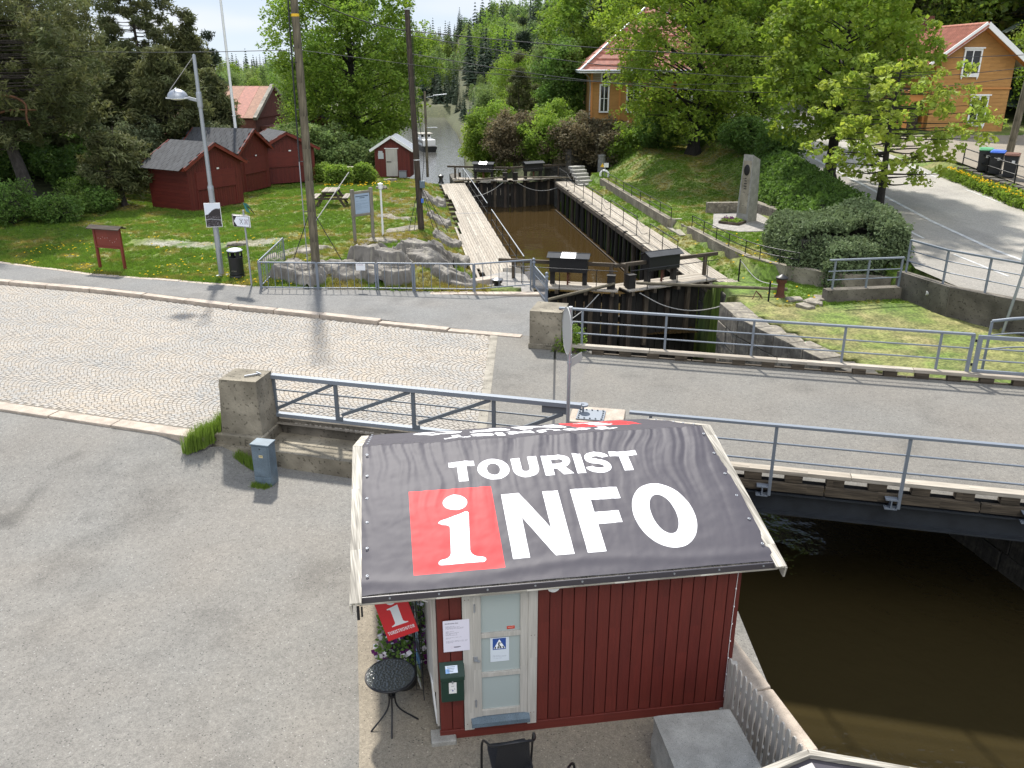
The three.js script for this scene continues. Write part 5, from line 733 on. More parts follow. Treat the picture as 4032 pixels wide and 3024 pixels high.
lowRail('low black railing on the long garden wall', range(-23.8, -9.5, 9).map((z) => LP(8.2 - 0.2 * (z + 24) / 14, z)), 0.3, 0.5); lowRail('low black railing on the curved garden wall', [LP(8.25, -7.4), LP(8.28, -6), LP(8.3, -4.6), LP(8.32, -3.3), LP(8.42, -1.9), LP(8.6, -1), [9.5, -29.4], [10.0, -28.85]], 0.3, 0.5);
{ const t = thing('life_buoy_stand', 'life buoy ring on a post with white and yellow notices', 'life buoy', atLock(8.7, -0.15, -25.2), LOCK.turn - 0.5); obj('post', cyl(0.03, 0.03, 1.2, 0, 0.55, 0, 8), M.galv, t); obj('ring', place(fin(new THREE.TorusGeometry(0.27, 0.07, 10, 24)), 0, 0.5, 0.08), M.white, t); obj('notice', cbox(0.3, 0.26, 0.02, 0.003, 0.08, 1.1, 0.02, 0, 0.4), M.white, t); obj('warning_triangle', place(prism([[-0.14, 0], [0.14, 0], [0, 0.24]], 0.01), -0.16, 0.98, 0.04), M.yellow, t);
  const p = thing('stone_pillar', 'squat grey stone pillar above the steps', 'pillar', atLock(9.35, -0.1, -28.8), 0); for (let i = 0; i < 5; i++) obj('course', cyl(0.27, 0.27, 0.245, 0, 0.125 + i * 0.25, 0, 14), M.granite, p, { shift: 1 }); obj('cap', lathe([[0.29, 1.25], [0.29, 1.31], [0.12, 1.36], [0, 1.38]], 16), M.granite, p);
  const r = thing('path_railing', 'pair of white painted iron rails climbing from the stone pillar', 'railing', atLock(9.5, 1.0, -28.8), LOCK.turn); for (const y of [0, -0.32]) obj('rail', tube(V(0.1, y, 0), V(4.5, y + 0.75, -2.2), 0.022), M.galvLight, r); for (const k of [0.35, 0.7, 1]) obj('post', cyl(0.02, 0.02, 1.1, 0.1 + 4.4 * k, -0.45 + 0.75 * k, -2.2 * k, 7), M.blackMetal, r);
  const s = thing('stone_steps', 'worn grey stone steps climbing beside the pillar', 'steps', atLock(7.5, -0.35, -25.3), LOCK.turn + 0.35); for (let i = 0; i < 6; i++) obj('step', cbox(1.0, 0.22, 0.5, 0.03, 0.25 * i * 0.5, 0.05 + i * 0.17, -i * 0.42), M.granite, s, { shift: 1 });
  stoneWall('rock_wall', [LP(7.4, -29.6), LP(9.6, -31.5), LP(13, -33)], -1, 1.5, 'dark dry stone wall below the bushes', M.darkStone, -1, 0.4, 0.5);
  stoneWall('rock_wall', [LP(6.3, -33.6), LP(6.9, -30.2), LP(7.4, -29.6)], -3, 0.3, 'dark rock wall at the river end of the lock', M.darkStone, -1, 0.45, 0.5);
}
{ // monument and its bed
  const t = thing('stone_monument', 'tall tapering granite monument with bronze portrait medallion', 'monument', [10.62, 0.24, -38.2], 0.72);
  const g = fin(new THREE.BoxGeometry(0.72, 2.9, 0.62, 8, 20, 8)), p = g.attributes.position; for (let i = 0; i < p.count; i++) { let x = p.getX(i), y = p.getY(i), z = p.getZ(i); const k = lerp(1, 0.78, y / 2.9 + 0.5); const n = (fbm(x * 6 + z * 5, y * 6, 3, 801) - 0.5) * 0.02 * (x > 0.3 ? 1 : 0.15); if (y > 1.44) y += -x * 0.32 - 0.05; p.setXYZ(i, x * k + n, y, z * k); } g.computeVertexNormals(); place(g, 0, 1.45, 0); obj('shaft', g, M.granite, t);
  const f = (w, h, y, z) => box(w, h, 0.012, 0, y, z, -0.025); obj('smooth_face', place(box(0.012, 2.3, 0.4), -0.318, 1.55, 0, 0, 0, -0.027), M.graniteSmooth, t); obj('medallion', place(fin(new THREE.SphereGeometry(1, 20, 12)).scale(0.03, 0.24, 0.15), -0.315, 2.3, 0), M.blackMetal, t);
  const marks = []; for (let i = 0; i < 12; i++) marks.push(place(box(0.006, 0.035, 0.06 + 0.1 * hash2(i, 3, 9)), -0.335 + i * 0.0032 - 0.006, 1.95 - i * 0.115, 0)); obj('inscription', marks, M.blackMetal, t).userData.kind = 'stuff';
  const ap = thing('gravel_bed', 'gravel', 'ground'); ap.userData = { kind: 'structure', label: 'pale gravel court round the monument' }; obj('gravel', slab([[8.75, -36.6], [9.6, -35.6], [12.4, -35.9], [13.0, -38.5], [12.2, -40.6], [9.6, -40.2]], 0.0, 0.275), M.gravel, ap);
  const b = thing('flower_bed', 'small timber edged bed of dark pansies before the monument', 'flower bed', [9.85, 0.26, -37.6], -0.68); for (const [w, d, x, z] of [[0.9, 0.05, 0, 0.42], [0.9, 0.05, 0, -0.42], [0.05, 0.84, 0.45, 0], [0.05, 0.84, -0.45, 0]]) obj('edging', box(w, 0.14, d, x, 0.06, z), M.oldTimber, b); obj('soil', box(0.86, 0.1, 0.8, 0, 0.04, 0), M.soil, b);
  const q = rngOf(5), L = [], F = [], leaf = quad(V(-0.5, 0, 0), V(0, 0.1, 0.5), V(0.5, 0, 0), V(0, 0.1, -0.5)); for (let i = 0; i < 260; i++) L.push(MX(q() * 0.8 - 0.4, 0.1 + q() * 0.12, q() * 0.7 - 0.35, q() * 6, q() * 6, q(), 0.09)); for (let i = 0; i < 60; i++) F.push(MX(q() * 0.5 - 0.42, 0.16 + q() * 0.1, q() * 0.7 - 0.35, q(), q() * 6, q(), 0.09)); instanced('foliage', leaf, M.leafGreen, L, b); instanced('blossoms', leaf, M.petalPurple, F, b);
  stoneWall('dry_stone_wall', [[12.6, -37.0], [11.9, -40.9], [9.3, -40.7]], 0.1, 0.75, 'low dark dry stone wall behind the monument', M.stone, -1, 0.2, 0.35);
}
// ---------------------------------------------------------------- retaining walls and steel railings by the road
wallRun('retaining_wall', 'grey concrete retaining wall along the road above the lawn', [[12.75, -26.9, 0.62], [13.35, -24.7, 0.66], [14.5, -22.9, 0.72], [16.4, -19.4, 0.8], [19, -15, 0.9]], -0.6, 0.7, 0.3, M.concreteDark); wallRun('retaining_wall', 'low concrete wall carrying the short steel railing', [[10.15, -26.35], [12.75, -26.75]], -0.6, 0.16, 0.32, M.concreteDark);
{ const s = thing('concrete_steps', 'dark concrete steps beside the hedge', 'steps', [12.4, -0.3, -27.6], -0.2); for (let i = 0; i < 4; i++) obj('step', cbox(1.1, 0.2, 0.35, 0.015, 0.1 + i * 0.1, 0.1 + i * 0.2, -i * 0.32), M.concreteDark, s, { shift: 1 });
  railing('steel_railing', 'short blue grey steel railing on the low concrete wall', [10.25, 0.16, -26.36], -Math.atan2(-26.75 + 26.36, 2.5), [0.08, 1.25, 2.4], 0, 0.95, [0.58, 0.3], { from: -0.12, to: 2.45 });
  const r = thing('steel_railing', 'long blue grey steel railing on the road retaining wall', 'railing'); const pts = [[12.8, -26.75, 0.64], [13.2, -25.1, 0.66], [13.85, -23.9, 0.69], [14.75, -22.4, 0.72], [15.65, -20.7, 0.76], [16.6, -19, 0.8]].map(([x, z, y]) => V(x, y, z)); for (const p of pts) obj('post', cbox(0.055, 1.05, 0.055, 0.005, p.x, p.y + 0.5, p.z), M.blueSteel, r); for (let i = 1; i < pts.length; i++) { const U1 = (k) => V(0, k, 0); obj('handrail', bar(pts[i - 1].clone().add(U1(1.03)), pts[i].clone().add(U1(1.03)), 0.09, 0.05), M.blueSteel, r); for (const k of [0.36, 0.7]) obj('rail', tube(pts[i - 1].clone().add(U1(k)), pts[i].clone().add(U1(k)), 0.018), M.blueSteel, r); }
  obj('pipe_outlet', cyl(0.07, 0.07, 0.1, 13.0, 0.25, -25.5, 14, 0, -0.3, Math.PI / 2), M.signBack, r);
  const d = thing('direction_sign', 'grey aluminium direction sign seen from behind', 'sign', [14.05, -0.25, -22.95], -0.45); obj('post', tube(V(0, 0, 0), V(0.25, 2.62, 0), 0.04, 0.04, 12), M.galv, d); for (let i = 0; i < 4; i++) obj('extrusion', cbox(1.3, 0.145, 0.03, 0.005, 0.72, 2.12 + i * 0.15, -0.06), M.galvLight, d); obj('clamp', [box(0.12, 0.05, 0.06, 0.22, 2.2, -0.03), box(0.12, 0.05, 0.06, 0.25, 2.5, -0.03)], M.galv, d);
  for (let i = 0; i < 5; i++) { const t = thing('flat_stone', 'flat broken paving stone by the plank landing', 'stone', atLock(8.25 + (i % 3) * 0.45, -0.3, 2.7 + Math.floor(i / 3) * 0.5 + (i % 2) * 0.3), i * 0.7, 'flat stones beside the landing'); obj('stone', cbox(0.5, 0.14, 0.38, 0.035, 0, 0.08, 0, 0.03, 0, 0.05), M.stone, t, { shift: 1 }); }
}
// ---------------------------------------------------------------- rocks
function rockGeo(w, h, d, seed, strata = 0.5) { const g = fin(new THREE.IcosahedronGeometry(1, 5)), p = g.attributes.position; for (let i = 0; i < p.count; i++) { let x = p.getX(i), y = p.getY(i), z = p.getZ(i); const q = Math.max(Math.abs(x), Math.abs(y), Math.abs(z)), k = lerp(1, 1 / q, 0.45); let n = 1 + (fbm(x * 1.6 + seed, z * 1.6 + y * 1.3, 4, seed) - 0.5) * 0.55 + (fbm(y * 5 + x, z * 0.8 + seed, 3, seed + 3) - 0.5) * strata * 0.5; const st = Math.floor((y * 2.2 + x * 0.8 + z * 0.35) * 2.2) * 0.045 * strata; p.setXYZ(i, (x * k * n + st) * w, y * k * n * h, z * k * n * d); } g.computeVertexNormals(); return g; }
const rockGroup = 'bedrock outcrops on the grass bank';
function rock(label, x, z, w, h, d, turn, seed, m = M.rock, sink = 0.35, tilt = 0) { const y = land(x, z); const t = thing('bedrock', label, 'rock', [x, y + h * (0.18 - sink * 0.5) - 0.02, z], turn, rockGroup); const g = rockGeo(w / 2, h / 2 * 1.15, d / 2, seed, 0.8); place(g, 0, 0, 0, 0, 0, tilt); obj('rock', g, m, t); return t; }
// bedrock laid bare in the turf: tilted beds with broken faces, following the ground
function outcrop(label, x, z, len, wid, turn, h, seed, m = M.rock, bed = 0.42) {
  const t = thing('bedrock', label, 'rock', [x, 0, z], turn, rockGroup), nu = 56, nv = 34, P = [], U = [], I = [], c = Math.cos(turn), s = Math.sin(turn);
  for (let j = 0; j <= nv; j++) for (let i = 0; i <= nu; i++) {
    const u = (i / nu - 0.5) * len, v = (j / nv - 0.5) * wid, wx = x + u * c + v * s, wz = z - u * s + v * c; const r = Math.hypot(u / len * 2, v / wid * 2) + (fbm(u * 1.7 + seed, v * 1.7, 4, seed) - 0.5) * 0.85; const mask = smooth(1.0, 0.72, r);
const k = v / bed + u * 0.12 + (fbm(u * 0.7, v * 0.9 + seed, 3, seed + 1) - 0.5) * 1.8, i0 = Math.floor(k), f = k - i0, lv = (q) => 0.3 + 0.7 * hash2(q, Math.floor(u * 0.9 + seed + q * 0.37), seed); const top = lerp(lv(i0), lv(i0 + 1), smooth(0.72, 1, f)); let y = mask * h * (top + 0.12 * f + (fbm(u * 1.9, v * 1.9, 4, seed + 2) - 0.5) * 0.3) - (1 - mask) * 0.16; y += (fbm(u * 9, v * 9, 3, seed + 4) - 0.5) * 0.025; P.push(u, land(wx, wz) + y, v); U.push(u, v); if (i < nu && j < nv) { const q = j * (nu + 1) + i; I.push(q, q + nu + 1, q + 1, q + 1, q + nu + 1, q + nu + 2); } }
  const g = new THREE.BufferGeometry(); g.setAttribute('position', new THREE.Float32BufferAttribute(P, 3)); g.setAttribute('uv', new THREE.Float32BufferAttribute(U, 2)); g.setIndex(I); g.computeVertexNormals(); obj('rock', fin(g), m, t, { uv: false }); return t;
}
{
  const slope = 'slanting beds of grey striped bedrock behind the bar fence';
  for (const [x, z, L, w, a, h, sd] of [[-7.0, -27.45, 2.6, 1.1, -0.38, 0.42, 11], [-5.7, -27.6, 2.4, 1.0, -0.42, 0.4, 12], [-2.6, -28.2, 3.0, 1.2, -0.52, 0.42, 13], [-1.9, -27.3, 2.2, 0.9, -0.5, 0.32, 14], [-3.2, -29.6, 2.6, 1.0, -0.55, 0.4, 15]]) outcrop(slope, x, z, L, w, a, h, sd);
  outcrop('broken rock face below the two posted info board', -4.5, -28.2, 2.4, 1.5, -0.25, 0.75, 21, M.rock, 0.4); outcrop('broken rock low behind the fence notice', -4.2, -27.25, 2.0, 0.9, -0.2, 0.5, 22, M.rock, 0.35); outcrop('blocky rock beside the steep slabs', -2.7, -30.0, 1.3, 0.8, -0.5, 0.5, 23, M.rock, 0.3);
  for (const [x, z, L, w, a, h, sd] of [[-2.2, -31.6, 3.6, 1.1, 1.3, 0.35, 31], [-2.7, -34.9, 3.2, 1.0, 1.35, 0.3, 32], [-3.4, -39.8, 3.4, 1.0, 1.4, 0.28, 33], [-4.2, -46, 4.5, 1.3, 1.42, 0.36, 34]]) outcrop('rounded grey bedrock sloping down to the wide boardwalk', x, z, L, w, a, h, sd);
  outcrop('flat pale bedrock slab at the foot of the telephone pole', -7.9, -30.4, 2.8, 1.7, 0.25, 0.1, 41, M.stone, 0.8); outcrop('flat pale bedrock slab beside the slim pole base', -4.5, -34.6, 1.8, 1.2, 0.4, 0.1, 42, M.stone, 0.8); outcrop('long flat bedrock slab on the grass above the boardwalk', -5.3, -37.6, 2.3, 1.0, -0.7, 0.1, 43, M.stone, 0.6); outcrop('flat pale stone at the foot of the info board', -4.9, -31.7, 1.7, 0.9, -0.5, 0.1, 44, M.stone, 0.6);
  rock('pale stone in the grass before the red hut', -7.6, -53.2, 0.9, 0.25, 0.5, 0.2, 45, M.stone, 0.2); rock('small pale stone in the grass near the picnic table', -7.3, -47.5, 0.6, 0.3, 0.5, 0, 46, M.stone, 0.2); rock('small rounded stone on the grass by the direction sign', -10.8, -32.6, 0.7, 0.25, 0.5, 0.3, 47, M.stone, 0.2);
}
// ---------------------------------------------------------------- street furniture on the bank
const onLand = (x, z, d = 0) => [x, land(x, z) + d, z];
{
  const t = thing('notice_board', 'empty red notice board with little dark roof', 'notice board', onLand(-14.26, -29.45, -0.02), -0.32);
  for (const x of [-0.55, 0.55]) obj('post', cbox(0.085, 1.5, 0.085, 0.008, x, 0.75, 0), M.redTrim, t); obj('panel', cbox(1.03, 0.66, 0.03, 0.004, 0, 1.14, 0), M.redTrim, t); obj('shelf', cbox(1.03, 0.05, 0.07, 0.006, 0, 0.82, 0.03), M.redTrim, t); obj('header', cbox(1.1, 0.09, 0.05, 0.006, 0, 1.44, 0.01), M.redTrim, t); for (const s of [-1, 1]) obj('roof_board', place(cbox(1.4, 0.03, 0.24, 0.006), 0, 1.535, s * 0.1, s * 0.45), M.poleDark, t); const bits = []; for (let i = 0; i < 9; i++) bits.push(box(0.014, 0.012, 0.003, -0.4 + i * 0.1, 0.98 + hash2(i, 1) * 0.2, 0.0175)); obj('paper_scraps', bits, M.white, t).userData.kind = 'stuff';
}
{
  const t = thing('street_lamp', 'grey steel street lamp with dome head and tie rod', 'street lamp', onLand(-10.08, -28.54, -0.03), 0);
  obj('mast', lathe([[0.095, 0.02], [0.095, 2.9], [0.1, 2.95], [0.1, 3.05], [0.07, 3.12], [0.062, 5.8], [0.055, 7.15], [0, 7.18]], 16), M.galv, t); obj('base_plate', cbox(0.34, 0.03, 0.3, 0.005, 0, 0.03, 0), M.galvLight, t); obj('sleeve', lathe([[0.075, 5.55], [0.09, 5.6], [0.09, 6.0], [0.07, 6.05]], 14), M.galv, t); obj('arm', [bar(V(-0.05, 5.78, 0), V(-0.35, 5.86, 0.02), 0.06, 0.09)], M.galv, t);
  const hd = new THREE.Group(); hd.name = 'lamp_head'; t.add(hd); hd.scale.set(0.84, 0.84, 0.84); hd.position.set(-0.1, 0.94, 0); obj('dome', place(fin(new THREE.SphereGeometry(0.34, 24, 10, 0, 6.283, 0, 1.571)).scale(1.15, 0.95, 1), -0.7, 5.86, 0.02), M.galv, hd); obj('band', place(fin(new THREE.TorusGeometry(0.335, 0.02, 6, 24, Math.PI)), -0.72, 5.87, 0.02, 0, Math.PI / 2), M.galv, hd); obj('brim', place(fin(new THREE.TorusGeometry(0.37, 0.022, 6, 32)).scale(1.15, 1, 1), -0.7, 5.85, 0.02, Math.PI / 2), M.galvLight, hd); obj('diffuser', place(fin(new THREE.SphereGeometry(0.3, 20, 6, 0, 6.283, 1.571, 1.571)).scale(1, 0.25, 1), -0.7, 5.85, 0.02), M.white, hd); obj('tie_rod', tube(V(-0.03, 7.1, 0), V(-0.92, 6.08, 0.02), 0.011), M.rope, t);
  paper('photo_board', 'black and white landscape photograph board on the lamp mast', 'sign', 0.52, 0.8, (x, w, h) => { x.fillStyle = '#d4dae4'; x.fillRect(0, 0, w, h); const q = rngOf(3); x.fillStyle = '#2b2628'; x.beginPath(); x.moveTo(0, 0.48 * h); for (let i = 0; i <= 24; i++) x.lineTo(i / 24 * w, (0.46 - 0.26 * smooth(0.05, 0.7, i / 24) + (i % 2) * 0.035 + q() * 0.03) * h); x.lineTo(w, h); x.lineTo(0, h); x.fill(); for (let i = 0; i < 160; i++) { const y = 0.52 + q() * 0.46; x.fillStyle = ['#6f6a6e', '#4a4548', '#1d191b', '#8c8a90'][Math.floor(q() * 4)]; x.globalAlpha = 0.6; x.fillRect(q() * w, y * h, (0.03 + q() * 0.08) * w, (0.012 + q() * 0.03) * h); } x.globalAlpha = 1; x.strokeStyle = '#b9bbc2'; x.lineWidth = 6; x.beginPath(); x.moveTo(0, 0.68 * h); x.lineTo(0.4 * w, 0.66 * h); x.lineTo(w, 0.72 * h); x.stroke(); x.strokeStyle = '#e4e4e6'; x.lineWidth = 14; x.strokeRect(0, 0, w, h); }, [-10.06, land(-10.08, -28.54) + 2.1, -28.4], 0.18, 0, 0, 420, 0.04);
  const b = thing('litter_bin', 'black cast litter bin with domed silver lid', 'litter bin', onLand(-9.42, -28.2, -0.02), -0.1); obj('base', lathe([[0, 0], [0.27, 0], [0.27, 0.07], [0.245, 0.1], [0.245, 0.14]], 28), M.blackPaint, b); obj('body', lathe([[0.24, 0.12], [0.235, 0.16], [0.25, 0.17], [0.25, 0.19], [0.235, 0.2], [0.24, 0.7], [0.255, 0.71], [0.255, 0.73], [0.24, 0.735], [0.21, 0.735], [0.2, 0.6], [0, 0.6]], 28), M.blackPaint, b); for (let i = 0; i < 4; i++) obj('lid_post', place(box(0.14, 0.19, 0.02), Math.sin(i * 1.57 + 0.785) * 0.228, 0.83, Math.cos(i * 1.57 + 0.785) * 0.228, 0, i * 1.57 + 0.785), M.blackPaint, b); obj('collar', lathe([[0.235, 0.92], [0.255, 0.92], [0.255, 0.95], [0.235, 0.95]], 28), M.blackPaint, b); obj('lid', lathe([[0.26, 0.95], [0.265, 0.965], [0.2, 1.01], [0.1, 1.035], [0, 1.04]], 28), M.galvLight, b);
  const c = canvas(256, 64), x = c.getContext('2d'); x.fillStyle = '#0d0d0e'; x.fillRect(0, 0, 256, 64); x.fillStyle = '#9c9686'; fitText(x, 'AVFALL', 16, 12, 240, 50, 'bold 60px serif'); const g = fin(new THREE.CylinderGeometry(0.241, 0.241, 0.07, 12, 1, true, -0.45, 0.9)); obj('lettering', place(g, 0, 0.29, 0), new THREE.MeshStandardMaterial({ map: canvasTex(c), roughness: 0.5 }), b, { uv: false });
  const d = thing('direction_sign', 'white arrow sign with food and heritage symbols on grey post', 'sign', onLand(-8.58, -26.98, -0.03), 0); obj('post', tube(V(0, 0, 0), V(0.0, 2.55, 0), 0.03, 0.03, 12), M.galv, d);
  const cv = canvas(520, 300), y = cv.getContext('2d'); y.fillStyle = '#1a1a1c'; y.fillRect(0, 0, 520, 300); y.fillStyle = '#dfe3ee'; y.beginPath(); y.moveTo(14, 150); y.lineTo(110, 14); y.lineTo(506, 14); y.lineTo(506, 286); y.lineTo(110, 286); y.fill(); y.strokeStyle = '#8a90a4'; y.lineWidth = 5; y.strokeRect(190, 70, 130, 160); y.strokeRect(350, 70, 130, 160); y.strokeStyle = '#22242c'; y.lineCap = 'round'; y.lineWidth = 15; y.beginPath(); y.moveTo(220, 95); y.lineTo(292, 210); y.moveTo(292, 95); y.lineTo(220, 210); y.stroke(); y.lineWidth = 22; y.beginPath(); y.moveTo(218, 92); y.lineTo(232, 114); y.moveTo(294, 92); y.lineTo(282, 112); y.stroke(); y.strokeStyle = '#5a3038'; y.lineWidth = 9; const s = 24, cx = 415, cy = 150; for (const [a, b2] of [[-1, -1], [1, -1], [-1, 1], [1, 1]]) { y.beginPath(); y.arc(cx + a * s * 1.45, cy + b2 * s * 1.75, s * 0.85, 0, 7); y.stroke(); } y.strokeRect(cx - s * 0.8, cy - s * 1.0, s * 1.6, s * 2.0);
  const sg = new THREE.Group(); sg.name = 'arrow_plate'; d.add(sg); obj('plate', cbox(0.62, 0.36, 0.05, 0.01, -0.06, 2.2, 0.07, 0, -0.35), M.white, sg); obj('face', place(fin(new THREE.PlaneGeometry(0.6, 0.34)), -0.0697, 2.2, 0.0962, 0, -0.35), new THREE.MeshStandardMaterial({ map: canvasTex(cv), roughness: 0.4 }), sg, { uv: false }); obj('rear_plate', cbox(0.62, 0.36, 0.05, 0.01, -0.15, 2.21, -0.1, 0, -0.35), M.whiteWorn, d);
  const fl = thing('folded_pennant', 'teal and black strips of cloth clipped atop the arrow sign', 'cloth', [-8.5, land(-8.58, -26.98) + 2.45, -27.05], 0.3); obj('cloth', [quad(V(-0.08, 0.3, 0), V(-0.02, 0.02, 0.02), V(0.12, -0.05, 0), V(0.0, 0.22, 0.03)), quad(V(-0.08, 0.3, 0.005), V(0.02, 0.22, 0.035), V(0.2, 0.0, 0.01), V(0.04, 0.26, 0))], mat(0.03, 0.16, 0.14, 0.6, { side: THREE.DoubleSide }), fl); obj('black_strip', quad(V(0.0, 0.25, 0.04), V(0.2, 0.02, 0.05), V(0.26, -0.12, 0.03), V(0.16, 0.08, 0.06)), mat(0.015, 0.015, 0.016, 0.6, { side: THREE.DoubleSide }), fl);
}
{ // info board
  const t = thing('info_board', 'grey two posted information board on the rocks', 'information board', onLand(-5.66, -32.0, -0.05), 0.78); for (const x of [-0.42, 0.42]) obj('post', [cbox(0.13, 1.05, 0.1, 0.01, x, 1.45, 0), cbox(0.1, 1.1, 0.09, 0.01, x, 0.5, 0)], M.greyWood, t, { long: 1 }); obj('cross_rail', [cbox(0.75, 0.09, 0.05, 0.006, 0, 1.84, 0), cbox(0.75, 0.09, 0.05, 0.006, 0, 1.0, 0)], M.greyWood, t, { long: 0 });
  const c = canvas(320, 400), x = c.getContext('2d'); x.fillStyle = '#9fb0c4'; x.fillRect(0, 0, 320, 400); x.fillStyle = '#39465a'; for (let i = 0; i < 15; i++) x.fillRect(18 + i * 19, 42, 15, 20); for (let i = 0; i < 6; i++) x.fillRect(105 + i * 19, 75, 15, 18); lines(x, 320, 400, [[0.36, 0.85], [0.48, 0.9], [0.52, 0.92], [0.56, 0.45], [0.6, 0.4], [0.64, 0.9], [0.68, 0.44], [0.72, 0.9], [0.76, 0.36], [0.95, 0.8]], 0.08, '#4b586c'); obj('panel', place(cbox(0.7, 0.76, 0.03, 0.004), 0, 1.42, 0), M.galv, t); obj('print', place(fin(new THREE.PlaneGeometry(0.66, 0.74)), 0, 1.42, 0.0175), new THREE.MeshStandardMaterial({ map: canvasTex(c), roughness: 0.5 }), t, { uv: false });
  const v = thing('vent_pipe', 'white capped pipe standing behind the information board', 'pipe', onLand(-5.05, -32.75, -0.03), 0); obj('pipe', cyl(0.04, 0.04, 1.85, 0, 0.92, 0, 12), M.white, v); obj('cap', lathe([[0.07, 1.82], [0.085, 1.86], [0.085, 1.98], [0.1, 2.0], [0.1, 2.03], [0, 2.06]], 16), M.white, v);
}
function picnic(label, at, turn) { const t = thing('picnic_table', label, 'picnic table', at, turn, 'wooden picnic tables on the bank'); for (let i = 0; i < 5; i++) obj('top_plank', cbox(0.135, 0.04, 1.5, 0.005, -0.29 + i * 0.145, 0.74, 0), i % 2 ? M.greyWood : M.deckWoodB, t, { shift: 1, long: 2 }); for (const s of [-1, 1]) for (let i = 0; i < 2; i++) obj('bench_plank', cbox(0.135, 0.04, 1.5, 0.005, s * (0.67 + i * 0.145), 0.44, 0), i % 2 ? M.greyWood : M.deckWoodB, t, { shift: 1, long: 2 }); for (const z of [-0.52, 0.52]) { for (const s of [-1, 1]) obj('leg', bar(V(s * 0.24, 0.71, z), V(s * 0.68, 0, z), 0.045, 0.11), M.oldTimber, t, { long: 1 }); obj('crosspiece', [cbox(1.7, 0.1, 0.045, 0.004, 0, 0.39, z + 0.05), cbox(0.7, 0.09, 0.045, 0.004, 0, 0.675, z + 0.05)], M.oldTimber, t, { long: 0 }); } return t; }
picnic('weathered picnic table on the grass near the tall pole', onLand(-8.75, -41.2), 0.06); picnic('weathered picnic table behind the leafy bushes', onLand(-10.4, -54.3), 1.5);
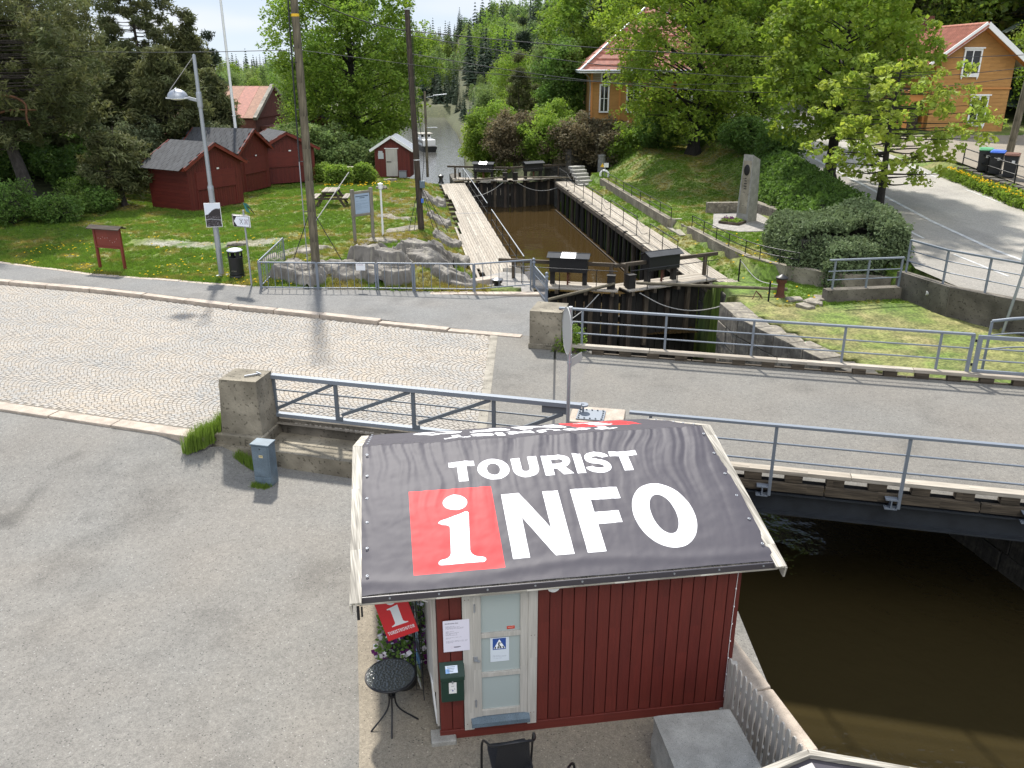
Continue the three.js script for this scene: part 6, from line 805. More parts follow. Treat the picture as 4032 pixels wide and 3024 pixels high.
// ---------------------------------------------------------------- poles and wires
{
  const t = thing('telephone_pole', 'thick grey timber pole with yellow band and pipe', 'pole', onLand(-6.62, -27.9, -0.1), 0); obj('pole', tube(V(0, 0, 0), V(-0.02, 10.2, -0.15), 0.145, 0.11, 14), M.poleWood, t, { long: 1 }); obj('band', cyl(0.125, 0.125, 0.08, -0.02, 7.95, -0.12, 14), M.yellow, t); obj('conduit', [path([V(-0.28, 0, 0.02), V(-0.27, 2, 0), V(-0.26, 3.6, 0), V(-0.24, 5.5, -0.04), V(-0.2, 8.2, -0.1)], 0.018, 7, 30)], M.galv, t); obj('cable', path([V(-0.25, 3.6, 0.01), V(-0.22, 6, 0), V(-0.19, 8.5, -0.1)], 0.026, 7, 20), M.cable, t); obj('clip', [2, 3.6, 5.2, 6.6].map((y) => box(0.2, 0.02, 0.04, -0.15, y, 0)), M.blackMetal, t); obj('cross_bolt', box(0.34, 0.05, 0.05, -0.02, 8.5, -0.1), M.blackMetal, t);
  for (const [x, z] of [[-0.85, 0.1], [1.05, 0.1]]) obj('stay', tube(V(x > 0 ? 0.1 : -0.1, 1.9, 0), V(x, 0.1, z), 0.014), M.cable, t); obj('white_stay', tube(V(0.12, 1.7, 0.02), V(0.9, 3.0, -2.2), 0.018), M.rope, t);
  const u = thing('telephone_pole', 'slim dark timber pole with meter box and wire stays', 'pole', onLand(-3.72, -34.4, -0.1), 0); obj('pole', [tube(V(0, 0, 0), V(-0.12, 4.2, 0), 0.13, 0.115, 12)], M.poleDark, u, { long: 1 }); obj('upper_pole', tube(V(-0.12, 4.2, 0), V(-0.22, 8.35, 0), 0.115, 0.1, 12), M.poleDark, u, { long: 1 }); obj('cap', cyl(0.14, 0.14, 0.04, -0.22, 8.38, 0, 12), M.galvLight, u); obj('meter_box', cbox(0.2, 0.28, 0.14, 0.01, 0.12, 1.95, 0.12), M.cabinet, u); obj('switch_box', cbox(0.1, 0.16, 0.1, 0.008, 0.1, 1.3, 0.12), M.blueLid, u); obj('cable', path([V(0.12, 2.1, 0.14), V(0.22, 3, 0.1), V(0.02, 5, 0.1), V(-0.05, 8.1, 0.1)], 0.012, 5, 24), M.cable, u); obj('band', cyl(0.125, 0.12, 0.03, -0.08, 2.9, 0, 12), M.white, u); for (const [x, z] of [[-0.5, 0.3], [-0.25, 0.5], [0.75, 0.25], [1.1, 0.1], [0.45, -0.5]]) obj('stay', tube(V(0, 2.0, 0), V(x, 0.05, z), 0.012), M.cable, u);
  const w = thing('dock_lamp', 'slim grey pole with two long lamp arms by the river', 'street lamp', [-6.05, -0.7, -61.5], 0); obj('pole', tube(V(0, 0, 0), V(0, 5.8, 0), 0.1, 0.08, 10), M.poleWood, w); obj('lamp_head', [bar(V(0, 5.4, 0), V(0.6, 5.5, 0), 0.03, 0.03), cbox(0.95, 0.06, 0.16, 0.02, 1.05, 5.58, 0, 0, 0, 0.1)], M.galvLight, w); obj('lower_arm', cbox(0.8, 0.05, 0.1, 0.01, 0.4, 3.4, 0), M.galv, w);
  const f = thing('flagpole', 'tall white flagpole behind the red sheds', 'flagpole', onLand(-15.35, -48.6), 0); obj('pole', tube(V(0, 0, 0), V(-0.05, 13, 0), 0.09, 0.055, 14), M.white, f); obj('joint', [cyl(0.1, 0.1, 0.05, -0.015, 4.0, 0, 14), cyl(0.09, 0.09, 0.05, -0.03, 7.0, 0, 14)], M.white, f);
  const c = thing('lamp_pole', 'leaning grey timber pole beside the waste bins', 'pole', [26.0, roadY(-45.3) + 0.2, -45.3], 0); obj('pole', tube(V(0, 0, 0), V(0.42, 8.5, 0), 0.19, 0.13, 12), M.poleWood, c, { long: 1 });
  const p1 = V(-6.62, 9.05, -28.05), p2 = V(-3.94, 8.1, -34.4), pr = V(26.3, 8.0, -45.3);
  const wire = (label, a, b, sag, r = 0.014) => { const m = [0, 0.17, 0.33, 0.5, 0.67, 0.83, 1].map((k) => a.clone().lerp(b, k).add(V(0, -sag * 4 * k * (1 - k), 0))); tag(obj('overhead_wire', path(m, r, 5, 50), M.cable, scene), label, 'wire', 'overhead wires'); };
  wire('overhead wire between the two timber poles', p1, p2, 0.2, 0.018); wire('uppermost overhead wire from the slim pole across the lock to the houses', p2, V(26.2, 7.35, -45.3), 0.5, 0.018); wire('middle overhead wire from the slim pole across the lock to the houses', p2.clone().add(V(0, -0.15, 0)), V(26.2, 6.75, -45.3), 1.0, 0.015); wire('lowest overhead wire from the slim pole across the lock to the houses', p2.clone().add(V(0, -0.8, 0)), V(26.2, 6.35, -45.3), 1.1, 0.015); wire('thin pale wire from the thick pole across the lock', V(-6.64, 7.35, -28.05), V(26.2, 7.0, -60), 1.2, 0.01); wire('thin wire leaving the thick pole towards the pines', V(-6.66, 7.35, -28.05), V(-40, 8.6, -60), 0.4, 0.012);
}
// ---------------------------------------------------------------- sheds, hut, cottage, brick works, boat
function gableHouse(t, w, d, hw, ha, mWall, mBoard, o = {}) { // gable at z=0 facing +z, ridge along z; x 0..w, z -d..0
  obj('wall', [box(w - 0.03, hw, d - 0.03, w / 2, hw / 2, -d / 2)], mWall, t); obj('gable', place(prism([[0.015, 0], [w - 0.015, 0], [w / 2, ha - hw]], d - 0.03), 0, hw - 0.005, -d + 0.015), mWall, t);
}
function shingles(t, w, d, hw, ha, over, name, m1, m2, row = 0.22, tilew = 0.33) { const half = w / 2, sl = Math.hypot(half, ha - hw), up = (ha - hw) / half, n = Math.ceil((sl + over) / row), ang = Math.atan(up); for (const s of [-1, 1]) { obj('roof_board', place(box(sl + over, 0.04, d + over * 1.4), half + s * Math.cos(ang) * (sl + over) / 2, ha + 0.03 - Math.sin(ang) * (sl + over) / 2, -d / 2, 0, 0, -s * ang), M.redTrim, t); for (let i = 0; i < n; i++) { const r = i * row + row / 2, count = Math.round((d + over * 1.3) / tilew); for (let k = 0; k < count; k++) { if (s > 0 && o3) continue; const z = over * 0.65 - (k + 0.5) * tilew - (i % 2) * tilew * 0.5 + tilew * 0.25; obj(name, place(box(row + 0.03, 0.012, tilew - 0.02), half + s * (Math.cos(ang) * r + Math.sin(ang) * 0.062), ha + 0.03 - Math.sin(ang) * r + Math.cos(ang) * 0.062, z, 0, 0, -s * (ang + 0.03)), hash2(i, k, s + 4) > 0.5 ? m1 : m2, t); } } } }
let o3 = false;
function shed(label, at, turn, w, d, hw, ha, trimM, shut) {
  const t = thing('market_shed', label, 'shed', at, turn, 'red sheds on the bank'); gableHouse(t, w, d, hw, ha, M.redShed, null);
  for (let i = 0; i < Math.round(w / 0.14); i++) { const x = (i + 0.5) * 0.14, h = hw + (ha - hw) * (1 - Math.abs(x - w / 2) / (w / 2)) - 0.06; if (x < w - 0.05) obj('plank', box(0.132, h, 0.02, x, h / 2, 0.005), i % 2 ? M.redBoard : M.redBoardB, t, { shift: 1, long: 1 }); }
  for (let i = 0; i < Math.round(hw / 0.16); i++) obj('plank', box(0.02, 0.152, d, -0.005, 0.08 + i * 0.16, -d / 2), i % 2 ? M.redBoard : M.redBoardB, t, { shift: 1, long: 2 });
  o3 = false; shingles(t, w, d, hw, ha, 0.28, 'shingle', M.slate, M.slateB, 0.3, 0.36);
  const sl = 0.32; for (const s of [-1, 1]) for (const z of [0.2, -d - 0.2]) obj('bargeboard', bar(V(w / 2, ha + 0.02, z), V(w / 2 + s * (w / 2 + 0.28), hw - 0.22 * (ha - hw) / (w / 2) * 1.2 + 0.0, z), 0.05, 0.17), trimM, t, { long: 0 });
  obj('fascia', box(0.04, 0.12, d + 0.3, -0.27, hw - 0.16, -d / 2), M.redTrim, t);
  obj('hatch', [cbox(w * 0.72, 0.78, 0.03, 0.006, w / 2, 1.38, 0.03), cbox(w * 0.72, 0.05, 0.05, 0.005, w / 2, 0.96, 0.04)], M.redShed, t); obj('batten', [box(0.07, 0.9, 0.03, w * 0.14, 0.48, 0.03), box(0.07, 0.9, 0.03, w * 0.86, 0.48, 0.03)], M.redShed, t); obj('number_plate', box(0.14, 0.07, 0.01, w * 0.55, 1.85, 0.05), M.white, t); return t;
}
shed('red shed with grey shingle roof nearest the lamp mast', [-15.38, 0.3, -40.59], 1.03, 3.3, 2.86, 2.12, 3.0, M.redTrim); shed('red shed whose roof ridge runs behind the flagpole', [-14.75, 0.3, -46.6], 1.28, 2.9, 3.5, 2.25, 3.2, M.redTrim); shed('red shed standing behind the thick pole and picnic table', [-14.75, 0.25, -50.35], 0.588, 3.4, 2.9, 2.0, 2.85, M.redTrim);
{
  const t = thing('red_hut', 'small red hut with white door and white trimmed roof', 'hut', [-8.95, -0.05, -56.3], -0.05), w = 2.3, d = 1.6, hw = 1.78, ha = 2.5; gableHouse(t, w, d, hw, ha, M.redShed); for (let i = 0; i < 16; i++) { const x = 0.075 + i * 0.1435, h = hw + (ha - hw) * (1 - Math.abs(x - w / 2) / (w / 2)) - 0.04; obj('plank', box(0.135, h, 0.02, x, h / 2, 0.005), i % 2 ? M.redBoard : M.redBoardB, t, { shift: 1, long: 1 }); }
  for (const s of [-1, 1]) { obj('roof_sheet', place(box(1.55, 0.03, d + 0.4), w / 2 + s * 0.68, ha - 0.34, -d / 2, 0, 0, -s * 0.56), M.galv, t); for (const z of [0.2, -d - 0.2]) obj('bargeboard', bar(V(w / 2, ha + 0.06, z), V(w / 2 + s * 1.42, ha - 0.83, z), 0.04, 0.16), M.white, t); }
  const dr = new THREE.Group(); dr.name = 'door'; t.add(dr); obj('leaf', cbox(0.76, 1.72, 0.04, 0.006, 1.12, 0.92, 0.03), M.whiteWood, dr, { long: 1 }); obj('lintel', cbox(0.92, 0.05, 0.07, 0.005, 1.12, 1.82, 0.03), M.white, dr); obj('hasp', box(0.32, 0.05, 0.02, 0.94, 0.98, 0.06), M.blackMetal, dr); obj('notice', [cbox(0.36, 0.38, 0.015, 0.003, 0.42, 1.35, 0.03), cbox(0.28, 0.16, 0.015, 0.003, 0.4, 1.58, 0.028)], M.galvLight, t); const k = thing('storage_box', 'small grey box standing against the red hut', 'box', [-7.12, -0.05, -56.02], -0.05); obj('box', cbox(0.48, 0.4, 0.3, 0.015, 0, 0.2, 0), M.galv, k); obj('lid', cbox(0.52, 0.05, 0.34, 0.012, 0, 0.42, 0), M.feltShine, k);
}
function window_(t, x, y, z, w, h, turn, frameM = M.white, cols = 2, rows = 2, name = 'window') { const g = new THREE.Group(); g.name = name; g.position.set(x, y, z); g.rotation.y = turn; t.add(g); obj('frame', [box(w + 0.2, 0.12, 0.08, 0, h / 2 + 0.06, 0.02), box(w + 0.2, 0.1, 0.1, 0, -h / 2 - 0.05, 0.02), box(0.1, h, 0.08, -w / 2 - 0.05, 0, 0.02), box(0.1, h, 0.08, w / 2 + 0.05, 0, 0.02), ...Array.from({ length: cols - 1 }, (_, i) => i + 1).map((i) => box(0.06, h, 0.05, -w / 2 + w * i / cols, 0, 0.03)), ...Array.from({ length: rows - 1 }, (_, i) => i + 1).map((i) => box(w, 0.035, 0.045, 0, -h / 2 + h * i / rows, 0.03))], frameM, g); for (let i = 0; i < cols; i++) for (let j = 0; j < rows; j++) obj('pane', box(w / cols - 0.05, h / rows - 0.03, 0.02, -w / 2 + w * (i + 0.5) / cols, -h / 2 + h * (j + 0.5) / rows, 0.0), M.darkGlass, g); return g; }
{
  const t = thing('red_cottage', 'small red cottage half hidden behind the great linden', 'cottage', [-16.8, -0.6, -67], 0.15); gableHouse(t, 4.2, 5, 2.3, 3.6, M.redShed); window_(t, 2.9, 1.55, 0.05, 0.7, 1.0, 0); for (const s of [-1, 1]) { obj('roof_sheet', place(box(2.75, 0.06, 5.6), 2.1 + s * 1.2, 3.02, -2.5, 0, 0, -s * 0.555), M.slate, t); obj('bargeboard', bar(V(2.1, 3.7, 0.25), V(2.1 + s * 2.4, 2.22, 0.25), 0.05, 0.18), M.redTrim, t); }
  const b = thing('brick_works', 'brick building with broad faded orange roof behind the pines', 'building', [-35, -2.5, -83], -0.12); obj('wall', box(11.2, 4.6, 9, 5.6, 2.3, -4.5), M.brick, b); obj('gable', place(prism([[0, 0], [9, 0], [4.5, 2.6]], 0.3), 11.0, 4.6, 0, 0, Math.PI / 2), M.brick, b);
  for (let i = 0; i < 8; i++) obj('roof_sheet', place(box(1.42, 0.08, 5.4), 0.72 + i * 1.44, 5.96, -2.2, Math.atan2(2.6, 4.5)), i % 3 ? M.tileOld : M.tilePink, b); obj('rear_roof', place(box(11.6, 0.08, 5.4), 5.7, 5.96, -6.8, -Math.atan2(2.6, 4.5)), M.tileOld, b); obj('parapet', [bar(V(11.35, 7.4, -4.5), V(11.35, 4.6, 0.4), 0.35, 0.3), bar(V(11.35, 7.4, -4.5), V(11.35, 4.6, -9.4), 0.35, 0.3)], M.concreteLight, b); window_(b, 8.2, 2.5, 0.03, 0.9, 1.6, 0, M.galvLight, 3, 5); window_(b, 4.2, 2.5, 0.03, 0.9, 1.6, 0, M.galvLight, 3, 5); obj('annex', [box(4.5, 3.6, 6, 13.6, 1.8, -4), box(4.7, 0.3, 6.2, 13.6, 3.7, -4)], M.brick, b);
  const o = thing('river_boat', 'white passenger boat moored on the river', 'boat', [-12.2, -4.5, -122], 0.3); o.scale.setScalar(0.66); const hull = fin(new THREE.BoxGeometry(3.2, 1.3, 11, 6, 3, 12)), p = hull.attributes.position; for (let i = 0; i < p.count; i++) { const z = p.getZ(i), k = 1 - 0.75 * smooth(2, 5.5, -z) - 0.15 * smooth(4, 5.5, z); p.setX(i, p.getX(i) * k * (p.getY(i) < 0 ? 0.85 : 1)); if (p.getY(i) > 0) p.setY(i, p.getY(i) + 0.35 * smooth(2, 5.5, -z)); } hull.computeVertexNormals(); obj('hull', place(hull, 0, 0.45, 0), M.blackPaint, o); obj('deckhouse', [cbox(2.7, 1.25, 7, 0.08, 0, 1.7, 0.8), cbox(2.3, 1.0, 2.4, 0.08, 0, 2.8, -0.2)], M.white, o); for (let i = 0; i < 6; i++) for (const s of [-1, 1]) obj('window', box(0.03, 0.5, 0.7, s * 1.36, 1.85, -2 + i * 1.05), M.darkGlass, o); for (const x of [-0.7, 0, 0.7]) obj('window', box(0.5, 0.45, 0.03, x, 2.9, 1.02), M.darkGlass, o); obj('roof', cbox(2.9, 0.1, 3.2, 0.04, 0, 3.35, -0.1), M.whiteWorn, o); obj('mast', cyl(0.05, 0.04, 2, 0, 4.3, -0.4, 8), M.white, o);
  const q = thing('river_dock', 'grey timber dock in the water below the lower gate', 'dock', [-1.3, -3.6, -73], 0.25); for (let i = 0; i < 12; i++) obj('plank', box(2.6, 0.06, 0.95, 0, 0, -i * 0.98), i % 2 ? M.greyWood : M.deckWoodB, q); for (const x of [-1.1, 1.1]) for (const z of [0, -5, -11]) obj('pile', cyl(0.14, 0.12, 3, x, -0.9, z, 8), M.poleDark, q); obj('lamp_post', cyl(0.04, 0.04, 3.4, 0.4, 1.7, -1, 8), M.blackMetal, q);
}
// ---------------------------------------------------------------- orange houses
{
  const t = thing('orange_house', 'orange gabled house with red pantile roof beside the road', 'house', [27.45, 2.0, -58], -0.03), w = 4.95, d = 9.6, hw = 5.2, ha = 7.1;
  obj('wall', box(w, hw, d, w / 2, hw / 2, -d / 2), M.orange, t); obj('gable', place(prism([[0, 0], [w, 0], [w / 2, ha - hw]], d), 0, hw - 0.005, -d), M.orange, t); obj('foundation', box(w + 0.1, 1.1, d + 0.1, w / 2, -0.25, -d / 2), M.concreteDark, t); obj('water_table', box(w + 0.16, 0.1, 0.12, w / 2, 0.36, 0.03), M.orangeTrim, t); obj('string_course', [box(w + 0.12, 0.09, 0.1, w / 2, 3.4, 0.03), box(0.1, 0.09, d, -0.03, 3.4, -d / 2)], M.orangeTrim, t);
  for (let i = 0; i < 26; i++) { const y = 0.5 + i * 0.24; if (y > 6.4) break; const half = y < hw ? w / 2 : w / 2 * (1 - (y - hw) / (ha - hw)); obj('clapboard', box(half * 2, 0.225, 0.022, w / 2, y, 0.008, -0.05), M.orange, t, { shift: 1, long: 0 }); }
  const a = Math.atan2(ha - hw, w / 2), sl = Math.hypot(w / 2, ha - hw) + 0.85; for (const s of [-1, 1]) { obj('roof_board', place(box(sl, 0.1, d + 1.4), w / 2 + s * Math.cos(a) * sl / 2, ha + 0.06 - Math.sin(a) * sl / 2, -d / 2, 0, 0, -s * a), M.whiteWood, t); if (s < 0) for (let i = 0; i < 9; i++) for (let k = 0; k < 33; k++) { const r = (i + 0.5) * sl / 9; obj('pantile', place(fin(new THREE.CylinderGeometry(0.17, 0.17, sl / 9 + 0.05, 5, 1, true, -1.2, 2.4)).rotateZ(Math.PI / 2).rotateX(0), w / 2 - Math.cos(a) * r - Math.sin(a) * (0.0 + 0.012 * i * 0), ha + 0.04 - Math.sin(a) * r, 0.62 - k * 0.333, 0, 0, a), hash2(i, k, 8) > 0.5 ? M.tile : M.tileB, t); } else obj('pantile_slope', place(box(sl, 0.05, d + 1.4), w / 2 + Math.cos(a) * sl / 2, ha + 0.15 - Math.sin(a) * sl / 2, -d / 2, 0, 0, -a), M.tile, t);
    obj('bargeboard', bar(V(w / 2, ha + 0.13, 0.74), V(w / 2 + s * Math.cos(a) * (sl + 0.04), ha + 0.13 - Math.sin(a) * (sl + 0.04), 0.74), 0.07, 0.3), M.white, t); obj('soffit', bar(V(w / 2, ha - 0.03, 0.38), V(w / 2 + s * Math.cos(a) * sl, ha - 0.03 - Math.sin(a) * sl, 0.38), 0.66, 0.03), M.orangeTrim, t); }
  for (let k = 0; k < 28; k++) obj('ridge_tile', place(fin(new THREE.CylinderGeometry(0.14, 0.15, 0.4, 8, 1)).rotateX(Math.PI / 2), w / 2, ha + 0.12, 0.55 - k * 0.385), k % 2 ? M.tile : M.tileB, t); obj('gutter', tube(V(-0.72, hw - 0.62, 0.6), V(-0.72, hw - 0.62, -d), 0.06), M.galvLight, t); obj('chimney', box(0.7, 1.2, 0.7, w / 2 - 0.1, ha + 0.4, -d + 1.4), M.brick, t);
  for (const [x, y, h] of [[w / 2 - 0.3, 5.0, 1.35], [w / 2 + 0.65, 2.05, 1.55]]) { const g = window_(t, x, y, 0.05, 0.95, h, 0, M.white, 2, 1); obj('crown', box(1.35, 0.09, 0.16, 0, h / 2 + 0.17, 0.05), M.white, g); obj('apron', [box(1.15, 0.14, 0.06, 0, -h / 2 - 0.16, 0.03), ...[-0.5, 0.5].map((q) => place(prism([[-0.06, 0], [0.06, 0], [0, -0.2]], 0.05), q, -h / 2 - 0.2, 0.0))], M.white, g); }
  const pr = new THREE.Group(); pr.name = 'porch'; t.add(pr); obj('arch', place((() => { const s = new THREE.Shape(); s.moveTo(-0.75, 0); s.lineTo(0.75, 0); s.lineTo(0.75, 2.75); s.lineTo(-0.75, 2.75); const h = new THREE.Path(); h.moveTo(-0.48, 0.05); h.lineTo(-0.48, 1.75); h.absarc(0, 1.75, 0.48, Math.PI, 0, true); h.lineTo(0.48, 0.05); s.holes.push(h); return fin(new THREE.ExtrudeGeometry(s, { depth: 0.25, bevelEnabled: false })); })(), -0.62, 0.35, -0.75), M.orangeTrim, pr); obj('door', cbox(0.85, 2.0, 0.06, 0.01, -0.62, 1.35, -1.0), M.oldTimber, pr); obj('side', [box(0.1, 2.75, 1.6, -1.3, 1.7, -1.5), box(1.5, 0.12, 2.2, -0.62, 3.15, -1.4)], M.orangeTrim, pr);
}
{
  const t = thing('orange_house', 'tall orange house with salmon hipped roof behind the lindens', 'house', [5.55, 0.4, -62.5], -0.02), w = 9.2, d = 8.5, hw = 6.0;
  obj('basement', box(w - 0.3, 2.1, d - 0.3, w / 2, 1.05, -d / 2 - 0.2), M.concreteDark, t); obj('wall', box(w, 3.95, d, w / 2, 4.05, -d / 2), M.orange, t); obj('corner_board', [box(0.14, 3.9, 0.14, 0.05, 4.05, 0.02), box(0.12, 3.9, 0.08, 2.05, 4.05, 0.02), box(0.12, 3.9, 0.08, 5.2, 4.05, 0.02), box(w, 0.1, 0.1, w / 2, 5.28, 0.03)], M.orangeTrim, t); for (let i = 0; i < 4; i++) obj('frieze_board', box(w - 0.2, 0.15, 0.03, w / 2, 5.42 + i * 0.17, 0.015), M.deckWood, t, { shift: 1 }); obj('skirt', box(6.0, 1.1, 0.3, 6.1, 1.9, 0.2), M.orange, t);
  const e = 0.85, rh = 4.3, C = [V(-e, hw, e), V(w + e, hw, e), V(w + e, hw, -d - e), V(-e, hw, -d - e)], r0 = V(w / 2 - 0.5, hw + rh, -d / 2), r1 = V(w / 2 + 0.5, hw + rh, -d / 2); const n = 11;
  const course = (a, b, p, q, m) => { for (let i = 0; i < n; i++) { const s = i / n, u = (i + 1.06) / n, A = a.clone().lerp(p, s), B = b.clone().lerp(q, s), Cc = b.clone().lerp(q, u), D = a.clone().lerp(p, u); A.y += 0.045; B.y += 0.045; obj('tile_course', quad(A, B, Cc, D), i % 2 ? M.tilePink : m, t); obj('tile_edge', bar(A.clone().add(V(0, -0.02, 0)), B.clone().add(V(0, -0.02, 0)), 0.03, 0.05), M.tileB, t); } };
  course(C[0], C[1], r0, r1, M.tilePink); course(C[3], C[0], r0, r0, M.tilePink); course(C[1], C[2], r1, r1, M.tilePink); obj('rear_slope', quad(C[2], C[3], r0, r1), M.tilePink, t); obj('soffit', box(w + 2 * e, 0.12, d + 2 * e, w / 2, hw - 0.05, -d / 2), M.white, t); obj('gutter', [tube(V(-e, hw + 0.04, e), V(w + e, hw + 0.04, e), 0.07), tube(V(-e, hw + 0.04, e), V(-e, hw + 0.04, -d), 0.07)], M.galvLight, t); obj('hip_cap', [tube(C[0].clone().add(V(0, 0.05, 0)), r0.clone().add(V(0, 0.05, 0)), 0.07), tube(C[1].clone().add(V(0, 0.05, 0)), r1.clone().add(V(0, 0.05, 0)), 0.07)], M.galvLight, t); obj('downpipe', path([V(-0.5, hw - 0.1, e), V(-0.1, hw - 0.6, 0.1), V(-0.06, 3, 0.06), V(-0.06, 0.2, 0.06)], 0.045, 7, 20), M.galv, t); obj('chimney', box(0.8, 1.6, 0.8, w / 2 + 1.6, hw + rh - 0.6, -d / 2), M.brick, t);
  window_(t, 0.95, 5.62, 0.03, 0.35, 0.5, 0, M.white, 1, 1); window_(t, 3.1, 5.62, 0.03, 0.35, 0.5, 0, M.white, 1, 1); window_(t, 0.95, 4.2, 0.03, 0.5, 1.7, 0, M.white, 2, 2); window_(t, 3.0, 4.1, 0.03, 0.8, 1.5, 0, M.white, 2, 2); window_(t, 6.6, 4.1, 0.03, 0.9, 1.5, 0, M.white, 2, 2); window_(t, 8.2, 4.1, 0.03, 0.9, 1.5, 0, M.white, 2, 2);
  obj('garage_door', cbox(1.9, 1.9, 0.06, 0.01, 2.3, 1.0, 0.0), M.galvLight, t); obj('porch_roof', box(2.6, 0.1, 1.2, 2.3, 2.15, 0.6), M.deckWood, t); for (const x of [1.1, 3.5]) obj('porch_post', box(0.12, 2.1, 0.12, x, 1.05, 1.1), M.oldTimber, t); obj('green_door', cbox(1.3, 1.3, 0.06, 0.01, 6.2, 0.75, 0.25), mat(0.06, 0.15, 0.09, 0.6), t); obj('dark_opening', box(1.2, 1.4, 0.1, 7.7, 0.7, -0.1), M.blackPaint, t);
}
{ // waste bins, rail, edging, fence
  const b = thing('waste_bin', 'black wheeled waste bin with green lid', 'waste bin', onLand(21.95, -40.1), -0.5, 'wheeled waste bins beside the road'); const make = (t, lid) => { const g = fin(new THREE.BoxGeometry(0.56, 0.92, 0.66)), p = g.attributes.position; for (let i = 0; i < p.count; i++) if (p.getY(i) < 0) { p.setX(i, p.getX(i) * 0.8); p.setZ(i, p.getZ(i) * 0.78); } g.computeVertexNormals(); obj('body', place(g, 0, 0.52, 0), M.binBody, t); obj('lid', [cbox(0.6, 0.06, 0.74, 0.025, 0, 1.02, 0.02, 0.06), cbox(0.5, 0.04, 0.5, 0.015, 0, 1.06, 0.02, 0.06)], lid, t); for (const s of [-1, 1]) obj('wheel', cyl(0.1, 0.1, 0.05, s * 0.24, 0.1, -0.28, 14, 0, 0, Math.PI / 2), M.blackMetal, t); obj('handle', tube(V(-0.24, 1.0, -0.4), V(0.24, 1.0, -0.4), 0.018), M.binBody, t); obj('label', box(0.12, 0.12, 0.006, 0.1, 0.72, 0.318), M.white, t); };
  make(b, M.greenLid); for (const [x, z, lid, l] of [[22.1, -39.35, M.blueLid, 'black wheeled waste bin with bright blue lid'], [22.35, -38.6, M.brownLid, 'black wheeled waste bin with brown lid'], [22.55, -37.1, M.binBody, 'black wheeled waste bin standing apart with black lid']]) make(thing('waste_bin', l, 'waste bin', onLand(x, z), -0.6, 'wheeled waste bins beside the road'), lid);
  const pts = [[21.75, -41.6], [21.75, -39.4], [21.85, -37.2], [22.1, -35], [22.9, -32.6], [24, -30]]; const r = thing('yard_railing', 'black pipe railing in front of the waste bins', 'railing'); const P = pts.map(([x, z]) => V(x, roadY(z) + 0.62, z)); for (const p of P) obj('post', cyl(0.03, 0.03, 0.85, p.x, p.y + 0.4, p.z, 8), M.blackMetal, r); for (const k of [0.4, 0.8]) obj('rail', path(P.map((p) => p.clone().add(V(0, k, 0))), 0.026, 6, 24), M.blackMetal, r);
  const e = thing('stone_edging', 'dark stone edging below the yard railing', 'wall'); for (let i = 1; i < pts.length; i++) { const a = P[i - 1], c = P[i], n = 3; for (let k = 0; k < n; k++) { const p = a.clone().lerp(c, (k + 0.5) / n); obj('stone', cbox(0.4, 0.62, a.distanceTo(c) / n - 0.02, 0.05, p.x - 0.05, p.y - 0.3, p.z, 0, Math.atan2(c.x - a.x, c.z - a.z)), M.darkStone, e, { shift: 1 }); } }
  const f = thing('picket_fence', 'white picket fence beside the orange gabled house', 'fence', [32.9, 2.25, -56], -0.2); for (let i = 0; i < 32; i++) obj('picket', place(prism([[-0.035, 0], [0.035, 0], [0.035, 1.25], [0, 1.32], [-0.035, 1.25]], 0.02), i * 0.13, 0, 0), M.whiteWood, f, { shift: 1, long: 1 }); for (const y of [0.35, 1.0]) obj('rail', box(4.2, 0.08, 0.03, 2.0, y, -0.02), M.whiteWood, f);
  structure(sheet('yard', M.roadAsphalt, 22.0, 40, () => -56, () => -30, (x, z) => land(x, z) + 0.012 * 0 + roadY(z) * 0 + 0.02, 30, 30, (x, z) => { const p = patchy(x, z); return p.map((v, i) => v * [0.72, 0.66, 0.58][i]); }), 'brown gravel yard in front of the orange house');
}
// ---------------------------------------------------------------- leaves
function clump(n, size, rad, seed, flat = 1, thin = 0.5, droop = 0) { const q = rngOf(seed), P = []; for (let i = 0; i < n; i++) { const u = q() * 2 - 1, a = q() * 6.283, r = rad * Math.cbrt(0.15 + 0.85 * q()), s = Math.sqrt(1 - u * u), c = V(Math.cos(a) * s * r, u * r * flat, Math.sin(a) * s * r); const d = V(q() - 0.5, (q() - 0.5) * 0.7 - droop, q() - 0.5).normalize(), o = V(q() - 0.5, q() * 0.9 + 0.15, q() - 0.5).normalize(), w = V(0, 0, 0).crossVectors(d, o).normalize(), nn = V(0, 0, 0).crossVectors(w, d); const L = size * (0.7 + 0.6 * q()), W = L * thin; const a0 = c.clone().addScaledVector(d, -L / 2), a1 = c.clone().addScaledVector(d, L / 2), b0 = c.clone().addScaledVector(w, W / 2).addScaledVector(nn, W * 0.16), b1 = c.clone().addScaledVector(w, -W / 2).addScaledVector(nn, W * 0.16); for (const v of [a0, b0, a1, a0, a1, b1]) P.push(v.x, v.y, v.z); } const g = new THREE.BufferGeometry(); g.setAttribute('position', new THREE.Float32BufferAttribute(P, 3)); g.computeVertexNormals(); return g; }
const G = { leaf: [1, 2, 3].map((s) => clump(16, 0.2, 0.36, 100 + s, 0.8, 0.72)), maple: [1, 2, 3].map((s) => clump(13, 0.24, 0.32, 110 + s, 0.6, 0.85, 0.15)), small: [1, 2].map((s) => clump(18, 0.13, 0.28, 120 + s, 0.85, 0.6)), birch: [1, 2].map((s) => clump(22, 0.15, 0.42, 130 + s, 1.1, 0.65, 0.3)), needle: [1, 2].map((s) => clump(26, 0.23, 0.25, 140 + s, 0.75, 0.24)), hedge: [1, 2].map((s) => clump(16, 0.075, 0.15, 150 + s, 0.9, 0.6)) };
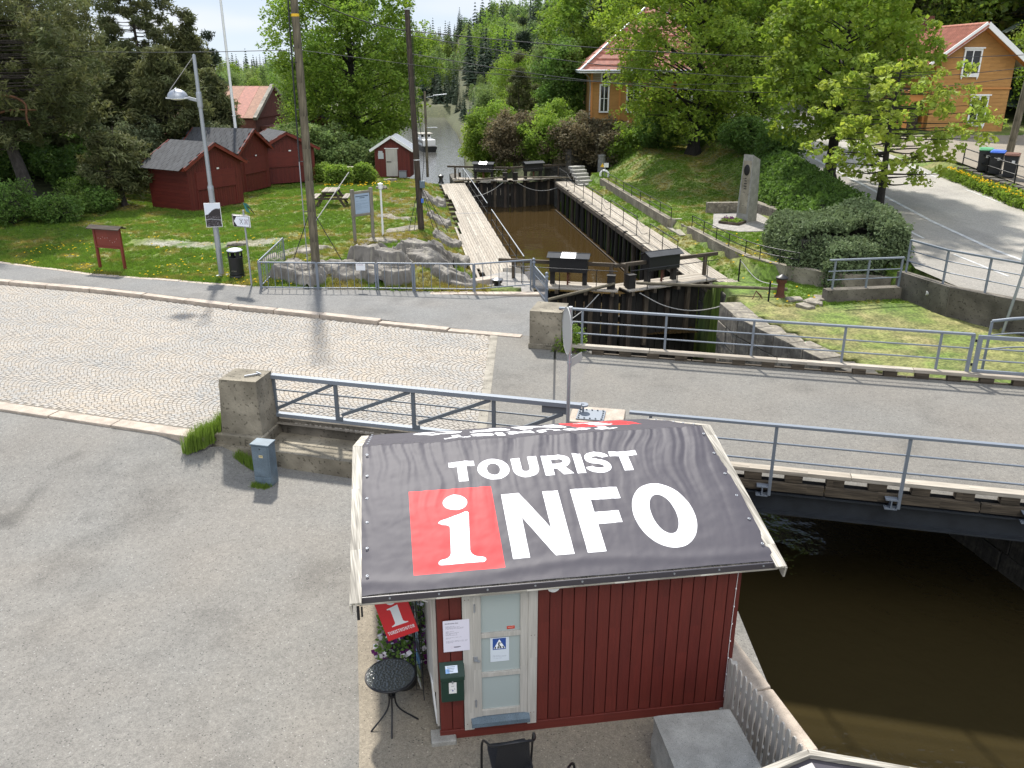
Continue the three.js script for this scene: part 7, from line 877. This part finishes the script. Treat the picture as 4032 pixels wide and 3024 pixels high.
function branchTube(P, r0, r1, seg = 6) { const c = new THREE.CatmullRomCurve3(P), n = Math.max(4, P.length * 3), g = new THREE.TubeGeometry(c, n, 1, seg, false), p = g.attributes.position; for (let i = 0; i <= n; i++) { const o = c.getPointAt(i / n), r = lerp(r0, r1, Math.pow(i / n, 0.8)); for (let k = 0; k <= seg; k++) { const j = i * (seg + 1) + k; p.setXYZ(j, o.x + (p.getX(j) - o.x) * r, o.y + (p.getY(j) - o.y) * r, o.z + (p.getZ(j) - o.z) * r); } } g.computeVertexNormals(); return fin(g); }
/* o: h height, r trunk radius, c [x,y,z] crown centre, R [x,y,z] crown radii, lobes, per clumps per lobe, lobe radius share, gap: share of lobes skipped on the shade side */
function tree(name, label, at, o) {
  const t = thing(name, label, 'tree', at, o.turn ?? 0, o.group), q = rngOf(o.seed ?? 1), lean = o.lean ?? [0, 0]; const top = o.h * 0.93, trunkAt = (y) => V(lean[0] * (y / o.h) ** 1.4 + Math.sin(y * 0.9 + o.seed) * 0.08 * (y / o.h), y, lean[1] * (y / o.h) ** 1.4 + Math.cos(y * 0.7 + o.seed) * 0.08 * (y / o.h)); const wood = [];
  wood.push(branchTube([0, 0.12, 0.3, 0.5, 0.72, 1].map((k) => trunkAt(k * top)), o.r, o.r * 0.14, 9)); wood.push(place(fin(new THREE.CylinderGeometry(o.r * 0.98, o.r * 1.5, 0.5, 9)), 0, 0.2, 0));
  const lobes = [], mats = [], cols = [], base = o.clear ?? 0.25; for (let i = 0; i < o.lobes; i++) { const u = 1 - 2 * (i + 0.5) / o.lobes, a = i * 2.39996 + q() * 0.7, rad = lerp(0.45, o.wild ? 1.12 : 0.95, Math.pow(q(), 0.6)), s = Math.sqrt(1 - u * u); const c = V(o.c[0] + Math.cos(a) * s * o.R[0] * rad, o.c[1] + u * o.R[1] * rad, o.c[2] + Math.sin(a) * s * o.R[2] * rad); if (o.cone) { const k = clamp((c.y - o.c[1]) / o.R[1] * 0.5 + 0.5); c.x = o.c[0] + (c.x - o.c[0]) * lerp(1.15, 0.25, k); c.z = o.c[2] + (c.z - o.c[2]) * lerp(1.15, 0.25, k); } lobes.push(c); }
  lobes.forEach((c, i) => {
    const y0 = clamp(c.y - (0.25 + 0.35 * q()) * Math.hypot(c.x, c.z) * (o.flat ? 0.1 : 1), o.h * base, top * 0.94), s = trunkAt(y0), m = s.clone().lerp(c, 0.5).add(V((q() - 0.5) * 0.5, (o.flat ? -0.1 : 0.25) * q(), (q() - 0.5) * 0.5)); if (i % (o.limbEvery ?? 1) === 0) wood.push(branchTube([s, m, c], Math.max(0.012, o.r * 0.28 * (1 - y0 / o.h) + 0.012), 0.008, 5));
    const lr = (o.lobe ?? 0.3) * (0.75 + q() * 0.5) * Math.min(o.R[0], o.R[1]); const tone = 0.82 + q() * 0.36; for (let k = 0; k < o.per; k++) { const u = q() * 2 - 1, a = q() * 6.283, r = lr * Math.cbrt(q()), sn = Math.sqrt(1 - u * u); mats.push(MX(c.x + Math.cos(a) * sn * r * 1.15, c.y + u * r * (o.flat ?? 0.75), c.z + Math.sin(a) * sn * r * 1.15, (q() - 0.5) * 0.9, q() * 6.283, (q() - 0.5) * 0.9, (o.size ?? 1) * (0.7 + q() * 0.6))); const v = tone * (0.85 + q() * 0.3), y = (q() - 0.5) * 0.16; cols.push(new THREE.Color().setRGB(v * (1 + y), v, v * (1 - y * 0.5))); }
  });
  obj('trunk', wood, o.bark ?? M.bark, t, { long: 1 });
  leaves('crown', o.geo, mats, cols, o.leaf, t); return t;
}
function bake(geos, mats, cols) { let n = 0; mats.forEach((_, i) => { n += geos[i % geos.length].attributes.position.count; }); const P = new Float32Array(n * 3), C = new Float32Array(n * 3), v = V(0, 0, 0); let o = 0; mats.forEach((m, i) => { const p = geos[i % geos.length].attributes.position, c = cols[i]; for (let k = 0; k < p.count; k++) { v.fromBufferAttribute(p, k).applyMatrix4(m); P[o] = v.x; C[o++] = c.r; P[o] = v.y; C[o++] = c.g; P[o] = v.z; C[o++] = c.b; } }); const g = new THREE.BufferGeometry(); g.setAttribute('position', new THREE.BufferAttribute(P, 3)); g.setAttribute('color', new THREE.BufferAttribute(C, 3)); g.computeVertexNormals(); return g; }
function leaves(name, geos, mats, cols, m, parent) { const me = new THREE.Mesh(bake(geos, mats, cols), m); me.name = name; me.userData.kind = 'stuff'; me.castShadow = me.receiveShadow = true; parent.add(me); return me; }
// ---------------------------------------------------------------- the big trees in view
tree('linden_tree', 'great linden behind the red hut and thick pole', [-12.4, -0.9, -69], { seed: 3, h: 16, r: 0.45, c: [0, 7.9, 0], R: [6.3, 7.6, 5.2], lobes: 110, per: 32, lobe: 0.2, leaf: M.leafGreen, geo: G.leaf, size: 1.05, bark: M.barkDark, clear: 0.14 });
tree('linden_tree', 'pale leaved linden screening the hipped roof house', [11.4, 1.6, -54.5], { seed: 5, h: 13, r: 0.42, c: [-1.1, 6.6, 0.6], R: [5.5, 6.2, 4.6], lobes: 80, per: 27, lobe: 0.22, leaf: M.leafMaple, geo: G.leaf, size: 0.95, bark: M.barkDark, clear: 0.16 });
tree('maple_tree', 'dense bright maple at the edge of the road bend', [15.04, 1.6, -40.6], { seed: 9, h: 10.5, r: 0.3, c: [-0.2, 6.1, 0], R: [3.9, 4.6, 3.7], lobes: 64, per: 25, lobe: 0.23, leaf: M.leafMaple, geo: G.maple, size: 0.92, bark: M.barkDark, clear: 0.2 });
tree('maple_tree', 'small sparse maple growing out of the clipped hedge', [15.0, 1.0, -34.6], { seed: 14, h: 6.4, r: 0.2, c: [0.1, 3.9, 0.2], R: [3.8, 2.7, 3.0], lobes: 70, per: 5, lobe: 0.17, leaf: M.leafYoung, geo: G.maple, size: 0.78, bark: M.barkDark, clear: 0.16, flat: 0.5 });
tree('maple_tree', 'deep green maple between the two orange houses', [15.3, 2.3, -55.5], { seed: 17, h: 12, r: 0.34, c: [-0.2, 6.4, 0], R: [3.8, 5.8, 3.6], lobes: 56, per: 20, lobe: 0.25, leaf: M.leafGreen, geo: G.leaf, size: 1.15, bark: M.barkDark });
tree('ash_tree', 'tall ash with open crown behind the hipped roof house', [7.4, 0.5, -76.5], { seed: 21, h: 16.5, r: 0.35, c: [0, 9.6, 0], R: [4.6, 7, 4.2], lobes: 58, per: 24, lobe: 0.27, leaf: M.leafGreen, geo: G.leaf, size: 1.35, bark: M.barkDark });
tree('ash_tree', 'leafy ash growing close beside the hipped roof house', [3.9, -0.2, -68.5], { seed: 22, h: 9, r: 0.22, c: [0, 5.2, 0], R: [2.0, 4.2, 2.2], lobes: 30, per: 24, lobe: 0.4, leaf: M.leafDeep, geo: G.leaf, size: 1.1 });
// pines on the bank
const pineG = 'pines behind the red sheds';
function pine(label, x, z, h, r, R, seed, o = {}) { return tree('pine_tree', label, [x, land(x, z) - 0.1, z], { seed, h, r, c: [0, h * (o.cy ?? 0.6), 0], R: [R, h * (o.ry ?? 0.4), R], lobes: o.lobes ?? 100, per: o.per ?? 7, lobe: o.lobe ?? 0.17, flat: 0.45, leaf: M.needle, geo: G.needle, size: o.size ?? 1.35, bark: o.bark ?? M.barkPine, clear: o.clear ?? 0.16, group: pineG, lean: o.lean, cone: o.cone }); }
pine('broad old pine with thick leaning trunk at the pavement', -22.6, -40, 11, 0.36, 4.3, 31, { lean: [-3.2, 0], lobes: 150, per: 7, cy: 0.62, clear: 0.25 }); pine('broad dark pine crowded behind the old leaning pine', -27, -44, 11.5, 0.3, 4.4, 32, { lobes: 150, per: 7 }); pine('full dark pine behind the shed by the lamp mast', -19.6, -50, 7.8, 0.24, 3.0, 33, { cone: 1 }); pine('tall open pine whose crown stands above the others', -23.0, -55.5, 12.4, 0.24, 2.6, 34, { cy: 0.6, ry: 0.42, per: 7, lobe: 0.15, lobes: 120 }); pine('slim pine standing up beside the flagpole', -20.2, -56.5, 10.2, 0.18, 1.6, 35, { cone: 1, per: 7, lobe: 0.2 }); pine('thin crowned young pine with bare stem', -27.6, -57, 12.6, 0.12, 1.4, 36, { cy: 0.78, ry: 0.22, per: 3, lobes: 50 }); pine('bushy pine at the edge of the pine group', -22.6, -52, 7.6, 0.24, 3.0, 37, { cone: 1 }); pine('dark pine deep behind the old leaning pine', -31, -50, 9.5, 0.3, 4.2, 38, { lobes: 130 }); pine('pine filling the gap over the notice board', -25.4, -48.5, 8.6, 0.25, 3.2, 39); pine('low spreading pine behind the middle shed', -18.4, -54, 6.6, 0.2, 1.9, 40, { cone: 1, lobe: 0.22 }); pine('drooping half dead pine next to the shed', -19.2, -42.0, 4.2, 0.12, 1.7, 41, { lobes: 50, per: 5, cy: 0.5 });
{ const t = thing('pine_branches', 'bent bare red pine boughs beside the pavement trees', 'branch', [-22.6, 5.2, -38.6], 0); obj('bough', branchTube([V(-1.2, -0.4, 0), V(-0.2, 0.35, 0.2), V(1.0, 0.4, 0.3), V(1.5, 0.1, 0.3), V(1.45, -0.5, 0.35), V(1.5, -0.8, 0.3)], 0.1, 0.04, 8), M.barkRed, t); obj('bough', branchTube([V(-1.2, -0.9, 0), V(0, -0.35, 0.2), V(0.9, -0.15, 0.3), V(1.9, -0.15, 0.3)], 0.09, 0.02, 8), M.barkRed, t); }
// shrubs
function shrub(label, x, z, h, R, seed, leaf, geo, o = {}) { return tree(o.name ?? 'shrub', label, [x, (o.y ?? land(x, z)) - 0.05, z], { seed, h, r: o.r ?? 0.05, c: [0, h * 0.55, 0], R: [R, h * 0.48, R], lobes: (o.lobes ?? 26) * 2, per: Math.ceil((o.per ?? 22) * 0.5), lobe: 0.27, wild: 1, leaf, geo, size: o.size ?? 1, bark: M.barkDark, clear: 0.05, group: o.group }); }
shrub('pale silvery leaved bush behind the shed roof', -21.0, -47.5, 3.6, 1.6, 51, M.leafPale, G.small, { size: 1.2, name: 'bush' }); shrub('pale silvery leaved bush beside the flagpole foot', -17.4, -50.5, 3.4, 1.2, 52, M.leafPale, G.small, { size: 1.2, name: 'bush' });
for (const [x, z, h, R, s] of [[-20.2, -37.6, 1.1, 0.9, 53], [-22.0, -37.2, 1.7, 1.1, 54], [-19.6, -40.2, 1.0, 0.8, 55], [-24.2, -38.0, 1.9, 1.2, 56], [-21.0, -41.6, 1.3, 0.9, 57]]) shrub('leafy green undergrowth bush below the leaning pine', x, z, h, R, s, M.leafDeep, G.small, { size: 0.85, lobes: 24, per: 9, name: 'bush', group: 'undergrowth bushes below the pines' });
for (const [x, z, h, R, s] of [[-23, -46, 2.0, 1.9, 153], [-26.5, -47, 2.2, 2.0, 154], [-30, -45, 2.4, 2.2, 155], [-33, -49, 2.4, 2.2, 156], [-29, -54, 2.2, 2.2, 157], [-25, -52, 2.0, 2.0, 158], [-35, -44, 2.4, 2.2, 159], [-31.5, -41, 2.0, 1.8, 160], [-37, -52, 2.4, 2.4, 161], [-33, -58, 2.2, 2.4, 162], [-27.5, -62, 2.4, 2.4, 163]]) shrub('shaded green undergrowth bush deep among the pines', x, z, h, R, s, M.leafDeep, G.small, { size: 1.5, lobes: 26, per: 14, name: 'bush', group: 'undergrowth deep among the pines' });
for (const [x, z, h, R, s] of [[-10.3, -51.0, 0.95, 0.65, 61], [-9.0, -51.6, 1.0, 0.62, 62], [-11.6, -52.8, 1.0, 0.7, 63]]) shrub('low leafy bush in the grass before the rear picnic table', x, z, h, R, s, M.leafGreen, G.small, { size: 0.95, name: 'bush', group: 'low bushes on the bank' });
for (const [x, z, h, R, s] of [[-10.8, -58.5, 2.6, 1.7, 64], [-13.2, -58.8, 2.8, 1.8, 65], [-9.4, -60, 3.4, 1.8, 66], [-15.4, -60, 2.8, 1.7, 67]]) shrub('tall green thicket behind the red hut and sheds', x, z, h, R, s, M.leafBirch, G.small, { size: 1.35, name: 'bush', group: 'thicket behind the sheds', per: 28 });
for (const [x, z, h, R, s, m] of [[0.2, -62.8, 3.4, 2.0, 71, 0], [2.6, -61.5, 3.3, 2.0, 72, 1], [4.4, -60.2, 3.2, 1.9, 73, 0], [6.4, -59.6, 3.0, 1.6, 74, 0], [-1.2, -66, 3.8, 1.9, 75, 1], [3.0, -64.5, 4.0, 2.1, 76, 1], [8.2, -58.6, 2.6, 1.5, 77, 1]]) shrub(m ? 'green leafed bush on the steep bank beyond the lock' : 'brownish purple leafed bush on the steep bank beyond the lock', x, z, h, R, s, m ? M.leafGreen : M.leafPurple, G.small, { size: 1.35, y: 0.1, per: 30, name: 'bush', group: m ? 'green bushes beyond the lock' : 'purple bushes beyond the lock' });
shrub('bright yellow green young tree at the water below the lock', -2.0, -67.5, 4.4, 1.7, 78, M.leafMaple, G.small, { size: 1.35, y: -1.6, per: 30, name: 'young_tree', r: 0.08 });
for (const [x, z, h, R, s] of [[9.6, -56.6, 2.4, 1.5, 79], [12.2, -56.2, 2.4, 1.5, 80], [13.6, -50, 1.8, 1.5, 81], [14.1, -46, 1.5, 1.2, 82]]) shrub('dark green bush at the top of the lawn under the lindens', x, z, h, R, s, M.leafDeep, G.small, { size: 1.2, name: 'bush', group: 'bushes at the top of the lawn' });
shrub('leafy weed growing out of the abutment wall', 1.5, -20.75, 1.3, 0.3, 83, M.leafGreen, G.hedge, { size: 1.0, y: -0.6, lobes: 20, per: 10, name: 'wall_plant', r: 0.02 });
// hedge and ground cover
function hedge(name, label, boxes, n, seed, leaf, geo, size, cat = 'hedge') { const t = thing(name, label, cat), q = rngOf(seed), L = [], C = []; for (const [x0, x1, z0, z1, h, slope] of boxes) { const core = fin(new THREE.BoxGeometry(x1 - x0 - 0.5, h - 0.35, z1 - z0 - 0.5)); obj('stems', place(core, (x0 + x1) / 2, land((x0 + x1) / 2, (z0 + z1) / 2) + (h - 0.35) / 2 - 0.1, (z0 + z1) / 2), M.barkDark, t); const A = (x1 - x0) * (z1 - z0) + 2 * h * (x1 - x0 + z1 - z0); for (let i = 0; i < n * A; i++) { let x, y, z; const f = q() * A; const topA = (x1 - x0) * (z1 - z0); if (f < topA) { x = lerp(x0, x1, q()); z = lerp(z0, z1, q()); y = h; } else { const p = q() * 2 * (x1 - x0 + z1 - z0), w = x1 - x0, d = z1 - z0; y = q() * h; if (p < w) { x = x0 + p; z = z0; } else if (p < w + d) { x = x1; z = z0 + p - w; } else if (p < 2 * w + d) { x = x1 - (p - w - d); z = z1; } else { x = x0; z = z1 - (p - 2 * w - d); } } const bump = (fbm(x * 1.1, z * 1.1 + y, 3, seed) - 0.5) * 0.5, cx = (x0 + x1) / 2, cz = (z0 + z1) / 2, rd = 1 - 0.16 * Math.pow(clamp(y / h), 4); x = cx + (x - cx) * rd + bump * Math.sign(x - cx) * 0.5; z = cz + (z - cz) * rd + bump * Math.sign(z - cz) * 0.5; y = y * (1 + bump * 0.35) - q() * 0.14; L.push(MX(x, land(clamp(x, x0, x1), clamp(z, z0, z1)) + y, z, q() * 6, q() * 6, q() * 6, size * (0.7 + q() * 0.7))); const v = 0.75 + q() * 0.5; C.push(new THREE.Color().setRGB(v, v, v)); } } leaves('foliage', geo, L, C, leaf, t); return t; }
hedge('clipped_hedge', 'broad clipped dark hedge above the curved wall', [[9.9, 13.5, -32.4, -29.0, 1.35], [10.8, 13.3, -29.4, -28.0, 1.3]], 75, 91, M.leafHedge, G.hedge, 1.5);
hedge('ground_cover', 'low dark shrubs between the lawn and the road', [[12.3, 14.1, -45.5, -32.8, 0.8]], 45, 92, M.leafDeep, G.hedge, 1.9, 'shrubs');
hedge('flower_border', 'low border of yellow flowering plants along the road edging', [[21.15, 21.6, -42, -34, 0.45]], 60, 93, M.leafGreen, G.hedge, 1.2, 'plants');
// ---------------------------------------------------------------- trees farther off, each its own
{
  const wB = 'birches and other trees on the river bank'; const proto = [
    tree('birch_tree', 'tall light birch on the wooded river bank', [-2.5, -2.6, -84], { seed: 101, h: 11, r: 0.14, c: [0, 6.2, 0], R: [2.3, 5.2, 2.3], lobes: 34, per: 13, lobe: 0.42, leaf: M.leafBirch, geo: G.birch, size: 1.75, bark: M.bark, cone: 1, group: wB }),
    tree('alder_tree', 'round crowned green tree on the wooded river bank', [1.0, -1.0, -90], { seed: 102, h: 10, r: 0.2, c: [0, 5.8, 0], R: [3.0, 4.6, 3.0], lobes: 34, per: 13, lobe: 0.38, leaf: M.leafGreen, geo: G.birch, size: 1.8, bark: M.barkDark, group: wB }),
    tree('pine_tree', 'dark straight pine on the wooded river bank', [0.6, -0.5, -80], { seed: 103, h: 12.5, r: 0.16, c: [0, 7.2, 0], R: [2.4, 5.6, 2.4], lobes: 34, per: 8, lobe: 0.3, flat: 0.42, leaf: M.needle, geo: G.needle, size: 2.2, bark: M.barkPine, cone: 1, group: wB }),
    tree('spruce_tree', 'dark narrow spruce on the wooded river bank', [7, 1, -100], { seed: 104, h: 14, r: 0.18, c: [0, 7.2, 0], R: [2.4, 7.0, 2.4], lobes: 40, per: 8, lobe: 0.28, flat: 0.4, leaf: M.needleDark, geo: G.needle, size: 2.3, bark: M.barkDark, cone: 1, group: wB })];
  const q = rngOf(404); let n = 0; const near = [[-4.2, -80, 0, 1.0], [2.2, -81.5, 2, 0.92], [-0.8, -88, 1, 1.0], [3.2, -92, 0, 1.15], [6.6, -88, 1, 1.2], [9.4, -82, 3, 1.1], [12, -80, 1, 1.2], [14.5, -76, 0, 1.2], [18, -78, 1, 1.3], [17.5, -70, 0, 1.0], [22, -76, 3, 1.2], [25, -74, 1, 1.3], [29, -78, 3, 1.3], [33, -76, 2, 1.3], [36, -70, 1, 1.2], [38.5, -64, 3, 1.2], [36, -60, 1, 0.7], [39.5, -76, 3, 1.35], [23.5, -68, 1, 0.8], [-17.5, -76, 1, 0.9], [-19.6, -80, 0, 1.0], [-32, -66, 2, 1.1], [-34, -58, 2, 1.1], [-12.5, -82, 1, 0.8], [-16, -88, 0, 0.9]];
  for (let i = 0; i < 34; i++) near.push([-4.5 + q() * 34 + (i % 3), -96 - q() * 34, [0, 1, 0, 3, 1, 2][i % 6], 0.9 + q() * 0.35]);
  for (let i = 0; i < 12; i++) near.push([-28 - q() * 22, -92 - q() * 34, [0, 1, 3][i % 3], 0.85 + q() * 0.3]);
  for (let [x, z, k, s] of near) { s *= z < -95 && x < 12 && x > -8 ? 0.6 : lerp(0.62, 1, smooth(5, 15, x) + (x < -8 ? 0.4 : 0)); if (inside(riverPoly, x, z) || distTo(riverPoly, x, z) < 1.0) continue; copyOf(proto[k], [x, land(x, z) - 0.2, z], q() * 6.28, null, null, [s * (0.9 + q() * 0.2), s * (0.9 + q() * 0.25), s * (0.9 + q() * 0.2)]); }
  proto.forEach((p, i) => p.scale.setScalar([0.66, 0.62, 0.66, 0.8][i]));
}
// far woods: one mass
{
  const broad = (seed, h, r, n, size, cone) => { const q = rngOf(seed), gs = []; const lob = Array.from({ length: 16 }, (_, i) => { const u = 1 - 2 * (i + 0.5) / 16, a = i * 2.4 + q(), s = Math.sqrt(1 - u * u), k = cone ? lerp(1.2, 0.3, (u + 1) / 2) : 1; return V(Math.cos(a) * s * r * 0.68 * k, h * 0.58 + u * h * 0.36, Math.sin(a) * s * r * 0.68 * k); }); for (const c of lob) { const g = clump(n, size, r * 0.48, seed + gs.length, 0.9, 0.75); g.translate(c.x, c.y, c.z); gs.push(g); } const g = mergeGeometries(gs); return g; };
  const conifer = (seed, h, r) => { const q = rngOf(seed), P = []; const tiers = 15; for (let i = 0; i < tiers; i++) { const y = h * (0.1 + 0.9 * i / tiers), R2 = r * (1 - i / tiers) * (0.8 + q() * 0.4) + 0.15, n = 9; for (let k = 0; k < n; k++) { const a = q() * 6.28, b = a + 0.55; for (const [aa, rr2, dy] of [[a, 0.05, 0.35], [a - 0.25, R2, -0.5 * R2 * 0.5], [b - 0.3, R2 * 0.9, -0.5 * R2 * 0.4], [a, 0.05, 0.35], [b - 0.3, R2 * 0.9, -0.5 * R2 * 0.4], [b, R2 * 0.45, 0.1]]) P.push(Math.cos(aa) * rr2, y + dy, Math.sin(aa) * rr2); } } const g = new THREE.BufferGeometry(); g.setAttribute('position', new THREE.Float32BufferAttribute(P, 3)); g.computeVertexNormals(); return g; };
  const q = rngOf(909), sets = [[broad(1, 11, 3.2, 46, 0.62), M.leafBirch, []], [broad(2, 10, 3.6, 46, 0.62), M.leafGreen, []], [broad(3, 12, 2.6, 46, 0.55, true), M.leafBirch, []], [conifer(4, 14, 2.6), M.needleDark, []], [conifer(5, 12.5, 2.2), M.needleDark, []]];
  let tries = 0; const put = (x, z, k, s) => { const dr = distTo(riverPoly, x, z); if (inside(riverPoly, x, z) || dr < 2.5) return; if (x < 14) s *= lerp(0.5, 1, smooth(3, 40, dr)); sets[k][2].push(MX(x, land(x, z) - 0.4, z, 0, q() * 6.28, 0, s, s * (0.9 + q() * 0.3), s)); };
  for (let i = 0; i < 5200; i++) { const z = -126 - Math.pow(q(), 1.1) * 330, x = (q() - 0.5) * 1.7 * -z * 0.78; const far = smooth(-190, -260, z), dark = fbm(x * 0.016 + 3, z * 0.016, 3, 77); if (x < -25) { if (q() < 0.3) continue; } const k = (z < -270 && dark > 0.34) || (far > 0.3 && dark > 0.56) || dark > 0.66 ? 3 + Math.floor(q() * 2) : Math.floor(q() * 3); put(x, z, k, (0.8 + q() * 0.5) * (x < -12 ? 0.62 : x < 14 ? (z > -210 ? 0.6 : 0.85) : 1)); }
  for (let i = 0; i < 700; i++) { const z = -62 - q() * 66, x = 36 + q() * 55; put(x, z, q() < 0.55 ? 3 + Math.floor(q() * 2) : Math.floor(q() * 3), 0.85 + q() * 0.5); } for (let i = 0; i < 260; i++) { const z = -50 - q() * 78, x = -38 - q() * 40; put(x, z, q() < 0.4 ? 3 : Math.floor(q() * 3), 0.7 + q() * 0.4); }
  const woods = new THREE.Group(); woods.name = 'far_woods'; scene.add(woods); tag(woods, 'mixed birch and spruce woods covering the far hills', 'forest', null, 'stuff'); for (const [g, m, L] of sets) { const c = L.map(() => { const v = 0.75 + q() * 0.45, y = (q() - 0.5) * 0.2; return new THREE.Color().setRGB(v * (1 + y), v, v * (1 - y)); }); instanced('woods', g, m, L, woods, c); }
}
// ---------------------------------------------------------------- grass and dandelions
{
  const blades = (seed, n, h) => { const q = rngOf(seed), P = []; for (let i = 0; i < n; i++) { const a = q() * 6.28, r = q() * 0.09, x = Math.cos(a) * r, z = Math.sin(a) * r, d = q() * 6.28, w = 0.006 + q() * 0.006, lx = (q() - 0.5) * 0.1, lz = (q() - 0.5) * 0.1, H = h * (0.55 + q() * 0.6); P.push(x - Math.cos(d) * w, 0, z - Math.sin(d) * w, x + Math.cos(d) * w, 0, z + Math.sin(d) * w, x + lx, H, z + lz); } const g = new THREE.BufferGeometry(); g.setAttribute('position', new THREE.Float32BufferAttribute(P, 3)); g.computeVertexNormals(); return g; };
  const tufts = [blades(1, 22, 0.1), blades(2, 22, 0.085)], q = rngOf(321), L = [[], []], C = [[], []], D = [];
  const add = (x, z, tall) => { const y = land(x, z); if (y < -0.45) return; const n1 = fbm(x * 0.35, z * 0.35, 4, 301), n2 = fbm(x * 1.3, z * 1.3, 3, 302), n3 = fbm(x * 0.9 + 9, z * 0.9, 4, 303); const dryness = clamp(smooth(0.46, 0.7, n2 * 0.6 + n1 * 0.4) + (x < 0 ? smooth(-8.5, -6, x) * smooth(0.42, 0.62, n3) : z > -27 ? 0.5 * smooth(0.45, 0.6, n3) : 0)); if (q() < dryness * 0.55) return; const k = q() < 0.5 ? 0 : 1, s = (0.55 + q() * 0.7) * tall; L[k].push(MX(x, y - 0.012, z, 0, q() * 6.28, 0, s * 1.2, s, s * 1.2)); const v = 0.7 + q() * 0.5; C[k].push(new THREE.Color().setRGB(v * lerp(0.9, 2.0, dryness), v * lerp(1, 1.1, dryness), v * lerp(0.8, 2.0, dryness))); };
  for (let i = 0; i < 62000; i++) { const s = Math.pow(q(), 1.25) * 33, x = -23 + q() * 22.4, z = grassZ(x) - s - 0.03; const [lx] = toLock(x, z); if (lx > -1.55) continue; if (s > 2 && s < 7 && x > -15.5 && x < -9 && Math.abs(s - 4.4 - (x + 13) * 0.18 - fbm(x * 0.35, z * 0.35, 4, 301)) < 0.45) continue; add(x, z, s < 0.5 ? 1.5 : 1); }
  for (let i = 0; i < 26000; i++) { const p = fromLock(7.4 + q() * 8, 3.5 - q() * 34); const [lx, lz] = toLock(p.x, p.z); if (p.x > 13.9 && p.z < -27) continue; if (p.z > bridgeFar(p.x) - 0.4 || p.x > retainX(p.z) - 0.2 && p.z > -27) continue; if (inside([[8.75, -36.6], [9.6, -35.6], [12.4, -35.9], [13.0, -38.5], [12.2, -40.6], [9.6, -40.2]], p.x, p.z)) continue; if (lx < 8 && lz > -0.7 && lz < 3.1) continue; if (inside(canalPoly, p.x, p.z) || distTo(canalPoly, p.x, p.z) < 0.5) continue; add(p.x, p.z, 0.8); }
  tufts.forEach((g, k) => { const o = instanced('lawn_grass', g, M.blade, L[k], scene, C[k]); tag(o, 'short green grass on the banks and lawns', 'grass', null, 'stuff'); });
  const head = mergeGeometries([0, 1, 2, 3, 4].map((i) => { const a = i * 1.257; return quad(V(0, 0.02, 0), V(Math.cos(a) * 0.03, 0, Math.sin(a) * 0.03), V(Math.cos(a + 0.6) * 0.034, 0.006, Math.sin(a + 0.6) * 0.034), V(Math.cos(a + 1.2) * 0.03, 0, Math.sin(a + 1.2) * 0.03)); })); for (let i = 0; i < 420; i++) { const x = -19 + q() * 12, s = 0.1 + Math.pow(q(), 1.6) * 6, z = grassZ(x) - s; if (fbm(x * 0.9, z * 0.9, 3, 555) < 0.52) continue; D.push(MX(x, land(x, z) + 0.07 + q() * 0.08, z, (q() - 0.5) * 0.6, 0, (q() - 0.5) * 0.6, 0.7 + q() * 0.5)); } for (let i = 0; i < 60; i++) { const p = fromLock(7.5 + q() * 4, 3 - q() * 9); if (p.z > -21 || inside(canalPoly, p.x, p.z)) continue; D.push(MX(p.x, land(p.x, p.z) + 0.06, p.z, 0.2, 0, 0.2, 1.2)); } for (let i = 0; i < 160; i++) { const z = -34 - q() * 8; D.push(MX(21.2 + q() * 0.4, roadY(z) + 0.4 + q() * 0.15, z, 0.4, q(), 0.2, 1.6)); }
  for (let i = 0; i < 70; i++) D.push(MX(-11 + q() * 4, land(-9, -51) + 0.12, -49.5 - q() * 2, 0.2, q(), 0.2, 1.5));
  tag(instanced('dandelions', head, M.petalYellow, D, scene), 'yellow dandelions dotted over the grass', 'flowers', null, 'stuff');
  const tall = blades(9, 60, 0.42), W = [], q2 = rngOf(8); for (let i = 0; i < 46; i++) { const k = i / 46; W.push(MX(-6.35 + k * 0.45 + (q2() - 0.5) * 0.16, plazaY(-6.3, -15.3) - 0.02 + k * 0.08, -15.0 - k * 0.95 + (q2() - 0.5) * 0.16, 0, q2() * 6, 0, 1.2, 0.6 + q2() * 0.55, 1.2)); } tag(instanced('long_grass', tall, M.blade, W, scene), 'tuft of long grass at the end of the concrete ledge', 'grass', null, 'stuff');
  const W2 = []; for (let i = 0; i < 14; i++) W2.push(MX(-4.8 + (q2() - 0.5) * 0.35, -0.62, -14.3 + (q2() - 0.5) * 0.12, 0, q2() * 6, 0, 0.8, 0.12 + q2() * 0.2, 0.8)); for (let i = 0; i < 16; i++) W2.push(MX(-5.5 + i * 0.03, -0.45 - i * 0.006, -15.2 + i * 0.02, 0, q2() * 6, 0, 1, 0.3 + q2() * 0.3, 1)); tag(instanced('weeds', tall, M.blade, W2, scene), 'weeds at the foot of the ledge and cabinet', 'weeds', null, 'stuff');
}
renderer.render(scene, camera);
